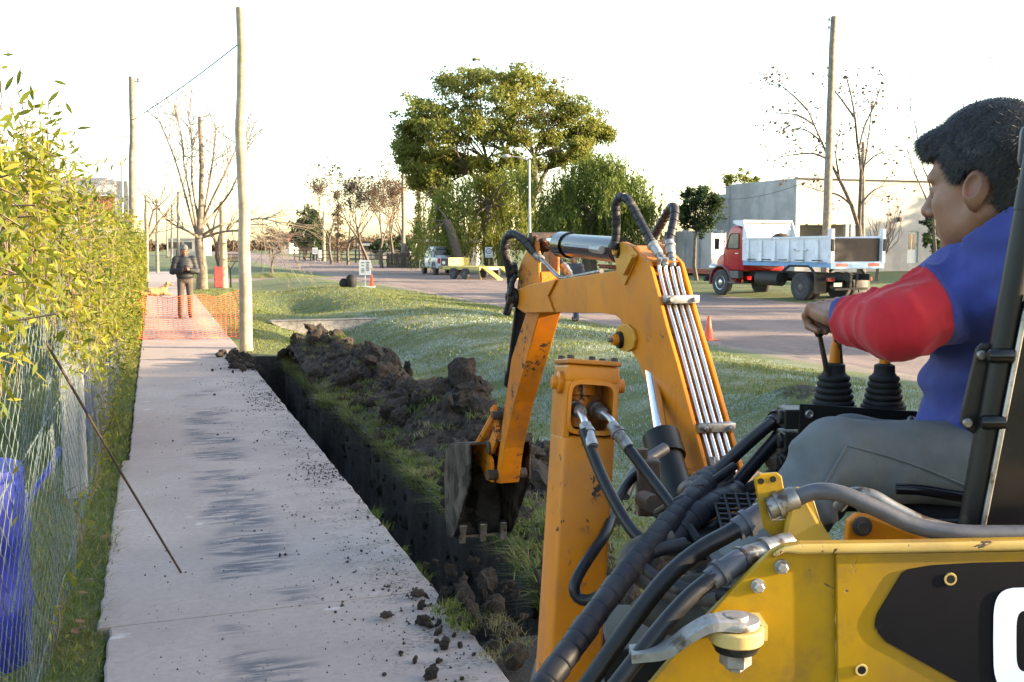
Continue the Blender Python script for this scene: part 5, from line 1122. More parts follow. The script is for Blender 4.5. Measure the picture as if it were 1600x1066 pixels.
# --- hoses
def hose(pts, r, mat='hose_black', n=30, name='hose', sides=10, parent=None):
    m = MB(); m.tube(spline([P(*q) if not isinstance(q, Vector) else q for q in pts], n), r, sides); return D(m, name, mat, smooth=True, parent=parent)
def wrap(pts, r, n=110, name='wrapped_hose', pitch=0.045, mat='hose_wrap', amp=0.16):
    raw_ = spline([P(*q) if not isinstance(q, Vector) else q for q in pts], n); cum = [0.0]
    for i in range(1, len(raw_)): cum.append(cum[-1]+(raw_[i]-raw_[i-1]).length)
    def at_(s):
        j = min(max(1, int(np.searchsorted(cum, s))), len(cum)-1); f = (s-cum[j-1])/max(cum[j]-cum[j-1], 1e-9); return raw_[j-1].lerp(raw_[j], min(max(f, 0), 1))
    sp_ = []; rs = []; s = 0.0; rr_ = random.Random(int(r*1e5)+len(pts))
    while s < cum[-1]:
        pl_ = pitch*rr_.uniform(0.75, 1.25); k_ = rr_.uniform(0.96, 1.05)
        for f, q in ((0.0, 1-amp*0.75), (0.05, 0.97), (0.12, 1.0), (0.5, 1.02), (0.86, 1.05), (0.95, 1.03), (0.985, 1-amp*0.75)): sp_.append(at_(s+f*pl_)); rs.append(r*q*k_)
        s += pl_
    m = MB(); m.tube(sp_, rs, 14); return D(m, name, mat, smooth=True, angle=38)
def fitting(a, b_, r, name='fitting', mat='steel', parent=None):
    a = P(*a) if not isinstance(a, Vector) else a; b_ = P(*b_) if not isinstance(b_, Vector) else b_; d = (b_-a); m = MB()
    m.tube([a, a+d*0.28, a+d*0.28, a+d*0.42, a+d*0.42, a+d*0.9, b_], [r*0.95, r*0.95, r*1.2, r*1.2, r, r, r*0.9], 12); return D(m, name, mat, smooth=True, angle=35, parent=parent)
hose([(912, 672, 2.22), (924, 705, 2.19), (950, 765, 2.12), (985, 825, 2.05), (1015, 852, 2.02), (1048, 856, 2.04)], 0.0125)
fitting((894, 634, 2.34), (908, 645, 2.28), 0.016); hose([(905, 643, 2.28), (912, 655, 2.25), (915, 668, 2.235)], 0.0085, 'steel_bright'); fitting((914, 664, 2.24), (926, 698, 2.19), 0.0145, mat='zinc')
hose([(962, 676, 2.26), (985, 705, 2.22), (1030, 765, 2.13), (1075, 825, 2.05), (1105, 870, 2.0)], 0.0125)
fitting((926, 636, 2.35), (944, 648, 2.30), 0.016); hose([(942, 646, 2.30), (954, 656, 2.28), (960, 668, 2.27)], 0.0085, 'steel_bright'); fitting((956, 664, 2.275), (982, 700, 2.22), 0.0145, mat='zinc')
hose([(1005, 735, 2.52), (985, 750, 2.5), (965, 780, 2.42), (948, 830, 2.22), (918, 875, 2.14), (898, 912, 2.10), (903, 934, 2.09), (925, 937, 2.08), (960, 915, 2.06)], 0.0125)
hose([(1040, 700, 2.7), (1010, 720, 2.66), (988, 745, 2.6), (975, 775, 2.55)], 0.016, 'hose_grey')
wrap([(840, 1085, 1.62), (880, 1030, 1.68), (930, 960, 1.78), (975, 900, 1.88), (1020, 845, 1.98), (1060, 800, 2.08), (1105, 755, 2.2)], 0.0225, pitch=0.036)
wrap([(1040, 855, 2.02), (1075, 815, 2.08), (1110, 790, 2.14), (1150, 770, 2.25)], 0.027, pitch=0.048, n=60, amp=0.2)
wrap([(1095, 775, 2.14), (1075, 770, 2.2), (1110, 745, 2.3)], 0.025, pitch=0.045, n=50, amp=0.2)
hose([(1085, 770, 2.24), (1120, 738, 2.3), (1160, 700, 2.38), (1200, 665, 2.45), (1222, 648, 2.5)], 0.0160)
hose([(1130, 780, 2.3), (1165, 740, 2.36), (1200, 700, 2.42), (1228, 668, 2.48)], 0.0165)
hose([(1120, 800, 2.3), (1150, 775, 2.34), (1200, 745, 2.4), (1236, 705, 2.45)], 0.014, 'hose_dusty'); hose([(1160, 800, 2.3), (1200, 765, 2.36), (1240, 725, 2.42)], 0.014)
fitting((1205, 662, 2.46), (1232, 641, 2.52), 0.020, mat='black_paint'); fitting((1214, 684, 2.45), (1236, 660, 2.5), 0.018, mat='hose_grey')
fitting((1205, 725, 2.4), (1240, 690, 2.48), 0.018, mat='valve_rust'); fitting((1215, 755, 2.38), (1244, 712, 2.46), 0.018, mat='hose_dusty')
hose([(1050, 840, 2.0), (1000, 850, 1.98), (980, 870, 1.95), (985, 890, 1.92), (1015, 912, 1.9), (1060, 930, 1.88), (1120, 935, 1.85)], 0.016, 'hose_dusty')
hose([(1070, 850, 1.98), (1020, 862, 1.95), (1000, 880, 1.92), (1020, 900, 1.9), (1070, 922, 1.87), (1140, 930, 1.85)], 0.014, 'hose_wrap')
hose([(890, 1110, 1.42), (935, 1045, 1.44), (985, 975, 1.46), (1040, 905, 1.48), (1090, 862, 1.5), (1135, 836, 1.52), (1160, 822, 1.53)], 0.0140)
fitting((1150, 828, 1.53), (1200, 798, 1.54), 0.0185, mat='hose_grey'); fitting((1185, 805, 1.54), (1212, 790, 1.55), 0.019)
hose([(925, 1120, 1.30), (975, 1055, 1.32), (1030, 985, 1.34), (1075, 935, 1.36), (1115, 902, 1.38)], 0.0125)
fitting((1108, 908, 1.38), (1160, 872, 1.40), 0.0165, mat='hose_grey'); fitting((1150, 880, 1.40), (1178, 868, 1.41), 0.0175, mat='steel'); fitting((1175, 868, 1.41), (1235, 848, 1.44), 0.0165)
fitting((1200, 795, 1.50), (1245, 776, 1.50), 0.018); hose([(1240, 780, 1.5), (1275, 768, 1.49), (1315, 772, 1.48), (1370, 795, 1.47), (1430, 822, 1.46), (1500, 833, 1.45), (1600, 834, 1.45), (1700, 832, 1.45)], 0.0125, 'hose_grey')
hose([(1310, 792, 1.6), (1330, 772, 1.58), (1362, 774, 1.57), (1400, 795, 1.56), (1450, 818, 1.55), (1520, 834, 1.55)], 0.010, 'steel')
# hose loops over the boom elbow and the dipper head
wrap([(957, 390, 3.52), (962, 372, 3.52), (963, 345, 3.51), (962, 320, 3.50), (970, 308, 3.48), (983, 315, 3.45), (998, 342, 3.42), (1012, 368, 3.38), (1018, 380, 3.36)], 0.0150, pitch=0.026, n=80, amp=0.22)
wrap([(1014, 384, 3.60), (1026, 362, 3.58), (1040, 338, 3.54), (1049, 324, 3.50), (1054, 328, 3.47), (1052, 350, 3.44), (1047, 372, 3.42), (1046, 384, 3.40)], 0.0150, pitch=0.026, n=80, amp=0.22)
for a_, b_, c_ in (((1016, 376, 3.37), (1030, 398, 3.33), (1040, 416, 3.30)), ((1046, 378, 3.41), (1048, 398, 3.37), (1052, 418, 3.34))): fitting(a_, b_, 0.0165, mat='zinc'); fitting(b_, c_, 0.0135, mat='steel')
wrap([(842, 402, 4.45), (830, 390, 4.47), (817, 374, 4.50), (803, 366, 4.54), (792, 370, 4.58), (788, 388, 4.62), (793, 412, 4.66), (798, 440, 4.70), (797, 468, 4.74), (792, 490, 4.78)], 0.0175, pitch=0.030, n=90, amp=0.2)
fitting((836, 397, 4.44), (848, 407, 4.42), 0.0165, mat='zinc'); hose([(846, 405, 4.40), (860, 420, 4.30), (874, 433, 4.20), (888, 434, 4.10), (940, 424, 3.75)], 0.009, 'steel')
wrap([(866, 392, 4.62), (870, 402, 4.60), (876, 412, 4.56), (882, 418, 4.52)], 0.0165, pitch=0.030, n=40, amp=0.2); fitting((880, 415, 4.53), (890, 428, 4.48), 0.0165, mat='zinc'); hose([(889, 426, 4.48), (897, 434, 4.40), (915, 430, 4.2)], 0.009, 'steel')
wrap([(796, 462, 4.60), (801, 440, 4.62), (806, 432, 4.64)], 0.012, pitch=0.03, n=30, amp=0.2)
# thinner tangled lines among the bundle
rh = random.Random(3)
for k in range(9):
    x0 = 1000+rh.random()*90; y0 = 800+rh.random()*90; hose([(x0, y0, 2.05+0.1*rh.random()), (x0+35, y0-30+20*rh.random(), 2.1), (x0+75, y0-25-25*rh.random(), 2.15+0.05*rh.random()), (x0+120, y0-60-20*rh.random(), 2.25)], 0.0065+0.004*rh.random(), ('hose_black', 'hose_dusty', 'hose_wrap')[k % 3])
# weld beads and mud on the side plate
# rusty valve blocks by the boom foot
m = MB(); m.box(P(1012, 760, 2.5), (0.055, 0.06, 0.14), (CR, CF, CZ)); vb = D(m, 'valve_block', 'valve_rust', bevel=0.006)
m = MB(); m.cyl(P(1004, 720, 2.5), (0,0,1), 0.014, 0.06, 10); D(m, 'valve_stem', 'valve_rust', smooth=True, parent=vb)
m = MB(); m.tube([P(1005, 780, 2.45), P(1022, 788, 2.38)], 0.022, 12); D(m, 'valve_plug', 'valve_rust', smooth=True, parent=vb)
m = MB(); m.box(C(0.42, 2.35, 0.80), (0.42, 0.30, 0.10), (CR, CF, CZ)); m.box(C(0.50, 2.2, 0.92), (0.12, 0.12, 0.18), (CR, CF, CZ)); D(m, 'hydraulic_manifold', 'black_paint', bevel=0.01)
# foot grating
fa = P(1112, 770, 2.15); t = D(MB().box(P(1150, 838, 1.98)-CZ*0.02, (0.14, 0.30, 0.015), (CR, CF, CZ)), 'foot_plate', 'black_paint', bevel=0.003)
for i in range(11):
    q = P(1112+2.2*i, 772+8*i, 2.15-0.018*i); m = MB(); m.tube([q, q+CR*0.12-CZ*0.004], 0.0042, 5); D(m, 'grate_bar', 'black_paint', parent=t)
for i in range(5):
    a = P(1113+18*i, 771, 2.15); b_ = P(1136+18*i, 855, 1.97); m = MB(); m.tube([a, b_], 0.0042, 5); D(m, 'grate_rod', 'black_paint', parent=t)
# --- control console with levers
CD = 2.28
m = MB(); pts = [P(1250, 631, CD), P(1434, 643, CD), P(1432, 800, CD), P(1240, 800, CD)]; m.prism(pts, CF*0.006); con = D(m, 'control_console', 'black_paint', bevel=0.002)
m = MB(); pts = [P(1250, 632, CD+0.007), P(1434, 644, CD+0.007), P(1434, 644, CD+0.26), P(1250, 632, CD+0.26)]; m.prism(pts, -CZ*0.2); D(m, 'console_box', 'black_paint', bevel=0.006, parent=con)
for px, py in ((1264, 647), (1423, 656)): m = MB(); m.lathe(P(px, py, CD), -CF, [(0.010, 0), (0.010, 0.005), (0.007, 0.007), (0.004, 0.004)], 10); D(m, 'console_bolt', 'steel', smooth=True, parent=con)
for k in range(3): m = MB(); m.box(P(1240, 652+36*k, CD+0.04), (0.06, 0.07, 0.045), (CR, CF, CZ)); m.cyl(P(1226, 652+36*k, CD+0.03), CR, 0.018, 0.03, 10); D(m, 'spool_valve', 'black_paint', bevel=0.004, parent=con)
m = MB(); m.box(C(1.02, 2.55, 0.66), (0.16, 0.14, 0.95), (CR, CF, CZ)); D(m, 'console_pedestal', 'black_paint', bevel=0.01, parent=con)
def boot(px, py, r, h_):
    c = P(px, py, CD+0.09); c.z = P(px, 637, CD+0.09).z; pr = [(r*1.15, -0.01), (r*1.15, 0.006)]
    nr = 5
    for k in range(nr):
        z = 0.008+h_*k/nr; f = 1-0.30*k/nr; pr += [(r*f, z), (r*f*1.05, z+h_/nr*0.35), (r*f, z+h_/nr*0.7), (r*f*0.86, z+h_/nr*0.85)]
    pr += [(r*0.55, h_+0.012), (r*0.52, h_+0.03), (r*0.3, h_+0.034)]
    m = MB(); m.lathe(c, (0,0,1), pr, 22); b_ = D(m, 'lever_boot', 'black_rubber', smooth=True, parent=con, angle=60); return c
c1 = boot(1302, 634, 0.046, 0.072); c2 = boot(1380, 636, 0.044, 0.070)
def lever(a, b_, r0, name, mat): m = MB(); m.tube([a, b_], [r0, r0*0.8], 10); return D(m, name, mat, smooth=True, parent=con)
for c_ in (c1, c2): m = MB(); m.lathe(c_+CZ*0.10, (0.04, 0, 1), [(0.013, 0), (0.012, 0.035), (0.009, 0.05), (0.009, 0.085), (0.006, 0.09)], 12); D(m, 'lever_stub', 'orange_paint', smooth=True, parent=con)
la = P(1293, 585, CD+0.07); lb = P(1280, 520, CD+0.03); lever(la, lb, 0.0065, 'lever_rod', 'rust_iron'); m = MB(); lc_ = P(1270, 488, CD+0.01); m.tube([lb+(lb-lc_)*0.1, lb.lerp(lc_, 0.3), lc_], [0.010, 0.0135, 0.0145], 14); D(m, 'lever_handle', 'black_rubber', smooth=True, parent=con)
LEVER_TOP = lc_
lever(P(1315, 587, CD+0.1), P(1311, 530, CD+0.08), 0.0065, 'lever_rod', 'rust_iron'); m = MB(); m.tube([P(1311, 533, CD+0.08), P(1308, 490, CD+0.06)], [0.011, 0.014], 14); D(m, 'lever_handle', 'black_rubber', smooth=True, parent=con)
# --- loader frame: yellow side plate with decal
YD = 1.36
def yp(px, py, o=0.0): return P(px, py, YD+o)
outl = [(985, 1100), (1018, 1066), (1100, 968), (1180, 886), (1205, 862), (1225, 852), (1250, 848), (1420, 846), (1620, 842), (1850, 838), (1850, 1420), (900, 1420), (900, 1230)]
m = MB(); m.prism([yp(*q) for q in outl], CF*0.012); yel = D(m, 'loader_side_plate', 'yellow_paint', bevel=0.002)
m = MB(); m.hull8([yp(1296, 866, -0.0135), yp(1312, 866, -0.0135), yp(1312, 866, -0.001), yp(1296, 866, -0.001), yp(1296, 852, -0.0135), yp(1312, 852, -0.0135), yp(1312, 852, -0.001), yp(1296, 852, -0.001)])
m = MB(); m.prism([yp(1306, 866, -0.006), yp(1850, 858, -0.006), yp(1850, 1420, -0.006), yp(1312, 1420, -0.006)], CF*0.0055); D(m, 'folded_panel', 'yellow_paint', bevel=0.002, parent=yel)
fl_ = [(1208, 861), (1226, 851), (1250, 847), (1420, 845), (1620, 841), (1850, 837)]
m = MB(); V = []; 
for px, py in fl_: V += [yp(px, py+3, -0.016), yp(px, py+3, 0.14), yp(px, py+19 if px > 1230 else py+12, -0.016), yp(px, py+19 if px > 1230 else py+12, 0.14)]
m.add([Vector(v) for v in V], [f for i in range(len(fl_)-1) for f in ((4*i, 4*i+4, 4*i+5, 4*i+1), (4*i+2, 4*i+3, 4*i+7, 4*i+6), (4*i, 4*i+2, 4*i+6, 4*i+4), (4*i+1, 4*i+5, 4*i+7, 4*i+3))]+[(0, 1, 3, 2), tuple(4*(len(fl_)-1)+k for k in (0, 2, 3, 1))]); D(m, 'top_flange', 'yellow_edge', bevel=0.004, smooth=True, parent=yel)
m = MB(); m.prism([yp(1460, 870, 0.15), yp(1850, 862, 0.15), yp(1850, 1420, 0.15), yp(960, 1420, 0.15)], CF*0.012); D(m, 'inner_side_plate', 'yellow_paint', parent=yel)
dec = [(1369, 968), (1372, 958), (1410, 896), (1420, 890), (1455, 884), (1520, 880), (1600, 878), (1850, 872), (1850, 1230), (1580, 1112), (1384, 1003), (1373, 990), (1368, 978)]
m = MB(); m.prism([yp(*q, -0.0085) for q in dec], CF*0.002); dc = D(m, 'decal_panel', 'decal_black', parent=yel)
def ringshape(cx, cy, rx, ry, k, n=32):
    out = []
    for i in range(n):
        a = 2*math.pi*i/n; s = lambda x: math.copysign(abs(x)**k, x); out.append((cx+rx*s(math.cos(a)), cy+ry*s(math.sin(a))))
    return out
# the numeral: a rounded stroke of a 6 that runs off towards the cab
o_ = ringshape(1612, 1000, 60, 82, 0.45); i_ = ringshape(1612, 1002, 24, 48, 0.45); n = len(o_)
m = MB(); V = [yp(*q, -0.0105) for q in o_]+[yp(*q, -0.0105) for q in i_]; m.add(V, [(i, (i+1) % n, n+(i+1) % n, n+i) for i in range(n)]); m.add([yp(1634, 992, -0.0104), yp(1660, 992, -0.0104), yp(1660, 1012, -0.0104), yp(1634, 1012, -0.0104)], [(0, 1, 2, 3)]); D(m, 'decal_numeral', 'decal_white', parent=dc)
def hexbolt(px, py, r, o=0.0, mat='zinc', name='bolt'):
    c = yp(px, py, o); m = MB(); m.lathe(c, -CF, [(r*1.5, 0), (r*1.5, 0.003)], 18); m2_ = D(m, 'washer', mat, smooth=True, parent=yel); m = MB(); m.lathe(c-CF*0.003, -CF, [(r*1.1, 0), (r*1.1, 0.008), (r*0.8, 0.010)], 6); D(m, name, mat, parent=yel)
hexbolt(1221, 885, 0.0068); hexbolt(1184, 915, 0.0066)
for px, py in ((1485, 905), (1346, 1047)):
    m = MB(); m.lathe(yp(px, py, -0.0075 if px < 1400 else -0.0090), -CF, [(0.009, 0), (0.0085, 0.0012), (0.006, 0.0012), (0.0055, 0.0002)], 16); D(m, 'hole_rim', 'yellow_edge', parent=yel); m = MB(); m.lathe(yp(px, py, -0.0079 if px < 1400 else -0.0094), -CF, [(0.0062, 0), (0.0061, 0.0006)], 16); D(m, 'hole', 'black_paint', parent=yel)
m = MB(); m.tube([yp(1309-0.0*i+1.5*math.sin(i*2.3), 868+20*i, -0.0015) for i in range(24)], [0.0022+0.0009*(i % 2) for i in range(24)], 6); D(m, 'weld_bead', 'yellow_edge', smooth=True, parent=yel)
# yellow hose bracket
br = [(1178, 748), (1186, 741), (1215, 739), (1222, 745), (1228, 778), (1205, 775), (1198, 795), (1206, 815), (1232, 812), (1240, 834), (1205, 838), (1194, 826)]
m = MB(); m.prism([P(*q, 1.50) for q in br], CF*0.008); yb = D(m, 'hose_bracket', 'yellow_paint', bevel=0.002)
for px, py in ((1189, 752), (1208, 749)): m = MB(); m.lathe(P(px, py, 1.5), -CF, [(0.0048, 0), (0.0046, 0.001)], 12); D(m, 'bracket_hole', 'black_paint', parent=yb)
m = MB(); m.prism([P(1225, 848, 1.47), P(1232, 775, 1.50), P(1246, 762, 1.50), P(1268, 768, 1.5), P(1282, 815, 1.49), P(1305, 850, 1.47)], CF*0.010); D(m, 'bracket_gusset', 'yellow_paint', bevel=0.002, parent=yb)
# shackle lug, steel link and bolt on the plate
lug_ = yp(1150, 990, -0.05); m = MB(); m.lathe(lug_+CZ*0.0, (0,0,1), [(0.034, -0.010), (0.036, -0.008), (0.036, 0.008), (0.034, 0.010)], 24); m.box(lug_+CF*0.03+CR*0.012, (0.06, 0.06, 0.02), (CR, CF, CZ)); D(m, 'tow_lug', 'yellow_edge', smooth=True, parent=yel)
m = MB(); sp_ = spline([P(985, 1022, 1.33), P(1040, 1015, 1.315), P(1075, 992, 1.305), P(1110, 974, 1.30), P(1150, 973, 1.30)], 16)
for i in range(len(sp_)-1):
    a, b_ = sp_[i], sp_[i+1]; w_ = 0.018; m.hull8([a-CF*w_-CZ*0.006, a+CF*w_-CZ*0.006, a+CF*w_+CZ*0.006, a-CF*w_+CZ*0.006, b_-CF*w_-CZ*0.006, b_+CF*w_-CZ*0.006, b_+CF*w_+CZ*0.006, b_-CF*w_+CZ*0.006])
D(m, 'steel_link', 'zinc', parent=yel)
m = MB(); m.lathe(lug_+CZ*0.012, (0,0,1), [(0.030, 0), (0.031, 0.004), (0.030, 0.009), (0.016, 0.009), (0.015, 0.014)], 22); D(m, 'link_eye', 'zinc', smooth=True, parent=yel)
m = MB(); m.lathe(lug_-CZ*0.010, (0,0,-1), [(0.032, 0), (0.031, 0.006), (0.028, 0.007), (0.028, 0.012), (0.024, 0.013)], 22); D(m, 'lug_washer', 'black_paint', smooth=True, parent=yel)
m = MB(); m.lathe(lug_-CZ*0.023, (0,0,-1), [(0.021, 0), (0.021, 0.018), (0.018, 0.020), (0.012, 0.020), (0.012, 0.026)], 6); D(m, 'lug_nut', 'zinc', parent=yel)
# orange bracket, seat, post and black panel
m = MB(); m.prism([P(*q, 1.72) for q in ((1322, 850), (1326, 815), (1340, 804), (1358, 806), (1470, 850))], CF*0.02); ob = D(m, 'seat_bracket', 'orange_paint', bevel=0.004)
m = MB(); m.lathe(P(1346, 822, 1.72), -CF, [(0.017, 0), (0.017, 0.006), (0.010, 0.008), (0.010, 0.014)], 14); D(m, 'bracket_bolt', 'rust_iron', smooth=True, parent=ob)
SD = 2.0
m = MB(); c_ = P(1480, 800, SD+0.02); m.box(C(0.98, 2.10, c_.z-0.01), (0.46, 0.48, 0.09), (CR, CF, CZ)); seat = D(m, 'seat', 'black_gloss', bevel=0.03, smooth=True, seg=3)
m = MB(); m.tube(spline([P(1400, 764, 1.84), P(1440, 766, 1.83), P(1490, 774, 1.82), P(1540, 780, 1.82)], 12), 0.010, 10); D(m, 'seat_edge', 'black_gloss', smooth=True, parent=seat)
m = MB(); m.box(C(0.98, 2.12, 0.72), (0.34, 0.36, 0.95), (CR, CF, CZ)); D(m, 'seat_pedestal', 'black_paint', bevel=0.02, parent=seat)
for i in range(10): m = MB(); m.box(P(1392+9*i, 785+5.5*i, 1.80), (0.012, 0.03, 0.008), (CR, CF, CZ)); D(m, 'tread_stud', 'black_paint', parent=seat)
m = MB(); m.tube([P(1606, 330, 1.62), P(1586, 440, 1.62), P(1552, 620, 1.62), P(1515, 840, 1.62)], 0.020, 14); post = D(m, 'cab_post', 'black_paint', smooth=True)
m = MB(); m.prism([P(1608, 470, 1.60), P(1800, 420, 1.60), P(1800, 860, 1.60), P(1532, 836, 1.60)], CF*0.010); D(m, 'cab_panel', 'black_gloss', parent=post)
m = MB(); m.tube([P(1609, 460, 1.597), P(1600, 496, 1.597), P(1533, 838, 1.597)], 0.0045, 8); D(m, 'panel_edge', 'steel', smooth=True, parent=post)
m = MB(); m.prism([P(*q, 1.62) for q in ((1503, 664), (1506, 640), (1528, 545), (1536, 537), (1562, 536), (1568, 548), (1542, 680), (1538, 690))], CF*0.012); hb = D(m, 'post_hinge', 'black_paint', bevel=0.003, parent=post)
for px, py in ((1533, 555), (1511, 661)): m = MB(); m.lathe(P(px, py, 1.62), -CF, [(0.008, 0), (0.008, 0.004), (0.006, 0.006)], 12); D(m, 'hinge_bolt', 'steel', smooth=True, parent=post)
for px, py in ((1560, 556), (1548, 660)): m = MB(); m.lathe(P(px, py, 1.60), -CR, [(0.012, -0.02), (0.012, 0.01), (0.008, 0.016)], 12); D(m, 'hinge_knuckle', 'black_gloss', smooth=True, parent=post)
m = MB(); m.hull8([P(1588, 262, 1.66), P(1640, 275, 1.66), P(1640, 275, 1.80), P(1588, 262, 1.80), P(1594, 196, 1.66), P(1640, 190, 1.66), P(1640, 190, 1.80), P(1594, 196, 1.80)]); D(m, 'cab_fitting', 'hose_grey', bevel=0.012, smooth=True, parent=post)
m = MB(); m.tube([P(1606, 330, 1.62), P(1640, 150, 1.62), P(1700, 40, 1.66)], 0.022, 12); D(m, 'cab_upright', 'black_paint', smooth=True, parent=post)
# --- loader body and wheels beside the camera (mostly out of frame)
m = MB(); m.box(C(1.75, 1.85, 0.72), (1.6, 0.85, 0.75), (CR, CF, CZ)); D(m, 'loader_body', 'yellow_paint', bevel=0.03)
m = MB(); m.box(C(2.1, 1.9, 1.55), (0.7, 0.8, 0.9), (CR, CF, CZ)); D(m, 'engine_cover', 'black_paint', bevel=0.04)
for xw, dw in ((1.35, 1.32), (2.25, 1.32), (1.35, 2.42), (2.25, 2.42)):
    c_ = C(xw, dw, 0.36); m = MB(); m.lathe(c_, CF, [(0.20, -0.12), (0.33, -0.13), (0.38, -0.10), (0.385, 0), (0.38, 0.10), (0.33, 0.13), (0.20, 0.12)], 28); wh = D(m, 'wheel', 'black_rubber', smooth=True); m = MB(); m.lathe(c_, CF, [(0.05, -0.10), (0.20, -0.10), (0.20, 0.10), (0.05, 0.10)], 20); D(m, 'rim', 'yellow_paint', smooth=True, parent=wh)
# ---------------------------------------------------------------- vehicles
simple('truck_red', (0.34, 0.011, 0.020), (0.27, 0.008, 0.015), scale=3, rough=0.22, bump=0.02, c3=(0.30, 0.05, 0.035), s3=5, t3=(0.62, 0.8))
simple('truck_white', (0.62, 0.64, 0.68), (0.52, 0.54, 0.58), scale=3, rough=0.55, bump=0.1, c3=(0.24, 0.13, 0.07), s3=6, t3=(0.63, 0.70))
simple('truck_blue', (0.16, 0.33, 0.55), (0.12, 0.26, 0.46), scale=4, rough=0.5, bump=0.05, c3=(0.30, 0.20, 0.15), s3=8, t3=(0.66, 0.72))
simple('truck_dark', (0.016, 0.016, 0.018), (0.030, 0.028, 0.028), scale=6, rough=0.7, bump=0.3)
simple('truck_rust', (0.016, 0.013, 0.014), (0.028, 0.020, 0.018), scale=5, rough=0.8, bump=0.4, bscale=20)
simple('tyre', (0.028, 0.027, 0.030), (0.050, 0.045, 0.045), scale=8, rough=0.85, bump=0.3, bscale=40)
simple('rim_grey', (0.07, 0.065, 0.065), (0.10, 0.09, 0.085), scale=8, rough=0.6, bump=0.1)
simple('tail_red', (0.35, 0.02, 0.02), (0.25, 0.015, 0.015), rough=0.2, bump=0)
simple('print_red', (0.45, 0.05, 0.05), (0.35, 0.04, 0.04), rough=0.6, bump=0, scale=20)
def glassmat():
    k = NT('cab_glass'); k.set(Roughness=0.04); k.color((0.02, 0.025, 0.03)); tr = k.n('ShaderNodeBsdfTransparent'); tr.inputs[0].default_value = (0.75, 0.8, 0.82, 1); mx = k.n('ShaderNodeMixShader'); mx.inputs[0].default_value = 0.45
    k.l(tr.outputs[0], mx.inputs[2]); k.l(k.b.outputs[0], mx.inputs[1]); k.l(mx.outputs[0], k.out.inputs[0])
glassmat()
def wheel_part(parent, c, r, wd, rimmat, side, name='wheel', dual=False, hub=True):
    y = Vector((0, 1, 0)); c = Vector(c); m = MB(); tr = 0.56*r
    def tyre(cc): m.lathe(cc, y, [(tr, -wd*0.42), (r*0.80, -wd*0.5), (r*0.95, -wd*0.46), (r, -wd*0.34), (r, wd*0.34), (r*0.95, wd*0.46), (r*0.80, wd*0.5), (tr, wd*0.42)], 32)
    tyre(c); w_ = m.build(name, 'tyre', parent, smooth=True, angle=50)
    if dual: m = MB(); tyre(c-y*side*wd*1.12); m.build('tyre', 'tyre', w_, smooth=True, angle=50)
    m = MB(); s = y*side
    m.lathe(c, s, [(tr*1.02, wd*0.40), (tr*0.98, wd*0.47), (tr*0.86, wd*0.40), (tr*0.80, wd*(-0.02 if dual else 0.26)), (tr*0.45, wd*(0.0 if dual else 0.36)), (tr*0.40, wd*0.42), (tr*0.18, wd*0.46), (0.01, wd*0.47)], 28); m.build('rim', rimmat, w_, smooth=True, angle=50)
    if hub:
        for k in range(8):
            a = k*math.pi/4; q = c+Vector((math.cos(a)*tr*0.6, side*wd*(0.06 if dual else 0.34), math.sin(a)*tr*0.6)); m = MB(); m.lathe(q, s, [(0.022, -0.02), (0.022, 0.02)], 6); m.build('wheel_nut', rimmat, w_)
    return w_
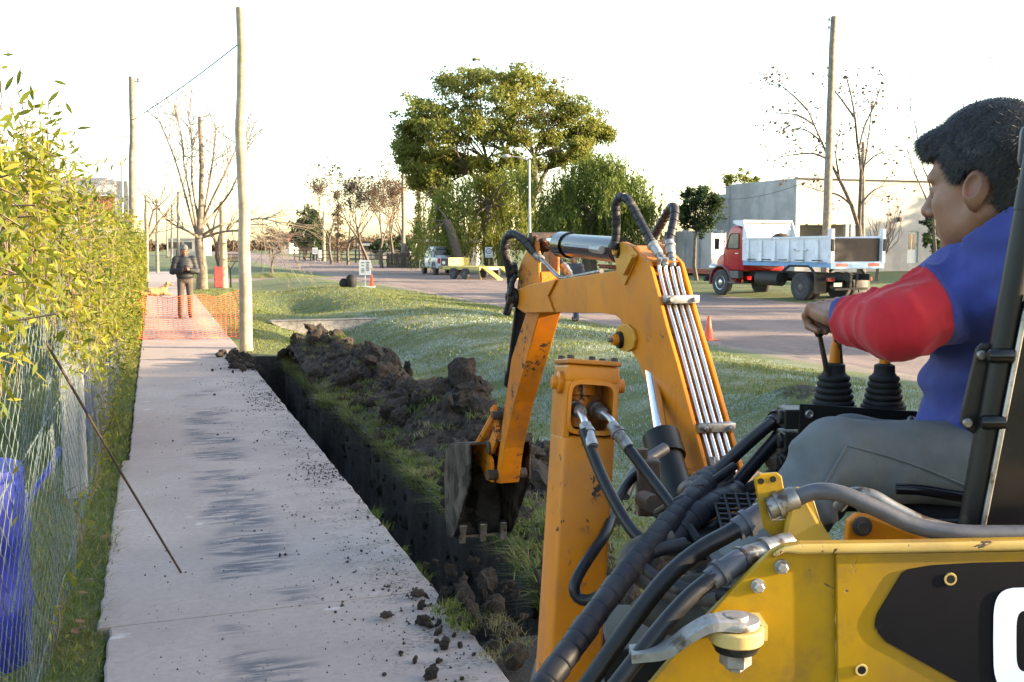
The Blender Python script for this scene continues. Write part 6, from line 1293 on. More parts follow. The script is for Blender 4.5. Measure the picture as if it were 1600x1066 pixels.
def dump_truck():
    rz = R(97); left_ = Vector((-math.sin(rz), math.cos(rz), 0)); c0 = G(1249, 470, -0.22); root = c0-left_*1.12; root.z = -0.235
    t = thing('dump_truck', 'old red cab dump truck with a rusty white tipping bed and blue sill', 'truck', root, rz)
    WB = 4.5
    for s in (1, -1):
        wheel_part(t, (0, s*0.98, 0.5), 0.5, 0.27, 'rim_grey', s, dual=True); wheel_part(t, (WB, s*0.95, 0.5), 0.5, 0.26, 'chrome_truck', s)
        m = MB(); m.box((1.6, s*0.42, 0.86), (6.6, 0.09, 0.22)); m.build('chassis_rail', 'truck_dark', t)
    m = MB(); m.cyl((0, 0, 0.5), (0,1,0), 0.09, 1.7, 12); m.lathe((0, 0, 0.5), (1,0,0), [(0.08, -0.35), (0.24, -0.1), (0.24, 0.1), (0.08, 0.4)], 16); m.build('rear_axle', 'truck_dark', t, smooth=True)
    m = MB(); m.cyl((WB, 0, 0.5), (0,1,0), 0.07, 1.6, 12); m.build('front_axle', 'truck_dark', t, smooth=True)
    for i in range(5): m = MB(); m.box((-1.1+1.45*i, 0, 0.88), (0.1, 0.8, 0.14)); m.build('cross_member', 'truck_dark', t)
    m = MB(); m.lathe((2.0, 0.72, 0.72), (1,0,0), [(0.22, -0.62), (0.26, -0.6), (0.26, 0.6), (0.22, 0.62)], 22); m.build('fuel_tank', 'truck_dark', t, smooth=True)
    m = MB(); m.lathe((2.0, -0.72, 0.72), (1,0,0), [(0.18, -0.4), (0.2, -0.38), (0.2, 0.38), (0.18, 0.4)], 18); m.build('air_tank', 'truck_dark', t, smooth=True)
    m = MB(); m.cyl((1.4, 0, 0.68), (1,0,0), 0.06, 2.8, 10); m.box((3.0, 0, 0.72), (0.9, 0.55, 0.5)); m.build('gearbox', 'truck_dark', t, smooth=True)
    # cab
    prof = [(3.22, 0.95), (3.22, 2.42), (3.30, 2.56), (3.50, 2.65), (3.85, 2.66), (4.06, 2.58), (4.16, 2.42), (4.42, 1.74), (4.46, 1.6), (4.46, 0.95)]
    m = MB(); m.prism([(x, -0.99, z) for x, z in prof], (0, 1.98, 0)); cab = m.build('cab', 'truck_red', t, bevel=0.085, smooth=True, seg=4, angle=50)
    m = MB(); m.prism([(x, -0.60, z) for x, z in ((4.40, 0.9), (4.40, 1.70), (4.8, 1.66), (5.20, 1.54), (5.36, 1.36), (5.40, 1.0), (5.38, 0.72), (4.9, 0.72))], (0, 1.2, 0)); m.build('bonnet', 'truck_red', t, bevel=0.12, smooth=True, seg=4, angle=50)
    m = MB(); m.box((5.40, 0, 1.05), (0.06, 0.7, 0.5)); m.build('grille', 'truck_dark', t, bevel=0.03)
    for s in (1, -1):
        m = MB(); V = []; n = 18
        for i in range(n+1):
            a = R(-8)+R(190)*i/n
            for rr, yy in ((0.60, 0.48), (0.66, 0.50), (0.70, 0.72), (0.67, 0.98), (0.60, 1.05), (0.585, 1.03), (0.60, 0.9)): V.append((WB+0.02+math.cos(a)*rr*1.04, s*yy, 0.50+math.sin(a)*rr*(1.0 if i < 4 else 1.04)))
        m.add(V, [(i*7+k, i*7+(k+1) % 7, i*7+7+(k+1) % 7, i*7+7+k) for i in range(n) for k in range(7)]+[tuple(range(7)), tuple(n*7+k for k in range(7))]); f = m.build('fender', 'truck_red', t, smooth=True, angle=60)
        m = MB(); m.tube([(WB+0.02+math.cos(R(-8)+R(196)*i/24)*0.615*1.04, s*1.055, 0.5+math.sin(R(-8)+R(196)*i/24)*0.615*1.03) for i in range(25)], 0.028, 8); m.build('fender_lip', 'rim_grey', f, smooth=True)
        m = MB(); m.lathe((5.30, s*0.80, 1.06), (1, 0, 0), [(0.02, -0.25), (0.13, -0.12), (0.15, 0.05), (0.13, 0.08), (0.02, 0.09)], 18); m.build('headlight', 'steel_bright', t, smooth=True)
        # side window, door seam, handle, mirror, step
        wp = [(3.50, 1.80), (3.50, 2.36), (3.95, 2.36), (4.06, 2.26), (4.20, 1.80)]
        m = MB(); m.prism([(x, s*0.989, z) for x, z in wp], (0, s*0.008, 0)); wn = m.build('side_window', 'cab_glass_dark', cab)
        m = MB(); m.tube([(x, s*1.0, z) for x, z in wp+[wp[0]]], 0.020, 6); m.build('window_seal', 'black_rubber', wn)
        m = MB(); m.tube([(x, s*0.991, z) for x, z in ((3.44, 2.44), (3.44, 1.0), (4.0, 0.98), (4.38, 1.2), (4.36, 1.75))], 0.008, 6); m.build('door_seam', 'truck_dark', cab)
        m = MB(); m.box((3.60, s*1.005, 1.62), (0.18, 0.03, 0.035)); m.build('door_handle', 'steel_bright', cab, bevel=0.008)
        m = MB(); m.tube([(4.34, s*0.96, 2.05), (4.52, s*1.18, 2.12)], 0.014, 6); m.build('mirror_arm', 'truck_dark', t); m = MB(); m.box((4.54, s*1.22, 1.98), (0.05, 0.20, 0.42)); m.build('mirror', 'truck_dark', t, bevel=0.015)
        m = MB(); m.box((3.70, s*0.92, 0.82), (0.52, 0.26, 0.28)); m.build('battery_box', 'rim_grey', t, bevel=0.02); m = MB(); m.box((3.80, s*0.98, 0.52), (0.45, 0.2, 0.05)); m.box((3.80, s*0.88, 0.62), (0.06, 0.04, 0.3)); m.build('step', 'rim_grey', t)
    m = MB(); m.tube([(4.25, 0.45+0.19*math.cos(a), 1.86+0.19*math.sin(a)) for a in [k*math.pi/8 for k in range(17)]], 0.018, 6); m.tube([(4.25, 0.26, 1.86), (4.25, 0.64, 1.86)], 0.015, 6); m.build('steering_wheel', 'truck_dark', t, smooth=True)
    m = MB(); m.box((5.50, 0, 0.62), (0.14, 2.15, 0.2)); m.build('front_bumper', 'truck_dark', t, bevel=0.03)
    m = MB(); m.lathe((3.55, 0.25, 2.70), (0.3, 0, 1), [(0.05, -0.03), (0.06, 0.03), (0.03, 0.06)], 10); m.build('roof_horn', 'truck_dark', t, smooth=True)
    m = MB(); m.box((3.75, 0.55, 2.70), (0.5, 0.3, 0.04)); m.build('roof_hatch', 'truck_white', t, bevel=0.01)
    # tipping bed
    X0, X1, H0, H1, W = -1.45, 3.05, 1.36, 2.22, 1.15
    m = MB(); m.box(((X0+X1)/2, 0, H0-0.09), (X1-X0, 2*W, 0.16)); m.build('bed_floor', 'truck_blue', t, bevel=0.01)
    for s in (1, -1):
        m = MB(); m.hull8([(X0, s*W-0.025, H0), (X1, s*W-0.025, H0), (X1, s*W+0.025, H0), (X0, s*W+0.025, H0), (X0, s*W-0.025, H1), (X1, s*W-0.025, H1-0.05), (X1, s*W+0.025, H1-0.05), (X0, s*W+0.025, H1)]); sd = m.build('bed_side', 'truck_white', t, bevel=0.006)
        m = MB(); m.hull8([(X0, s*W-0.05, H1-0.04), (X1, s*W-0.05, H1-0.09), (X1, s*(W+0.06), H1-0.09), (X0, s*(W+0.06), H1-0.04), (X0, s*W-0.05, H1+0.03), (X1, s*W-0.05, H1-0.02), (X1, s*(W+0.06), H1-0.02), (X0, s*(W+0.06), H1+0.03)]); m.build('top_rail', 'truck_white', sd)
        for k in range(6):
            x = X0+0.55+k*0.72; m = MB(); m.hull8([(x-0.10, s*(W+0.026), H0), (x+0.10, s*(W+0.026), H0), (x+0.10, s*(W+0.13), H0), (x-0.10, s*(W+0.13), H0), (x-0.045, s*(W+0.026), H1-0.09), (x+0.045, s*(W+0.026), H1-0.09), (x+0.045, s*(W+0.06), H1-0.09), (x-0.045, s*(W+0.06), H1-0.09)]); m.build('rib', 'truck_white', sd, bevel=0.008)
        for k in range(5): m = MB(); m.tube([(X0+0.25+k*0.85, s*(W+0.14), H0+0.06), (X0+0.7+k*0.85, s*(W+0.14), H0+0.06)], 0.018, 6); m.build('hinge_bar', 'truck_dark', sd)
        m = MB(); m.box((X0+1.35, s*(W+0.06), H0+0.42), (0.62, 0.06, 0.05)); m.build('side_step', 'truck_white', sd)
        m = MB(); m.box((X0-0.04, s*W, (H0+H1)/2+0.12), (0.16, 0.16, H1-H0+0.30)); cpst = m.build('corner_post', 'truck_white', t, bevel=0.012); m = MB(); m.box((X0-0.12, s*(W+0.02), H1-0.28), (0.06, 0.12, 0.4)); m.build('latch', 'truck_rust', cpst, bevel=0.01)
        # rear mudguard frame and flap
        m = MB(); m.tube([(0.95, s*1.12, 0.98), (0.55, s*1.12, 1.22), (-0.45, s*1.12, 1.22), (-0.85, s*1.12, 0.85)], 0.05, 6); m.build('mudguard', 'truck_dark', t); m = MB(); m.box((-0.86, s*1.0, 0.62), (0.05, 0.5, 0.66)); m.build('mud_flap', 'truck_dark', t)
        m = MB(); m.box((-1.18, s*0.85, 0.78), (0.08, 0.32, 0.13)); m.build('tail_light', 'tail_red', t, bevel=0.01)
    m = MB(); m.box((X1+0.02, 0, (H0+2.86)/2), (0.06, 2*W, 2.86-H0)); hb = m.build('headboard', 'truck_white', t, bevel=0.008)
    for k in range(3): m = MB(); m.box((X1-0.03, 0, H0+0.95+k*0.22), (0.05, 2*W-0.1, 0.03)); m.build('headboard_rib', 'truck_rust' if k == 2 else 'truck_white', hb)
    m = MB(); m.hull8([(X1+0.05, -W, 2.60), (X1+0.62, -W, 2.74), (X1+0.62, W, 2.74), (X1+0.05, W, 2.60), (X1+0.05, -W, 2.86), (X1+0.62, -W, 2.86), (X1+0.62, W, 2.86), (X1+0.05, W, 2.86)]); m.build('cab_guard', 'truck_white', hb, bevel=0.01)
    for s in (1, -1): m = MB(); m.prism([(X1, s*W, 2.1), (X1, s*W, 2.86), (X1-0.30, s*W, 2.15)], (0, s*0.03, 0)); m.build('guard_gusset', 'truck_white', hb)
    m = MB(); m.box((X0+0.02, 0, (H0+H1)/2-0.02), (0.06, 2*W-0.2, H1-H0-0.06)); m.build('tailgate', 'truck_rust', t, bevel=0.008)
    m = MB(); m.box((X0-0.05, 0, H0-0.10), (0.10, 2*W+0.12, 0.24)); rb = m.build('rear_sill', 'truck_blue', t, bevel=0.012)
    for y0 in (0.72, -0.72): m = MB(); m.box((X0-0.102, y0, H0-0.09), (0.006, 0.52, 0.11)); m.build('lettering', 'print_red', rb)
    m = MB(); m.box((-1.25, 0, 0.45), (0.1, 1.5, 0.08)); m.box((-1.22, 0, 0.72), (0.08, 0.1, 0.55)); m.build('rear_bar', 'truck_dark', t)
    m = MB(); m.box((-1.22, 0.55, 0.60), (0.02, 0.36, 0.14)); m.build('number_plate', 'sign_white', t); m = MB(); m.box((-1.20, -0.55, 0.70), (0.06, 0.55, 0.50)); m.build('tool_box', 'rim_grey', t, bevel=0.01)
    # dark load of soil showing over the side
    rng = np.random.default_rng(4); pts = [(X1-0.9+0.45*math.cos(a), 0.3, 1.9+0.42*max(0, math.sin(a))) for a in [k*math.pi/10 for k in range(11)]]; m = MB(); m.lathe((X1-0.95, 0.2, H0), (0,0,1), [(0.9, 0), (0.75, 0.4), (0.5, 0.75), (0.2, 0.98), (0.02, 1.02)], 14); m.build('load', 'soil', t, smooth=True)
simple('chrome_truck', (0.62, 0.62, 0.63), (0.50, 0.50, 0.50), scale=14, rough=0.25, metal=0.8, bump=0.05)
simple('cab_glass_dark', (0.10, 0.11, 0.10), (0.16, 0.17, 0.16), scale=2, rough=0.06, bump=0)
dump_truck()
def pickup():
    c0 = G(707, 430, -0.22); rz = R(89); t = thing('pickup_truck', 'silver double cab pickup parked with its tail towards the digger', 'pickup', (c0.x, c0.y, -0.24), rz)
    # x forward, rear bumper at 0
    simple('pickup_silver', (0.50, 0.53, 0.58), (0.46, 0.49, 0.54), rough=0.22, bump=0); simple('pickup_dark', (0.03, 0.032, 0.04), (0.04, 0.042, 0.05), rough=0.3, bump=0)
    body = [(0.12, 0.55), (0.10, 1.12), (1.72, 1.14), (3.7, 1.10), (4.9, 1.02), (5.15, 0.85), (5.2, 0.5), (4.7, 0.42), (0.3, 0.42)]
    m = MB(); m.prism([(x, -0.92, z) for x, z in body], (0, 1.84, 0)); bd = m.build('body', 'pickup_silver', t, bevel=0.07, smooth=True, seg=3, angle=45)
    cabp = [(1.70, 1.10), (1.82, 1.68), (2.05, 1.78), (3.0, 1.80), (3.35, 1.74), (4.05, 1.12)]
    V = []; 
    for s, k in ((-1, 0), (1, 1)): V += [(x, s*(0.90 if z < 1.3 else 0.74), z) for x, z in cabp]
    n = len(cabp); m = MB(); m.add(V, [tuple(range(n))[::-1], tuple(range(n, 2*n))]+[(i, (i+1) % n, n+(i+1) % n, n+i) for i in range(n)]); cb = m.build('cab', 'pickup_silver', t, bevel=0.04, smooth=True, seg=3, angle=45)
    for s in (1, -1):
        wp = [(1.95, 1.18), (2.02, 1.62), (2.75, 1.68), (2.80, 1.18)]; wq_ = [(2.88, 1.18), (2.84, 1.68), (3.25, 1.66), (3.82, 1.18)]
        for q in (wp, wq_): m = MB(); m.prism([(x, s*(0.905-0.16*(z-1.12)/0.6+0.01), z) for x, z in q], (0, s*0.01, 0)); m.build('side_window', 'window_glass', cb)
        m = MB(); m.box((2.3, s*0.935, 0.48), (2.3, 0.10, 0.07)); m.build('side_step', 'pickup_dark', t)
        m = MB(); m.box((0.14, s*0.84, 0.92), (0.12, 0.17, 0.34)); m.build('tail_light', 'tail_red', t, bevel=0.02)
        m = MB(); m.box((3.75, s*1.0, 1.18), (0.12, 0.2, 0.14)); m.build('mirror', 'pickup_dark', t, bevel=0.03)
        for x in (1.15, 4.25):
            wheel_part(t, (x, s*0.80, 0.38), 0.38, 0.26, 'rim_grey', s, hub=False)
            m = MB(); m.tube([(x+math.cos(a)*0.46, s*0.93, 0.38+math.sin(a)*0.46) for a in [R(-5)+R(190)*k/14 for k in range(15)]], 0.045, 6); m.build('wheel_arch', 'pickup_dark', t, smooth=True)
    m = MB(); m.prism([(1.74, -0.66, 1.24), (1.74, 0.66, 1.24), (1.835, 0.60, 1.66), (1.835, -0.60, 1.66)], (-0.02, 0, 0)); m.build('rear_window', 'window_glass', cb)
    m = MB(); m.box((0.09, 0, 0.86), (0.05, 1.42, 0.46)); tg = m.build('tailgate', 'pickup_dark', t, bevel=0.02); m = MB(); m.box((0.06, 0, 0.95), (0.03, 0.3, 0.06)); m.build('handle', 'steel', tg)
    m = MB(); m.box((0.06, 0, 0.52), (0.22, 1.8, 0.2)); m.build('rear_bumper', 'steel', t, bevel=0.03); m = MB(); m.tube([(1.5, -0.8, 1.15), (1.6, -0.62, 1.72), (1.6, 0.62, 1.72), (1.5, 0.8, 1.15)], 0.04, 8); m.build('roll_bar', 'pickup_dark', t, smooth=True)
    m = MB(); m.lathe((0.06, 0.55, 0.80), (-1, 0, 0), [(0.11, 0), (0.11, 0.012)], 18); m.build('round_sticker', 'sign_white', t)
    m = MB(); m.box((0.9, 0, 1.10), (1.4, 1.5, 0.1)); m.build('load_bed', 'pickup_dark', t)
pickup()
def trailer():
    simple('trailer_yellow', (0.42, 0.34, 0.07), (0.32, 0.27, 0.08), scale=5, rough=0.6, bump=0.1)
    c0 = G(738, 436, -0.22); rz = R(112); t = thing('car_trailer', 'low yellow flatbed trailer with lowered loading ramps behind the pickup', 'trailer', (c0.x+0.9, c0.y-0.6, -0.23), rz)
    m = MB(); m.box((1.4, 0, 0.66), (3.2, 1.95, 0.08)); m.build('deck', 'trailer_yellow', t, bevel=0.01)
    for s in (1, -1):
        m = MB(); m.box((1.4, s*1.0, 0.60), (3.3, 0.07, 0.16)); m.build('side_rail', 'trailer_yellow', t)
        m = MB(); m.hull8([(-0.2, s*0.62-0.2, 0.62), (-0.2, s*0.62+0.2, 0.62), (-1.5, s*0.62+0.2, 0.0), (-1.5, s*0.62-0.2, 0.0), (-0.2, s*0.62-0.2, 0.70), (-0.2, s*0.62+0.2, 0.70), (-1.5, s*0.62+0.2, 0.06), (-1.5, s*0.62-0.2, 0.06)]); m.build('ramp', 'trailer_yellow', t)
        for x in (0.9, 1.95): wheel_part(t, (x, s*1.12, 0.31), 0.31, 0.2, 'rim_grey', s, hub=False)
        m = MB(); m.box((-0.22, s*0.80, 0.58), (0.06, 0.3, 0.12)); m.build('tail_light', 'tail_red', t)
        m = MB(); m.tube([(-0.1, s*0.98, 0.62), (-0.35, s*0.98, 0.02)], 0.03, 6); m.build('prop_stand', 'trailer_yellow', t)
    m = MB(); m.tube([(3.0, 0.6, 0.6), (4.4, 0, 0.5)], 0.05, 6); m.tube([(3.0, -0.6, 0.6), (4.4, 0, 0.5)], 0.05, 6); m.build('drawbar', 'trailer_yellow', t)
    m = MB(); m.box((-0.22, 0, 0.60), (0.04, 0.9, 0.14)); m.build('rear_plate', 'sign_white', t)
    m = MB(); m.box((2.9, 0, 0.95), (0.08, 1.5, 0.45)); m.build('headboard', 'trailer_yellow', t)
trailer()
# ---------------------------------------------------------------- people and the dog
simple('skin_tan', (0.215, 0.105, 0.062), (0.165, 0.078, 0.046), scale=16, rough=0.55, bump=0.3, bscale=220, bdist=0.0015, c3=(0.25, 0.10, 0.065), s3=22, t3=(0.5, 0.72))
MATS['skin_tan'].node_tree.nodes['Principled BSDF'].inputs['Subsurface Weight'].default_value = 0.08
MATS['skin_tan'].node_tree.nodes['Principled BSDF'].inputs['Subsurface Radius'].default_value = (0.012, 0.005, 0.003)
simple('hair_dark', (0.010, 0.009, 0.010), (0.018, 0.015, 0.014), scale=40, rough=0.5, bump=0.4, bscale=200, bdist=0.002)
simple('hair_grey', (0.10, 0.095, 0.095), (0.06, 0.058, 0.06), scale=40, rough=0.6, bump=0.3)
simple('denim_grey', (0.108, 0.117, 0.124), (0.078, 0.086, 0.092), scale=9, rough=0.9, bump=0.35, bscale=300, bdist=0.002)
simple('puffer_black', (0.005, 0.0055, 0.008), (0.008, 0.0085, 0.011), scale=8, rough=0.65, bump=0.15)
simple('trousers_brown', (0.075, 0.055, 0.042), (0.055, 0.042, 0.034), scale=8, rough=0.9, bump=0.2)
simple('jacket_grey', (0.035, 0.037, 0.045), (0.05, 0.052, 0.06), scale=8, rough=0.85, bump=0.2)
simple('jeans_blue', (0.035, 0.05, 0.10), (0.05, 0.07, 0.13), scale=8, rough=0.9, bump=0.2)
simple('shoe_dark', (0.02, 0.018, 0.016), (0.03, 0.026, 0.022), rough=0.7, bump=0.1)
simple('dog_fur', (0.34, 0.19, 0.08), (0.24, 0.13, 0.055), scale=14, rough=0.9, bump=0.6, bscale=90, bdist=0.006)
simple('eye_white', (0.28, 0.25, 0.23), (0.25, 0.22, 0.2), rough=0.2, bump=0); simple('lip', (0.26, 0.11, 0.085), (0.22, 0.09, 0.07), rough=0.45, bump=0.1)
def fabric_two():
    k = NT('jacket_two_tone'); v = k.co(); a = k.n('ShaderNodeAttribute', attribute_name='red').outputs['Fac']
    blue = k.mix(k.ramp(k.noise(v, 7, 4), 0.35, 0.65), (0.036, 0.050, 0.235), (0.027, 0.038, 0.185)); red = k.mix(k.ramp(k.noise(v, 7, 4), 0.35, 0.65), (0.40, 0.008, 0.018), (0.32, 0.006, 0.014))
    c = k.mix(k.ramp(a, -0.0012, 0.0012), blue, red); sm = k.math('MULTIPLY', k.ramp(k.math('ABSOLUTE', a), 0.0035, 0.0), 0.5); c = k.mix(sm, c, (0.03, 0.015, 0.06)); k.color(c); k.set(Roughness=0.92); k.b.inputs['Sheen Weight'].default_value = 0.08; k.b.inputs['Sheen Roughness'].default_value = 0.4
    k.bump(k.math('ADD', k.noise(v, 320, 3), k.math('MULTIPLY', k.noise(v, 30, 4), 1.6)), 0.3, 0.0025)
fabric_two()
def V3(v): return np.array([v[0], v[1], v[2]], float)
def union(ds, k):
    r = ds[0]
    for d in ds[1:]: r = smin(r, d, k)
    return r
def head_sdf(p):      # local: x forward, y left, z up; metres
    d = s_ell(p, (-0.012, 0, 0.045), (0.099, 0.076, 0.092))
    d = smin(d, s_ell(p, (0.028, 0, -0.035), (0.062, 0.058, 0.082)), 0.03)
    d = smin(d, s_ell(p, (0.062, 0, -0.103), (0.026, 0.026, 0.021)), 0.03)
    for s in (-1, 1):
        d = smin(d, s_cone(p, (-0.005, s*0.054, -0.05), (0.055, s*0.014, -0.102), 0.018, 0.016), 0.03)
        d = smin(d, s_ell(p, (0.056, s*0.036, -0.022), (0.028, 0.024, 0.026)), 0.022)
        d = smin(d, s_ell(p, (0.045, s*0.034, -0.062), (0.030, 0.022, 0.030)), 0.025)
    d = smin(d, s_cone(p, (0.078, -0.034, 0.027), (0.078, 0.034, 0.027), 0.013, 0.013), 0.018)
    for s in (-1, 1): d = smax(d, -s_ell(p, (0.095, s*0.032, 0.006), (0.022, 0.020, 0.013)), 0.012)
    for s in (-1, 1): d = smin(d, s_ell(p, (0.074, s*0.031, 0.004), (0.0145, 0.0165, 0.0125)), 0.004)
    d = smin(d, s_cone(p, (0.084, 0, 0.018), (0.108, 0, -0.024), 0.0085, 0.0125), 0.012)
    d = smin(d, s_ell(p, (0.107, 0, -0.028), (0.013, 0.013, 0.011)), 0.008)
    for s in (-1, 1): d = smin(d, s_ell(p, (0.096, s*0.013, -0.032), (0.011, 0.008, 0.009)), 0.006)
    d = smin(d, s_ell(p, (0.084, 0, -0.060), (0.014, 0.024, 0.008)), 0.010); d = smin(d, s_ell(p, (0.082, 0, -0.074), (0.013, 0.021, 0.008)), 0.009)
    d = smax(d, -s_ell(p, (0.098, 0, -0.0668), (0.008, 0.026, 0.0022)), 0.004)
    for s in (-1, 1):
        c, sn = math.cos(0.45), math.sin(0.45); M = np.array([[0.94, 0, 0.34], [-s*0.0, 1, 0], [-0.34, 0, 0.94]]); M2 = np.array([[c, s*sn, 0], [-s*sn, c, 0], [0, 0, 1]]); Mx = M@M2
        e = s_ell(p, (-0.012, s*0.083, -0.008), (0.022, 0.0085, 0.034), Mx); e = smin(e, s_ell(p, (-0.004, s*0.079, -0.036), (0.011, 0.007, 0.012), Mx), 0.006)
        e = smax(e, -s_ell(p, (-0.009, s*0.0950, -0.003), (0.0125, 0.0105, 0.0215), Mx), 0.003); d = smin(d, e, 0.006)
    d = smin(d, s_cone(p, (-0.022, 0, -0.06), (-0.045, 0, -0.18), 0.054, 0.062), 0.03)
    return d
def hair_sdf(p, front=0.0):
    sk = s_ell(p, (-0.014, 0, 0.048), (0.110, 0.086, 0.105)); sk = smin(sk, s_ell(p, (-0.06, 0, -0.02), (0.055, 0.066, 0.075)), 0.03)
    sk = smin(sk, s_ell(p, (0.075, 0, 0.092), (0.036, 0.055, 0.026)), 0.02); sk = sk-0.003*(fbm(p*np.array([0.5, 1, 0.5]), 60, 2)-0.5)
    # hairline: above forehead, sideburn in front of the ear, down to the nape behind it
    hl = np.where(p[:, 0] > 0.02, 0.060-p[:, 2]+0.10*np.clip(0.045-p[:, 0], -1, 0.025)*1.0, 0)
    f = 0.066-p[:, 2]
    f = np.where(p[:, 0] < 0.052, np.maximum(0.066-p[:, 2]-(0.052-p[:, 0])*2.6, 0.012-p[:, 2]), f)      # temple slope then sideburn
    f = np.where(p[:, 0] < 0.012, -0.02-p[:, 2], f)
    f = np.where(p[:, 0] < -0.030, -0.085-p[:, 2]-(p[:, 0]+0.03)*0.3, f)
    # keep the ear free
    ear = 0.034-np.sqrt((p[:, 0]+0.010)**2*1.2+(p[:, 2]+0.006)**2*0.8)
    ear = np.where(p[:, 2] > 0.0, 0.030-np.sqrt((p[:, 0]+0.010)**2*1.2+(p[:, 2]+0.006)**2*0.8), ear)
    return np.maximum(np.maximum(sk, f*0.7), np.where(np.abs(p[:, 1]) > 0.045, ear, -1))
def to_world(V, O, X, Y, Z): return V3(O)+V[:, :1]*V3(X)+V[:, 1:2]*V3(Y)+V[:, 2:3]*V3(Z)
def hand_sdf(p, ln=1.0):     # local: x towards knuckles, y towards thumb side, z back of the hand; closed on a lever
    d = s_box(p, (0.0, 0, 0), (0.044, 0.040, 0.017), None, 0.014); d = smin(d, s_cone(p, (-0.05, 0, 0.0), (-0.10, 0, 0.0), 0.027, 0.028), 0.02)
    d = smin(d, s_ell(p, (-0.012, 0.026, -0.014), (0.030, 0.018, 0.016)), 0.012)
    for i, (y, a) in enumerate(((-0.031, 0.86), (-0.0105, 0.97), (0.0105, 1.0), (0.031, 0.94))):
        k = (0.040, y, 0.006); q1 = (0.040+0.034*a, y*0.95, -0.014); q2 = (0.052+0.012*a, y*0.9, -0.040*a-0.002); q3_ = (0.026, y*0.86, -0.046*a)
        f = union([s_cone(p, k, q1, 0.0112, 0.0098), s_cone(p, q1, q2, 0.0096, 0.0088), s_cone(p, q2, q3_, 0.0088, 0.0076)], 0.004); f = smin(f, s_ell(p, (0.040, y, 0.012), (0.013, 0.010, 0.009)), 0.006); d = smin(d, f, 0.006)
    t = union([s_cone(p, (-0.015, 0.036, -0.010), (0.018, 0.054, -0.026), 0.014, 0.0115), s_cone(p, (0.018, 0.054, -0.026), (0.040, 0.040, -0.040), 0.011, 0.009)], 0.006); return smin(d, t, 0.010)
def mesh_join(parts):
    V = []; F = []; b = 0
    for v, f in parts: V.append(v); F.append(f+b); b += len(v)
    return np.concatenate(V), np.concatenate(F)
def hair_tufts(V, F, n, rng, length, width, X, Y, Z, lean=(-0.6, 0, -0.5)):
    # short tapered strands rooted on the hair surface
    tri = V[F[:, :3]]; c = V[F].mean(1); nrm = np.cross(tri[:, 1]-tri[:, 0], tri[:, 2]-tri[:, 0]); nrm /= np.maximum(np.linalg.norm(nrm, axis=1), 1e-12)[:, None]
    i = rng.integers(0, len(F), n); r = c[i]+rng.normal(size=(n, 3))*0.0015; ln = np.array(lean)
    d = nrm[i]*0.30+ln[None]*0.8+rng.normal(size=(n, 3))*0.22; d /= np.linalg.norm(d, axis=1)[:, None]; s = np.cross(d, nrm[i]); s /= np.maximum(np.linalg.norm(s, axis=1), 1e-9)[:, None]; L_ = length*rng.uniform(0.5, 1.2, n)[:, None]
    VV = np.stack([r-s*width-d*0.002, r+s*width-d*0.002, r+d*L_], 1).reshape(-1, 3); return VV, np.arange(3*n).reshape(n, 3)
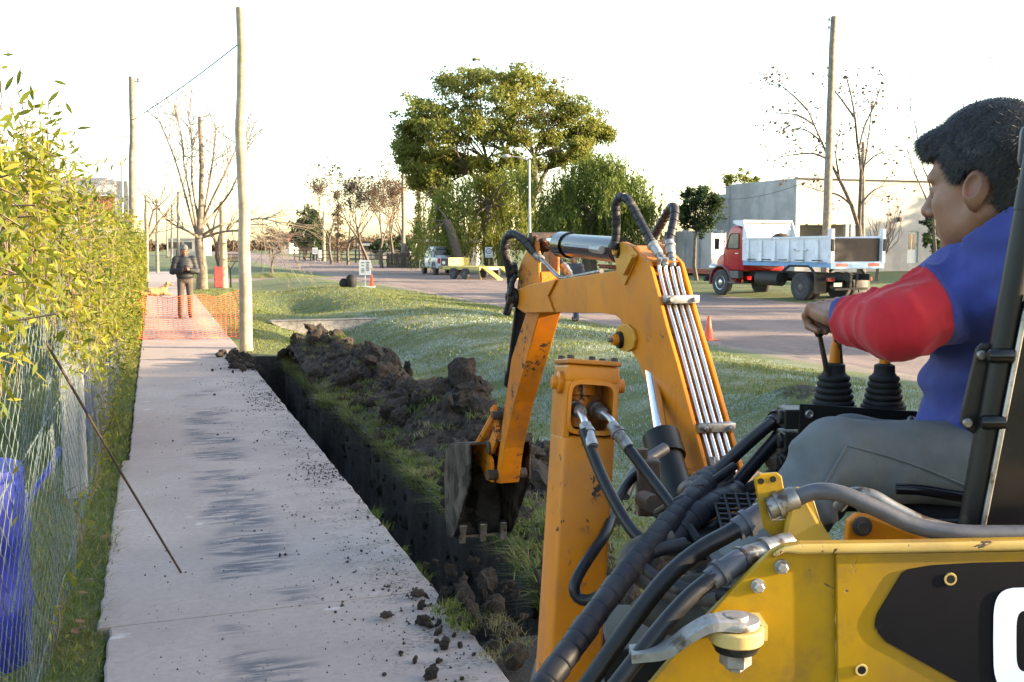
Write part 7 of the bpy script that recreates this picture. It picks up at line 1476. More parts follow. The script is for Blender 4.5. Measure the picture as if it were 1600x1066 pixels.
def operator():
    rng = np.random.default_rng(8); root = P(1560, 790, 2.05); t = thing('person', 'digger operator in a blue jacket with red sleeves and grey jeans, working the levers', 'person', root)
    al = R(22); ah = R(45); pt = R(8)
    f0 = CR*(-math.cos(al))+CF*math.sin(al); l0 = CR*(-math.sin(al))-CF*math.cos(al); g0 = CR*(-math.cos(ah))+CF*math.sin(ah); fx = (g0*math.cos(pt)-CZ*math.sin(pt)).normalized(); uz = (g0*math.sin(pt)+CZ*math.cos(pt)).normalized(); ly = uz.cross(fx)
    O = P(1527, 294, 1.87)-ly*0.080+uz*0.008+fx*0.012
    S = 1.04
    def toH(p): q = (p-V3(O)); return np.stack([q@V3(fx), q@V3(ly), q@V3(uz)], 1)/S
    # joints (world)
    sh = P(1508, 452, 1.97); el = P(1402, 508, 1.86); wr = P(1330, 500, 2.14); shR = P(1560, 440, 2.32); elR = P(1525, 530, 2.45); wrR = P(1462, 500, 2.40)
    pel = P(1580, 742, 2.06); che = P(1572, 560, 2.08); nb = P(1560, 425, 2.02); hipL = P(1590, 735, 1.97); hipR = P(1590, 735, 2.18); knL = P(1303, 709, 1.98); knR = P(1330, 700, 2.22); anL = P(1135, 930, 1.90); anR = P(1180, 900, 2.14)
    c_ = {k: V3(v) for k, v in dict(sh=sh, el=el, wr=wr, shR=shR, elR=elR, wrR=wrR, pel=pel, che=che, nb=nb, hipL=hipL, hipR=hipR, knL=knL, knR=knR, anL=anL, anR=anR).items()}
    def limbs(p):
        return union([s_cone(p, c_['sh'], c_['el'], 0.052, 0.042), s_cone(p, c_['el'], c_['wr'], 0.040, 0.028), s_cone(p, c_['shR'], c_['elR'], 0.052, 0.042), s_cone(p, c_['elR'], c_['wrR'], 0.040, 0.028), s_cone(p, c_['pel'], c_['che'], 0.12, 0.125), s_cone(p, c_['che'], c_['nb'], 0.11, 0.05), s_cone(p, c_['sh'], c_['shR'], 0.05, 0.05),
                      s_cone(p, c_['hipL'], c_['knL'], 0.07, 0.048), s_cone(p, c_['knL'], c_['anL'], 0.048, 0.035), s_cone(p, c_['hipR'], c_['knR'], 0.07, 0.048), s_cone(p, c_['knR'], c_['anR'], 0.048, 0.035)], 0.03)
    allp = np.array(list(c_.values())); lo = allp.min(0)-0.16; hi = allp.max(0)+0.16
    parts = [surfnet(limbs, lo, hi, 0.014)]
    Vh, Fh = surfnet(head_sdf, (-0.13, -0.11, -0.17), (0.135, 0.11, 0.155), 0.0026); parts.append((to_world(Vh*S, O, fx, ly, uz), Fh))
    # left hand closed over the lever
    def hand(wrist, cen, side, zup):
        X = (cen-wrist).normalized(); Z = (zup-X*zup.dot(X)).normalized(); Y = Z.cross(X)*side
        Vq, Fq = surfnet(hand_sdf, (-0.12, -0.06, -0.07), (0.10, 0.075, 0.045), 0.0028)
        W = to_world(Vq*1.04, cen, X, Y, Z); return (W, Fq if Y.dot(Z.cross(X)) > 0 else Fq[:, ::-1])
    hc = P(1303, 489, 2.215); parts.append(hand(wr, hc, -1.0, CZ*0.9-CF*0.35-CR*0.1)); hcR = P(1432, 497, 2.40); parts.append(hand(wrR, hcR, 1.0, CZ))
    V, F = mesh_join(parts); o = link('body', raw('body', V-V3(root), F, 'skin_tan', True), t)
    for s in (-1, 1):
        m = MB(); e = O+(fx*0.0775+ly*(s*0.031)+uz*0.0035)*S; m.lathe(e, fx, [(0.004, -0.008), (0.0105, -0.004), (0.0125, 0.002), (0.0105, 0.009), (0.006, 0.0118), (0.001, 0.0127)], 16); m.build('eye', 'eye_white', o, smooth=True, loc=root)
        m = MB(); m.lathe(e+fx*0.0095, (fx+ly*s*0.1), [(0.0062, 0), (0.0055, 0.0025), (0.001, 0.0038)], 14); m.build('iris', 'hair_dark', o, smooth=True, loc=root)
        m = MB(); m.tube([O+(fx*(0.088-0.012*k*k/4)+ly*(s*(0.016+0.009*k))+uz*(0.026+0.004*math.sin(k*0.8)))*S for k in range(5)], [0.0028, 0.0036, 0.0036, 0.003, 0.0015], 6); m.build('eyebrow', 'hair_dark', o, smooth=True, loc=root)
        m = MB(); m.tube([O+(fx*(0.0895-0.005*abs(k-2)*0.6)+ly*(s*(0.018+0.0065*k))+uz*(0.0105-0.0015*abs(k-2)))*S for k in range(5)], [0.001, 0.002, 0.0024, 0.002, 0.001], 6); m.build('eyelid', 'skin_tan', o, smooth=True, loc=root)
    Vh, Fh = surfnet(hair_sdf, (-0.15, -0.115, -0.14), (0.14, 0.115, 0.18), 0.003); W = to_world(Vh*S, O, fx, ly, uz); tv, tf = hair_tufts(Vh*S, Fh, 42000, rng, 0.015, 0.0006, fx, ly, uz, lean=(0.5, 0, -0.55)); tv = to_world(tv, O, fx, ly, uz)
    h = link('hair', raw('hair', W-V3(root), Fh, 'hair_dark', True), t); link('strands', raw('strands', tv-V3(root), tf, 'hair_dark'), h)
    # jacket
    upax = (c_['el']-c_['sh']); foax = (c_['wr']-c_['el'])
    FW = V3(f0); LW = V3(l0)
    MT = np.array([FW, LW, [0, 0, 1]])
    def arm(p):
        a = s_cone(p, c_['sh'], c_['el'], 0.080, 0.056); b = s_cone(p, c_['el'], c_['wr'], 0.057, 0.042); d = smin(a, b, 0.03)
        u = (p-c_['el'])@(foax/np.linalg.norm(foax)); u2 = (p-c_['sh'])@(upax/np.linalg.norm(upax)); w_ = fbm(p, 7, 2)*7
        d = d-0.0120*(1-np.abs(np.sin(u*34+w_*1.0)))**2*np.clip(1-np.abs(u-0.12)/0.2, 0, 1)-0.0130*(1-np.abs(np.sin(u2*28+w_*1.1+1)))**2*np.clip(1-np.abs(u2-0.11)/0.2, 0, 1)-0.006*np.abs(fbm(p, 17, 2)-0.5)*2; return d
    def armR(p): return smin(s_cone(p, c_['shR'], c_['elR'], 0.088, 0.072), s_cone(p, c_['elR'], c_['wrR'], 0.072, 0.046), 0.04)
    def torso(p):
        d = s_ell(p, c_['che']+np.array([0, 0, 0.05]), (0.150, 0.215, 0.26), MT); d = smin(d, s_ell(p, c_['pel']+np.array([0, 0, 0.07])+FW*0.02, (0.155, 0.20, 0.17), MT), 0.09)
        d = smin(d, s_cone(p, c_['sh']+FW*-0.01+np.array([0, 0, 0.0]), c_['shR'], 0.088, 0.088), 0.05)
        # collar
        q = toH(p); col = s_cone(q, (-0.055, 0, -0.19), (-0.030, 0, -0.085), 0.105, 0.088); d = smin(d, col, 0.05)
        d = d+0.0085*np.sin((p[:, 2]+0.5*((p-c_['che'])@FW))*62+fbm(p, 5, 2)*10)*np.clip((1.68-p[:, 2])/0.15, 0.25, 1)+0.010*(fbm(p, 9, 3)-0.5)*2; return d
    def jack(p):
        d = smin(smin(torso(p), arm(p), 0.03), armR(p), 0.03); q = toH(p)
        neck = s_cone(q, (-0.035, 0, -0.11), (0.02, 0, 0.02), 0.072, 0.10); d = smax(d, -neck, 0.010); d = np.maximum(d, (q[:, 2]+0.062+0.42*(q[:, 0]+0.03))*0.8)*1.0 if False else np.where(np.linalg.norm(q, axis=1) < 0.26, np.maximum(d, q[:, 2]+0.058+0.5*q[:, 0]), d)
        return np.maximum(d, (c_['pel'][2]-0.045)-p[:, 2])
    Vj, Fj = surfnet(jack, np.minimum(np.minimum(lo, lo), 9e9)*0+np.minimum.reduce([c_['el'], c_['wr'], c_['pel'], c_['shR'], c_['elR'], c_['wrR']])-0.24, np.maximum.reduce([c_['el'], c_['wr'], c_['pel'], c_['shR'], c_['nb'], c_['elR']])+0.26, 0.0062)
    me = raw('jacket', Vj-V3(root), Fj, 'jacket_two_tone', True)
    s1, s2 = V3(P(1449, 380, 1.84)), V3(P(1490, 545, 1.84)); sd_ = (s2-s1)/np.linalg.norm(s2-s1); nrm = np.cross(V3(CF), sd_); nrm /= np.linalg.norm(nrm)
    if ((c_['el']-s1)@nrm) < 0: nrm = -nrm
    bow = 0.012*np.sin(np.clip(((Vj-s1)@sd_)/0.2, 0, 1)*math.pi)
    val = np.minimum((Vj-s1)@nrm+bow, torso(Vj)-np.minimum(arm(Vj), armR(Vj))+0.02)
    cuff = 0.018-np.abs((Vj-c_['wr'])@(foax/np.linalg.norm(foax))+0.0)
    cu2 = (Vj-c_['wr'])@(foax/np.linalg.norm(foax))+0.010; val = np.minimum(val, np.where(np.linalg.norm(Vj-c_['wr'], axis=1) < 0.12, -cu2, 1))
    hem = (c_['pel'][2]-0.012)-Vj[:, 2]; val = np.maximum(val, np.minimum(hem, 0.05))
    at = me.attributes.new('red', 'FLOAT', 'POINT'); at.data.foreach_set('value', val.astype(np.float32)); link('jacket', me, t)
    def trou(p):
        def legd(h_, k, a, r0):
            d = smin(s_cone(p, h_, k, 0.094, 0.066), s_cone(p, k, a, 0.068, 0.058), 0.03); ax = (k-h_)/np.linalg.norm(k-h_); u = (p-h_)@ax; sx = (a-k)/np.linalg.norm(a-k); v = (p-k)@sx
            under = np.clip((k[2]-p[:, 2])/0.05, 0, 1)
            return d-0.0130*(1-np.abs(np.sin(u*26+fbm(p, 7, 2)*6)))**2*np.clip(1-np.abs(u-0.30)/0.14, 0, 1)*(0.3+under)-0.0130*(1-np.abs(np.sin(v*30+fbm(p, 7, 2)*6)))**2*np.clip(1-np.abs(v-0.08)/0.15, 0, 1)+0.009*(fbm(p, 10, 3)-0.5)
        d = smin(legd(c_['hipL'], c_['knL'], c_['anL'], 0), legd(c_['hipR'], c_['knR'], c_['anR'], 0), 0.03); return smin(d, s_ell(p, c_['pel']+np.array([0, 0, -0.01]), (0.14, 0.18, 0.11), MT), 0.05)
    lo2 = np.minimum.reduce([c_['anL'], c_['anR'], c_['pel'], c_['hipL'], c_['knL']])-0.15; hi2 = np.maximum.reduce([c_['hipL'], c_['hipR'], c_['pel'], c_['knR']])+0.17
    Vt, Ft = surfnet(trou, lo2, hi2, 0.007); tr = link('trousers', raw('trousers', Vt-V3(root), Ft, 'denim_grey', True), t)
    # outer seam stitching along the thigh and shin
    def surf_seam(pts, off):
        out = []
        for q in pts:
            p = np.array([V3(q)]); v = -V3(CF)
            for _ in range(40):
                dd = trou(p)[0]; p = p+v*max(dd, 0.0005) if False else p-v*0
                break
            # march from the camera side
            s = V3(q)-V3(CF)*0.35
            for _ in range(60):
                dd = trou(s[None])[0]
                if dd < 0.0008: break
                s = s+V3(CF)*max(dd*0.8, 0.0006)
            out.append(Vector(s))
        return out
    sm_ = surf_seam([P(1300+23*i, 682+8.5*i-22*math.sin(i/10*math.pi)*0.4, 2.0) for i in range(11)], 0)
    m = MB(); m.tube(sm_, 0.0028, 6); m.build('seam', 'denim_grey', tr, smooth=True, loc=root)
    sm_ = surf_seam([P(1300-9*i, 682+14*i, 2.0) for i in range(11)], 0); m = MB(); m.tube(sm_, 0.0028, 6); m.build('seam', 'denim_grey', tr, smooth=True, loc=root)
    for a in (anL, anR):
        def shoe(p, a=V3(a)): q = p-a; return smin(s_ell(p, a+FW*0.06+np.array([0, 0, -0.05]), (0.13, 0.045, 0.045), MT), s_cone(p, a, a+np.array([0, 0, -0.05]), 0.05, 0.05), 0.03)
        Vs, Fs = surfnet(shoe, V3(a)-0.22, V3(a)+0.22, 0.010); link('shoe', raw('shoe', Vs-V3(root), Fs, 'shoe_dark', True), t)
operator()
def figure(label, base, rz, H, J, mats, hair='hair_dark', res=0.012, nm='person', puff=0, headpitch=0.2):
    # J: joints in local metres for a 1.72 m figure: x right hand side of picture when facing the camera, y depth, z up; faces -y
    t = thing(nm, label, 'person', base, rz); k = H/1.72; J = {a: np.array(b, float)*k for a, b in J.items()}
    hd = J['head']; cp, spn = math.cos(headpitch), math.sin(headpitch); X = np.array([0, -cp, -spn]); Y = np.array([1.0, 0, 0]); Z = np.array([0, -spn, cp])
    def hsd(p): q = (p-hd)/k; return head_sdf(np.stack([q@X, q@Y, q@Z], 1))*k
    def body(p):
        ds = [s_cone(p, J['pel'], J['che'], 0.12*k, 0.125*k), s_cone(p, J['che'], J['neck'], 0.10*k, 0.05*k), s_cone(p, J['shL'], J['shR'], 0.05*k, 0.05*k)]
        for s in 'LR': ds += [s_cone(p, J['sh'+s], J['el'+s], 0.045*k, 0.036*k), s_cone(p, J['el'+s], J['wr'+s], 0.036*k, 0.026*k), s_cone(p, J['hip'+s], J['kn'+s], 0.075*k, 0.05*k), s_cone(p, J['kn'+s], J['an'+s], 0.05*k, 0.035*k)]
        d = union(ds, 0.03*k)
        for s in 'LR':
            w_ = J['wr'+s]; hdir = J['hd'+s]-w_; d = smin(d, s_cone(p, w_, J['hd'+s], 0.026*k, 0.036*k), 0.015*k)
        return smin(d, hsd(p), 0.02*k)
    allp = np.array(list(J.values())); lo = allp.min(0)-0.2; hi = allp.max(0)+0.22; V, F = surfnet(body, lo, hi, res); link('body', raw('body', V, F, 'skin_tan', True), t)
    for s in 'LR':      # fingers
        for q in range(4):
            a = J['hd'+s]; d = (a-J['wr'+s]); d = d/np.linalg.norm(d); m = MB(); off = np.array([0, 0, (q-1.5)*0.018]); m.tube([Vector(a+off), Vector(a+off+d*0.045), Vector(a+off+d*0.06+np.array([0.02 if s == 'L' else -0.02, 0, 0]))], [0.010, 0.009, 0.007], 6); m.build('finger', 'skin_tan', t, smooth=True)
    def hr(p): q = (p-hd)/k; return hair_sdf(np.stack([q@X, q@Y, q@Z], 1))*k
    V, F = surfnet(hr, hd-0.2, hd+0.22, res*0.8); link('hair', raw('hair', V, F, hair, True), t)
    def jk(p):
        ds = [s_ell(p, J['che']+np.array([0, 0, 0.02]), (0.20*k, 0.145*k, 0.25*k)), s_ell(p, (J['pel']+J['che'])/2, (0.20*k, 0.155*k, 0.24*k)), s_cone(p, J['shL'], J['shR'], 0.075*k, 0.075*k), s_cone(p, J['neck'], J['neck']+np.array([0, -0.01, 0.05]), 0.082*k, 0.075*k)]
        for s in 'LR': ds += [s_cone(p, J['sh'+s], J['el'+s], 0.080*k, 0.068*k), s_cone(p, J['el'+s], J['wr'+s], 0.068*k, 0.046*k)]
        d = union(ds, 0.035*k); d = d+puff*np.abs(np.sin(p[:, 2]*math.pi/0.085))*-1+0.006*(fbm(p, 10, 2)-0.5); return np.maximum(d, J['pel'][2]-0.10*k-p[:, 2])
    V, F = surfnet(jk, lo, hi, res); link('jacket', raw('jacket', V, F, mats[0], True), t)
    def tr(p):
        ds = [s_ell(p, J['pel'], (0.165*k, 0.125*k, 0.13*k))]
        for s in 'LR': ds += [s_cone(p, J['hip'+s], J['kn'+s], 0.092*k, 0.070*k), s_cone(p, J['kn'+s], J['an'+s], 0.070*k, 0.062*k)]
        return union(ds, 0.025*k)+0.008*(fbm(p, 9, 2)-0.5)
    V, F = surfnet(tr, lo, hi, res); link('trousers', raw('trousers', V, F, mats[1], True), t)
    for s in 'LR':
        a = J['an'+s]; V, F = surfnet(lambda p: np.maximum(smin(s_ell(p, a+np.array([0, -0.06, -0.045]), (0.048, 0.13, 0.05)), s_cone(p, a, a-np.array([0, 0, 0.04]), 0.048, 0.05), 0.02), 0.0-p[:, 2]), a-0.24, a+0.24, res); link('shoe', raw('shoe', V, F, mats[2], True), t)
    return t
stand = dict(pel=(0, 0, 0.93), che=(0, 0, 1.20), neck=(0, 0, 1.43), head=(0, -0.05, 1.585), shL=(0.19, 0, 1.38), shR=(-0.19, 0, 1.38), elL=(0.27, -0.02, 1.10), elR=(-0.27, -0.02, 1.10), wrL=(0.10, -0.24, 1.13), wrR=(-0.10, -0.24, 1.13), hdL=(0.035, -0.29, 1.16), hdR=(-0.035, -0.29, 1.16), hipL=(0.09, 0, 0.90), hipR=(-0.09, 0, 0.90), knL=(0.10, -0.02, 0.50), knR=(-0.11, -0.03, 0.50), anL=(0.11, 0.01, 0.08), anR=(-0.13, 0.0, 0.08))
mb = G(291, 497, 0.0); figure('man in a black quilted jacket standing on the walk looking at a phone', mb, 0.05, 1.72, stand, ('puffer_black', 'trousers_brown', 'shoe_dark'), 'hair_grey', puff=0.008, headpitch=0.45)
m = MB(); m.box((0, 0, 0), (0.075, 0.012, 0.15)); o = m.build('phone', 'black_gloss', None, bevel=0.004, loc=(0, 0, 0)); o.location = (mb.x+0.005, mb.y-0.325, 1.19); o.rotation_euler = (-0.7, 0, 0); tag(o, 'black mobile phone held in both hands of the man on the walk', 'phone')
walkp = dict(stand); walkp.update(elL=(0.25, 0.05, 1.10), wrL=(0.27, -0.03, 0.86), hdL=(0.27, -0.06, 0.78), elR=(-0.25, 0.02, 1.10), wrR=(-0.26, -0.10, 0.88), hdR=(-0.26, -0.14, 0.80), knL=(0.10, -0.12, 0.50), anL=(0.10, -0.02, 0.10), knR=(-0.10, 0.06, 0.50), anR=(-0.10, 0.22, 0.12))
wb = G(897, 499, -0.15); wb.z = float(gz(wb.x, wb.y)); figure('man in a dark hooded jacket and blue jeans walking on the lawn behind the boom', wb, R(-60), 1.72, walkp, ('jacket_grey', 'jeans_blue', 'shoe_dark'))
# the dog lying on the walk
def dog():
    q = G(247, 462, 0.0); t = thing('dog', 'tan dog lying curled on the walk behind the orange net', 'dog', q, 0.1)
    def d(p):
        r = s_ell(p, (-0.05, 0, 0.14), (0.30, 0.15, 0.14)); r = smin(r, s_ell(p, (0.16, 0.0, 0.17), (0.15, 0.13, 0.15)), 0.06); r = smin(r, s_ell(p, (-0.25, 0.0, 0.13), (0.14, 0.15, 0.13)), 0.06)
        r = smin(r, s_cone(p, (0.22, -0.01, 0.24), (0.30, -0.03, 0.37), 0.085, 0.070), 0.05); r = smin(r, s_ell(p, (0.33, -0.04, 0.40), (0.085, 0.075, 0.072)), 0.03); r = smin(r, s_cone(p, (0.38, -0.07, 0.385), (0.455, -0.11, 0.365), 0.042, 0.028), 0.02)
        for s in (-1, 1): r = smin(r, s_cone(p, (0.31, -0.03+s*0.065, 0.44), (0.30, -0.04+s*0.095, 0.385), 0.022, 0.012), 0.012); r = smin(r, s_cone(p, (0.20, s*0.09, 0.08), (0.42, s*0.08, 0.035), 0.05, 0.034), 0.03); r = smin(r, s_cone(p, (-0.22, s*0.13, 0.10), (-0.02, s*0.17, 0.045), 0.075, 0.035), 0.03)
        r = smin(r, s_cone(p, (-0.37, 0, 0.09), (-0.45, -0.22, 0.035), 0.035, 0.020), 0.02); return np.maximum(r+0.01*(fbm(p, 22, 2)-0.5), 0.002-p[:, 2])
    V, F = surfnet(d, (-0.56, -0.34, -0.03), (0.54, 0.32, 0.54), 0.011); o = link('body', raw('body', V, F, 'dog_fur', True), t)
    m = MB(); m.lathe((0.458, -0.115, 0.370), (0.8, -0.4, 0), [(0.015, -0.01), (0.018, 0.004), (0.006, 0.014)], 10); m.build('nose', 'black_rubber', t, smooth=True)
    for s in (-1, 1): m = MB(); m.lathe((0.40-0.02*(s > 0), -0.075+s*0.045, 0.425), (0.8, s*0.5-0.3, 0.2), [(0.010, -0.006), (0.011, 0.002), (0.003, 0.007)], 8); m.build('eye', 'black_rubber', t, smooth=True)
    m = MB(); m.tube([(0.265+0.075*math.cos(a)*0.5, -0.02+0.085*math.sin(a), 0.305+0.05*math.cos(a)) for a in [k*math.pi/8 for k in range(17)]], 0.014, 6); m.build('collar', 'red_paint_matte', t, smooth=True)
dog()
# ---------------------------------------------------------------- spoil heap, clods, crumbs
def clod_mesh(seed, cuts=2, sub=3, rough=0.35):
    rng = np.random.default_rng(seed); bm = bmesh.new(); bmesh.ops.create_icosphere(bm, subdivisions=sub, radius=1.0); me = bpy.data.meshes.new('clod'); bm.to_mesh(me); bm.free()
    V = np.empty(len(me.vertices)*3, np.float32); me.vertices.foreach_get('co', V); V = V.reshape(-1, 3).astype(float); off = rng.random(3)*20
    r = 0.72+rough*1.5*(fbm(V+off, 1.3, 2)-0.5)+rough*1.1*(np.abs(fbm(V+off+5, 3.2, 3)-0.5))*2-rough*0.5+0.16*(fbm(V+off, 9, 2)-0.5); V = V*r[:, None]
    for _ in range(cuts):
        n = rng.normal(size=3); n /= np.linalg.norm(n); h = rng.uniform(0.30, 0.55); d = V@n; ex = np.clip(d-h, 0, None); V -= n*(ex*0.93)[:, None]
    V *= rng.uniform(0.75, 1.15, 3); V[:, 2] *= 0.8; me.vertices.foreach_set('co', V.astype(np.float32).ravel()); me.materials.append(MATS['soil']); me.update(); return me
CL = [clod_mesh(200+i, cuts=(0, 1, 2, 3)[i % 4], rough=0.40) for i in range(10)]
for me in CL[::2]: me.polygons.foreach_set('use_smooth', [True]*len(me.polygons))
def clod(parent, x, y, z, s, rng, name='clod', mesh=None):
    o = link(name, mesh or CL[int(rng.integers(0, len(CL)))], parent); o.location = (x, y, z); o.scale = (s*rng.uniform(0.8, 1.2), s*rng.uniform(0.8, 1.2), s*rng.uniform(0.7, 1.05)); o.rotation_euler = (rng.random()*6, rng.random()*6, rng.random()*6); return o
rng = np.random.default_rng(300)
def heap_h(X, Y):
    pr = 0.34*np.exp(-((Y-15.0)/1.3)**2)+0.27*np.exp(-((Y-12.6)/1.5)**2)+0.34*np.exp(-((Y-9.1)/1.0)**2)+0.14*sstep(Y, 6.0, 7.4)*(1-sstep(Y, 16, 17))
    cx = 2.66-0.26*sstep(Y, 12, 15.5); w_ = 0.44+0.16*sstep(Y, 12, 15)
    h_ = pr*np.exp(-((X-cx)/w_)**2); p = np.stack([X, Y, X*0], -1); n = fbm(p, 3.0, 4); return h_*(0.55+0.95*n)+(0.12*(fbm(p, 7, 3)-0.35)+0.07*np.abs(fbm(p, 15, 3)-0.5))*np.clip(h_/0.10, 0, 1)
hx = np.linspace(1.86, 3.9, 110); hy = np.linspace(6.2, 17.1, 560); HX, HY = np.meshgrid(hx, hy, indexing='ij'); HH = heap_h(HX, HY)
SH = thing('spoil_heap', 'long heap of dark dug soil and clods beside the trench', 'soil heap', (2.8, 12, 0)); SL = SH.location
me = gridmesh('mound', HX-SL.x, HY-SL.y, gz(HX, HY)-0.035+HH, 'soil'); link('mound', me, SH)
def hz_at(x, y): return float(gz(x, y))-0.035+float(heap_h(np.array(x), np.array(y)))
for i in range(160):
    y = 7.0+9.6*rng.random(); cx = 2.60-0.26*float(sstep(np.array(y), 12, 15.5)); x = cx+rng.normal()*0.33
    if x < 1.9: continue
    s = 0.05+0.19*rng.random()**1.6; clod(SH, x-SL.x, y-SL.y, hz_at(x, y)+s*0.25, s, rng)
# big sliced blocks by the bucket
for px, py, d, s in ((722, 600, 9.4, 0.26), (748, 612, 9.2, 0.22), (700, 640, 9.6, 0.20), (720, 655, 9.0, 0.24), (760, 660, 8.8, 0.18), (690, 610, 10.0, 0.15), (648, 590, 11.2, 0.14), (735, 590, 9.5, 0.17), (668, 655, 9.6, 0.13), (790, 690, 8.6, 0.17), (660, 620, 10.4, 0.13), (700, 675, 9.0, 0.17), (830, 710, 8.2, 0.16), (770, 700, 8.6, 0.15),
                     (560, 545, 13.8, 0.16), (520, 540, 14.8, 0.15), (490, 545, 15.2, 0.16), (545, 575, 13.4, 0.14), (460, 560, 15.6, 0.15), (600, 585, 12.4, 0.14), (575, 600, 12.2, 0.15), (440, 575, 15.2, 0.12)):
    q = P(px, py, d); z0 = hz_at(q.x, q.y); clod(SH, q.x-SL.x, q.y-SL.y, max(min(q.z, z0+s*0.42), z0+s*0.1), s, rng, 'soil_block', CL[(1, 3, 5, 7, 9, 2)[int(rng.integers(0, 6))]])
# clump spilled on the edge of the walk in front of the digger
SP = thing('spilled_soil', 'crumbly clump of spilled soil and torn turf on the walk edge by the stabiliser', 'soil heap', G(745, 965, 0)); PL = SP.location
for i in range(95):
    px = 730+rng.normal()*48; py = 955+rng.normal()*42; 
    if px < 640: continue
    q = G(px, py, 0.0); s = 0.012+0.045*rng.random()**1.8; clod(SP, q.x-PL.x, q.y-PL.y, s*0.4+0.05*math.exp(-((px-745)/50)**2-((py-950)/40)**2)*rng.random()*1.6, s, rng)
for px, py, s in ((755, 930, 0.10), (725, 945, 0.085), (775, 960, 0.10), (740, 975, 0.085), (700, 935, 0.06), (790, 1000, 0.09), (805, 1040, 0.10), (770, 1015, 0.07), (765, 915, 0.08)):
    q = G(px, py, 0); clod(SP, q.x-PL.x, q.y-PL.y, s*0.35, s, rng)
for px, py, s, lb in ((652, 925, 0.062, 'large dark soil clod on the walk, upper of the pair by the slab joint'), (603, 957, 0.050, 'large dark soil clod lying across the slab joint')):
    q = G(px, py+12, 0); o = clod(None, q.x, q.y, s*0.5, s, rng, 'soil_clod', CL[4]); o.scale = (s*1.35, s*1.0, s*0.75); o.rotation_euler = (0.1, 0.1, 0.6); tag(o, lb, 'clod')
for px, py, s in ((627, 1023, 0.020), (524, 958, 0.012), (653, 970, 0.012), (600, 1056, 0.014), (688, 1035, 0.018), (740, 1025, 0.015), (437, 870, 0.020), (446, 868, 0.014), (487, 812, 0.010), (630, 1000, 0.008), (482, 742, 0.013), (560, 770, 0.014), (575, 810, 0.014), (640, 870, 0.024), (565, 862, 0.014), (470, 690, 0.016), (402, 690, 0.016), (365, 688, 0.016), (340, 680, 0.012), (270, 690, 0.012), (335, 618, 0.022), (332, 580, 0.036), (345, 577, 0.03), (290, 895, 0.007), (690, 980, 0.010), (560, 1000, 0.008)):
    q = G(px, py, 0); o = clod(None, q.x, q.y, s*0.45, s, rng, 'small_clod'); tag(o, 'small dark crumb of soil lying on the concrete walk', 'clod', 'small clods scattered on the walk')
EG = thing('edge_soil', 'ragged row of soil clods at the far end of the trench by the pale pole', 'soil heap', (1.25, 15.6, 0))
for i in range(60):
    y = 14.3+2.6*rng.random(); x = 1.28+rng.normal()*0.11-0.05*(y-14); s = 0.03+0.075*rng.random()**1.5; clod(EG, x-1.25, y-15.6, s*0.4, s, rng)
# crumbs and dirt specks: nobody could count them
def specks(n, fx_, fy_, smin_, smax_, rng):
    x = fx_(n); y = fy_(n); s = smin_+(smax_-smin_)*rng.random(n)**3; T = np.array([[1, 0, -0.3], [-0.5, 0.87, -0.3], [-0.5, -0.87, -0.3], [0, 0, 0.9]]); a = rng.random(n)*6.28; c, sn = np.cos(a), np.sin(a); k = rng.uniform(0.5, 1.3, (n, 3))
    v = T[None]*s[:, None, None]*k[:, None]; vx = v[..., 0]*c[:, None]-v[..., 1]*sn[:, None]; vy = v[..., 0]*sn[:, None]+v[..., 1]*c[:, None]; V = np.stack([vx+x[:, None], vy+y[:, None], v[..., 2]+0.3*s[:, None]+0.001], -1).reshape(-1, 3)
    F = (np.arange(n)[:, None, None]*4+np.array([[0, 2, 1], [0, 1, 3], [1, 2, 3], [2, 0, 3]])[None]).reshape(-1, 3); return V, F
n = 8400
def fx1(n): 
    x = 1.30-np.abs(rng.normal(size=n))*0.24; return np.clip(x, -0.1, 1.30)
yb = np.concatenate([rng.normal(c, w_, n//6) for c, w_ in ((5.2, 0.5), (6.4, 0.7), (8.0, 0.9), (10.2, 1.2), (12.5, 1.5), (15.0, 1.0))]); n = len(yb)
xb = fx1(n); yb = np.clip(yb, 3.8, 17.3); kp = rng.random(n) < sstep(fbm(np.stack([xb, yb*0.7, xb*0], -1), 2.6, 3), 0.42, 0.62)+0.08; xb, yb = xb[kp], yb[kp]; V, F = specks(len(xb), lambda k: xb, lambda k: yb, 0.0022, 0.012, rng); V2, F2 = specks(1400, lambda k: rng.uniform(-0.1, 1.3, k), lambda k: 4+13*rng.random(k)**1.3, 0.002, 0.007, rng)
V, F = mesh_join([(V, F), (V2, F2)]); tag(link('soil_crumbs', raw('soil_crumbs', V, F, 'soil_damp')), 'fine soil crumbs strewn over the walk beside the trench', 'soil crumbs', kind='stuff')
# ---------------------------------------------------------------- grass
def blades(x, y, z, h_, w_, rng, lean=0.5, bias=(0, 0)):
    n = len(x); a = rng.random(n)*6.283; d = np.stack([np.cos(a), np.sin(a), 0*a], 1); l = rng.normal(size=(n, 3))*lean; l[:, 2] = 0; l[:, 0] += bias[0]; l[:, 1] += bias[1]; b = np.stack([x, y, z], 1); H = h_*rng.uniform(0.5, 1.3, n)
    m_ = b+np.stack([l[:, 0]*H*0.30, l[:, 1]*H*0.30, H*0.6], 1); t_ = b+np.stack([l[:, 0]*H, l[:, 1]*H, H*(1-0.25*np.minimum(1, np.linalg.norm(l, axis=1)))], 1); W = d*(w_*rng.uniform(0.6, 1.2, n))[:, None]
    V = np.stack([b-W, b+W, m_+W*0.7, m_-W*0.7, t_], 1).reshape(-1, 3); i = np.arange(n)*5; F = np.concatenate([np.stack([i, i+1, i+2], 1), np.stack([i, i+2, i+3], 1), np.stack([i+3, i+2, i+4], 1)]); return V, F
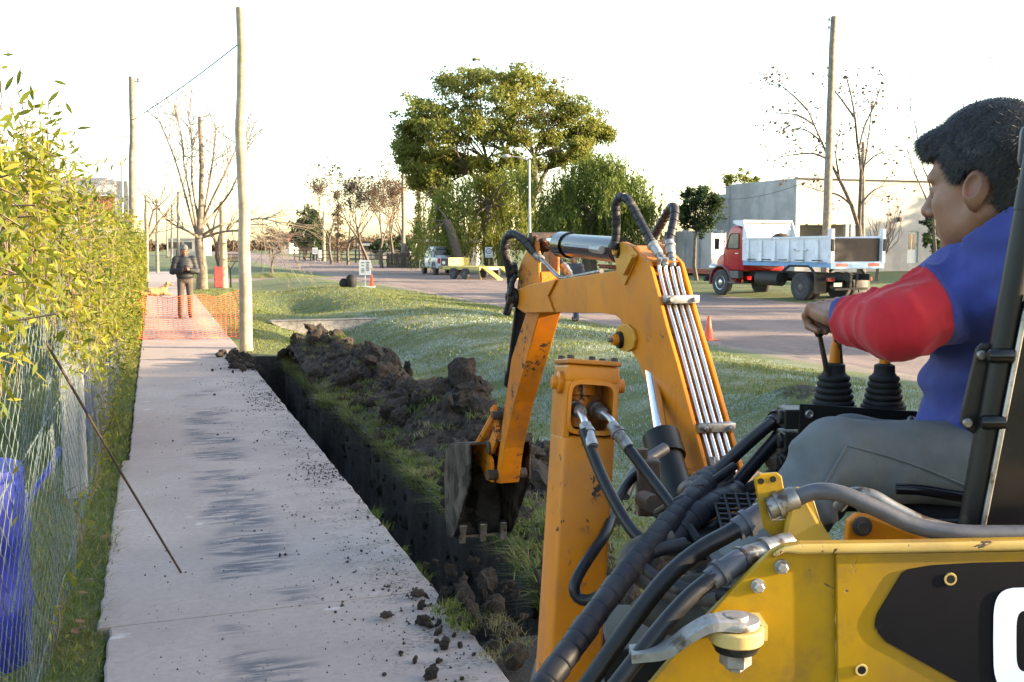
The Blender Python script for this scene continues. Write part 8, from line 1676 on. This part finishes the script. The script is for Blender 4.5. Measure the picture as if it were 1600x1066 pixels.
def tr_edge(y): return TX1+0.34*(fbm(np.stack([y*0, y, y*0], -1), 1.7, 4)-0.44)
parts = []; dry = []; fro = []
def patch(x0, x1, y0, y1, dens, h_, w_, mask=None, lean=0.5, dryf=0.25, frostf=None, clump=0.5, bias=(0, 0)):
    n = int((x1-x0)*(y1-y0)*dens); x = rng.uniform(x0, x1, n); y = rng.uniform(y0, y1, n); p = np.stack([x, y, x*0], -1); keep = rng.random(n) < (1-clump)+clump*sstep(fbm(p, 2.2, 3), 0.35, 0.65)
    if mask is not None: keep &= mask(x, y)
    x, y, p = x[keep], y[keep], p[keep]; z = gz(x, y)-0.004; hh = h_*(0.55+0.9*fbm(p, 1.1, 2)); d = np.full(len(x), w_); r = rng.random(len(x)); f = np.zeros(len(x), bool)
    if frostf is not None: f = r < frostf(x, y)
    dd = ~f & (rng.random(len(x)) < dryf)
    for sel, lst in ((f, fro), (dd, dry), (~f & ~dd, parts)):
        if sel.any(): lst.append(blades(x[sel], y[sel], z[sel], hh[sel], d[sel], rng, lean, bias))
nosoil = lambda x, y: (heap_h(x, y) < 0.05) & (x > tr_edge(y)+0.005)
frf = lambda x, y: 0.42*sstep(x, 2.9, 4.2)*sstep(fbm(np.stack([x, y*0.6, x*0], -1), 1.0, 3), 0.46, 0.60)
patch(1.75, 2.75, 4.3, 9.0, 3800, 0.065, 0.0028, nosoil, 1.0, 0.30, None, 0.75); patch(1.75, 2.6, 9.0, 16.8, 2600, 0.065, 0.0036, nosoil, 1.0, 0.35, None, 0.75)
patch(2.75, 6.0, 4.0, 10.0, 1500, 0.045, 0.0030, nosoil, 0.6, 0.25, frf); patch(2.6, 9.5, 10.0, 17.0, 620, 0.045, 0.0050, nosoil, 0.6, 0.22, frf); patch(6.0, 10.4, 4.0, 10.0, 900, 0.045, 0.0036, None, 0.6, 0.22, frf)
patch(1.5, 10.3, 17.0, 26, 330, 0.045, 0.008, None, 0.6, 0.25, frf); patch(1.4, 10.3, 26, 42, 120, 0.05, 0.013, None, 0.6, 0.25)
patch(-0.50, -0.235, 2.6, 9.0, 5200, 0.055, 0.0024, None, 0.8, 0.30, None, 0.35, (0.25, 0)); patch(-0.50, -0.235, 9.0, 24, 2600, 0.06, 0.0036, None, 0.8, 0.30, None, 0.35, (0.2, 0)); patch(-3.6, -0.5, 2.6, 16, 420, 0.09, 0.005, None, 0.7, 0.2); patch(-3, -0.5, 16, 36, 120, 0.10, 0.012, None, 0.7, 0.2)
patch(-0.30, -0.20, 2.6, 12, 900, 0.05, 0.0026, None, 0.9, 0.4, None, 0.6, (0.6, 0))
# drooping fringe on the trench lip, tufts at the edge of the walk, on the heap and on the spilled clump
for nn, hh_, ls_ in ((8000, 0.085, parts), (3000, 0.11, dry)):
    y = rng.uniform(4.3, 16.5, nn); x = tr_edge(y)+rng.uniform(-0.015, 0.05, nn); ls_.append(blades(x, y, gz(x, y)-0.02-0.10*rng.random(nn)**2, np.full(nn, hh_), np.full(nn, 0.0030), rng, 1.0, (-0.6, 0)))
def tuft(c, n, r, h_, w_, lst, lean=0.7, bias=(0, 0)):
    x = c[0]+rng.normal(size=n)*r; y = c[1]+rng.normal(size=n)*r; lst.append(blades(x, y, np.full(n, c[2]), np.full(n, h_), np.full(n, w_), rng, lean, bias))
for px, py, h_ in ((600, 800, 0.09), (615, 815, 0.06), (655, 850, 0.05), (682, 880, 0.06), (690, 892, 0.05)): tuft((1.314, G(px, py, 0).y, -0.05), 50, 0.018, h_, 0.0018, parts, 0.6, (0.5, 0))
for px, py in ((700, 950), (725, 985), (735, 965), (712, 975), (690, 960)): tuft(G(px, py, 0.03), 90, 0.03, 0.05, 0.0016, parts, 0.8)
for px, py in ((790, 985), (775, 975), (770, 1030), (810, 1010)): tuft(G(px, py, 0.05), 80, 0.035, 0.05, 0.0015, dry, 0.9)
for i in range(150):
    y = 6.5+9.9*rng.random(); x = 1.98+rng.random()*0.75; tuft((x, y, hz_at(x, y)), 45, 0.06, 0.055, 0.0032, parts if rng.random() < 0.6 else dry, 0.9)
# torn sods and clods along the bank, right up to the trench lip
for i in range(120):
    y = 4.4+12*rng.random(); x = float(tr_edge(np.array(y)))+0.03+abs(rng.normal())*0.24; s = 0.05+0.12*rng.random()**1.5; z0 = float(gz(x, y))
    clod(SH, x-SL.x, y-SL.y, z0+s*0.12, s, rng, 'turf_clod')
    if rng.random() < 0.75: tuft((x, y, z0+s*0.5), 70, s*0.55, 0.05, 0.0030, parts if rng.random() < 0.65 else dry, 1.0, (-0.3, 0))
for i in range(60):
    y = 4.3+3.6*rng.random(); x = 1.95+0.9*rng.random(); s = 0.04+0.11*rng.random()**1.6; clod(SH, x-SL.x, y-SL.y, float(gz(x, y))+s*0.3, s, rng)
for nm, lst, mt, lb in (('grass', parts, 'grass_blade', 'green grass blades of the lawn and the trench bank'), ('dry_grass', dry, 'grass_dry', 'dry straw coloured grass blades among the lawn'), ('frosted_grass', fro, 'grass_frosty', 'white frosted grass blades on the shaded lawn')):
    V, F = mesh_join(lst); tag(link(nm, raw(nm, V, F, mt)), lb, 'grass', kind='stuff')
# fallen leaves along the fence
lv = None
for px, py, a in ((125, 975, 0.3), (128, 985, 1.2), (142, 838, 0.8), (165, 842, 2.0), (140, 910, 1.1), (118, 990, 2.6), (130, 930, 0.1), (175, 690, 1.0), (198, 615, 0.4)):
    q = G(px, py, 0.02)
    if lv is None:
        V = [(-0.5, 0, 0), (-0.2, -0.28, 0.08), (-0.2, 0, -0.03), (-0.2, 0.28, 0.10), (0.15, -0.3, 0.12), (0.15, 0, -0.02), (0.15, 0.3, 0.06), (0.55, 0, 0.10)]; lv = raw('fallen_leaf', V, [(0, 1, 2), (0, 2, 3), (1, 4, 5, 2), (2, 5, 6, 3), (4, 7, 5), (5, 7, 6)], 'leaf_brown', True)
    o = link('fallen_leaf', lv); o.location = (q.x, q.y, 0.03); o.scale = (0.055,)*3; o.rotation_euler = (0.3*math.sin(a*5), 0.3, a*2); tag(o, 'curled brown fallen leaf on the grass strip by the fence', 'leaf', 'fallen leaves along the fence')
# clods clinging to the trench wall and lying on its floor
TW = thing('trench_rubble', 'loose soil clods clinging to the wall and floor of the trench', 'soil heap', (1.6, 10, -0.8))
for i in range(190):
    y = 4.5+11.8*rng.random(); s = 0.03+0.075*rng.random()**1.6
    if rng.random() < 0.72: z = -0.12-0.6*rng.random(); x = float(tr_edge(np.array(y)))+0.005+s*0.15
    else: x = 1.42+0.3*rng.random(); z = -0.78
    clod(TW, x-1.6, y-10, z+0.8, s, rng)

# fine crumbs over the heap and the bank
n = 9000; y = 6.6+10*rng.random(n); cx = 2.70-0.32*sstep(y, 12, 15.5); x = np.clip(cx+rng.normal(size=n)*0.36, 1.84, 3.8)
V, F = specks(n, lambda k: x, lambda k: y, 0.006, 0.035, rng); zz = gz(x, y)-0.035+np.maximum(heap_h(x, y), 0.03); V[:, 2] += np.repeat(zz, 4)
o = link('crumbs', raw('crumbs', V-V3(SL), F, 'soil'), SH); o['kind'] = 'stuff'

# soil caked in the bucket
tb_, zb_ = tz(722, 770, cw); bc_ = bp(tb_+0.02, zb_, cw)
for i in range(34):
    q = bp(tb_+0.05+rng.normal()*0.06, zb_+rng.normal()*0.075, cw+rng.uniform(-0.13, 0.13)); o = clod(bu, q.x-DL.x, q.y-DL.y, q.z-DL.z, 0.022+0.045*rng.random(), rng, 'caked_soil')
for px, py, d, s in ((805, 720, 8.0, 0.24), (835, 745, 7.4, 0.22), (850, 700, 8.4, 0.20), (790, 745, 7.6, 0.20), (735, 640, 9.1, 0.24), (752, 600, 9.3, 0.20), (690, 650, 9.4, 0.20), (815, 690, 8.6, 0.22)):
    q = P(px, py, d); z0 = hz_at(q.x, q.y); clod(SH, q.x-SL.x, q.y-SL.y, max(min(q.z, z0+s*0.42), z0+s*0.1), s, rng, 'soil_block', CL[(1, 3, 5, 7)[int(rng.integers(0, 4))]])
# ---------------------------------------------------------------- the other side of the road, right of the frame: a house and garden trees whose shade falls across the scene
def caster_house(label, x, y, w_, d_, h_):
    t = thing('roadside_house', label, 'house', (x, y, 0)); m = MB(); m.box((0, 0, h_/2-0.2), (w_, d_, h_+0.4)); m.build('wall', 'wall_white', t)
    m = MB(); m.box((0, 0, h_+0.12), (w_+0.4, d_+0.4, 0.24)); m.build('roof', 'wall_grey', t)
    m = MB(); m.box((-w_/2-0.02, d_*0.1, 0.9), (0.08, 1.0, 2.1)); m.build('door', 'wood_dark', t)
    for s in (-0.3, 0.35):
        m = MB(); m.box((-w_/2-0.02, d_*s, 1.5), (0.08, 1.3, 1.1)); wn = m.build('window', 'window_glass', t); m = MB(); m.box((-w_/2-0.06, d_*s, 0.92), (0.14, 1.5, 0.08)); m.build('sill', 'wall_grey', wn)
caster_house('white two storey flat roofed house across the road beside the digger', 31, -9.2, 8, 18, 7.25)
def garden_tree(label, x, y, h_, rad, seed, n=26, per=170, ls=0.30, mat='leaf_tipa'):
    rng = np.random.default_rng(seed); b = Vector((x, y, float(gz(x, y)))); t = thing('garden_tree', label, 'tree', b); m = MB(); fk = b+CZ*h_*0.35; limb(m, b-CZ*0.2, fk, 0.2, 0.13, rng, wob=0.03, sides=7); cen = []; rr = []
    for i in range(n):
        d = rng.normal(size=3); d /= np.linalg.norm(d); q = np.array([x, y, b.z+h_*0.55])+d*np.array([rad, rad, h_*0.42])*rng.uniform(0.35, 0.95); cen.append(q); rr.append(rad*rng.uniform(0.22, 0.42)); limb(m, fk, Vector(q), 0.06, 0.015, rng, sides=4, n=4)
    m.build('trunk', 'bark', t, smooth=True, loc=b); link('crown', leaves_mesh('crown', cloud(cen, rr, -per, rng), ls, mat, rng, base=b, aspect=0.5), t)
garden_tree('round garden tree across the road next to the two storey house', 29, 1.7, 7.6, 1.9, 401)
garden_tree('broad garden tree across the road, second from the two storey house', 30, 8.2, 7.9, 2.3, 402, n=34)
garden_tree('garden tree across the road between the broad tree and the hedge', 31, 13.2, 7.8, 2.2, 403, n=34)
garden_tree('loose garden tree across the road close to the frame edge', 33, 18.6, 7.6, 2.0, 404, n=26)
garden_tree('thin topped garden tree across the road past the hedge', 40, 20.5, 8.6, 2.2, 405, n=26)
for i, (x, y, h_, r_) in enumerate(((62, 30, 9.8, 3.0), (60, 35, 9.2, 2.8), (64, 38.5, 9.6, 2.8), (66, 43, 9.0, 2.6), (56, 28, 8.5, 2.4))):
    garden_tree(('tall yard tree beside the white building, thickest of its row', 'tall yard tree beside the white building, second in its row', 'tall yard tree beside the white building, third in its row', 'tall yard tree beside the white building, last in its row', 'shorter yard tree at the road end of the row by the white building')[i], x, y, h_, r_, 410+i, n=40, per=160, ls=0.5)
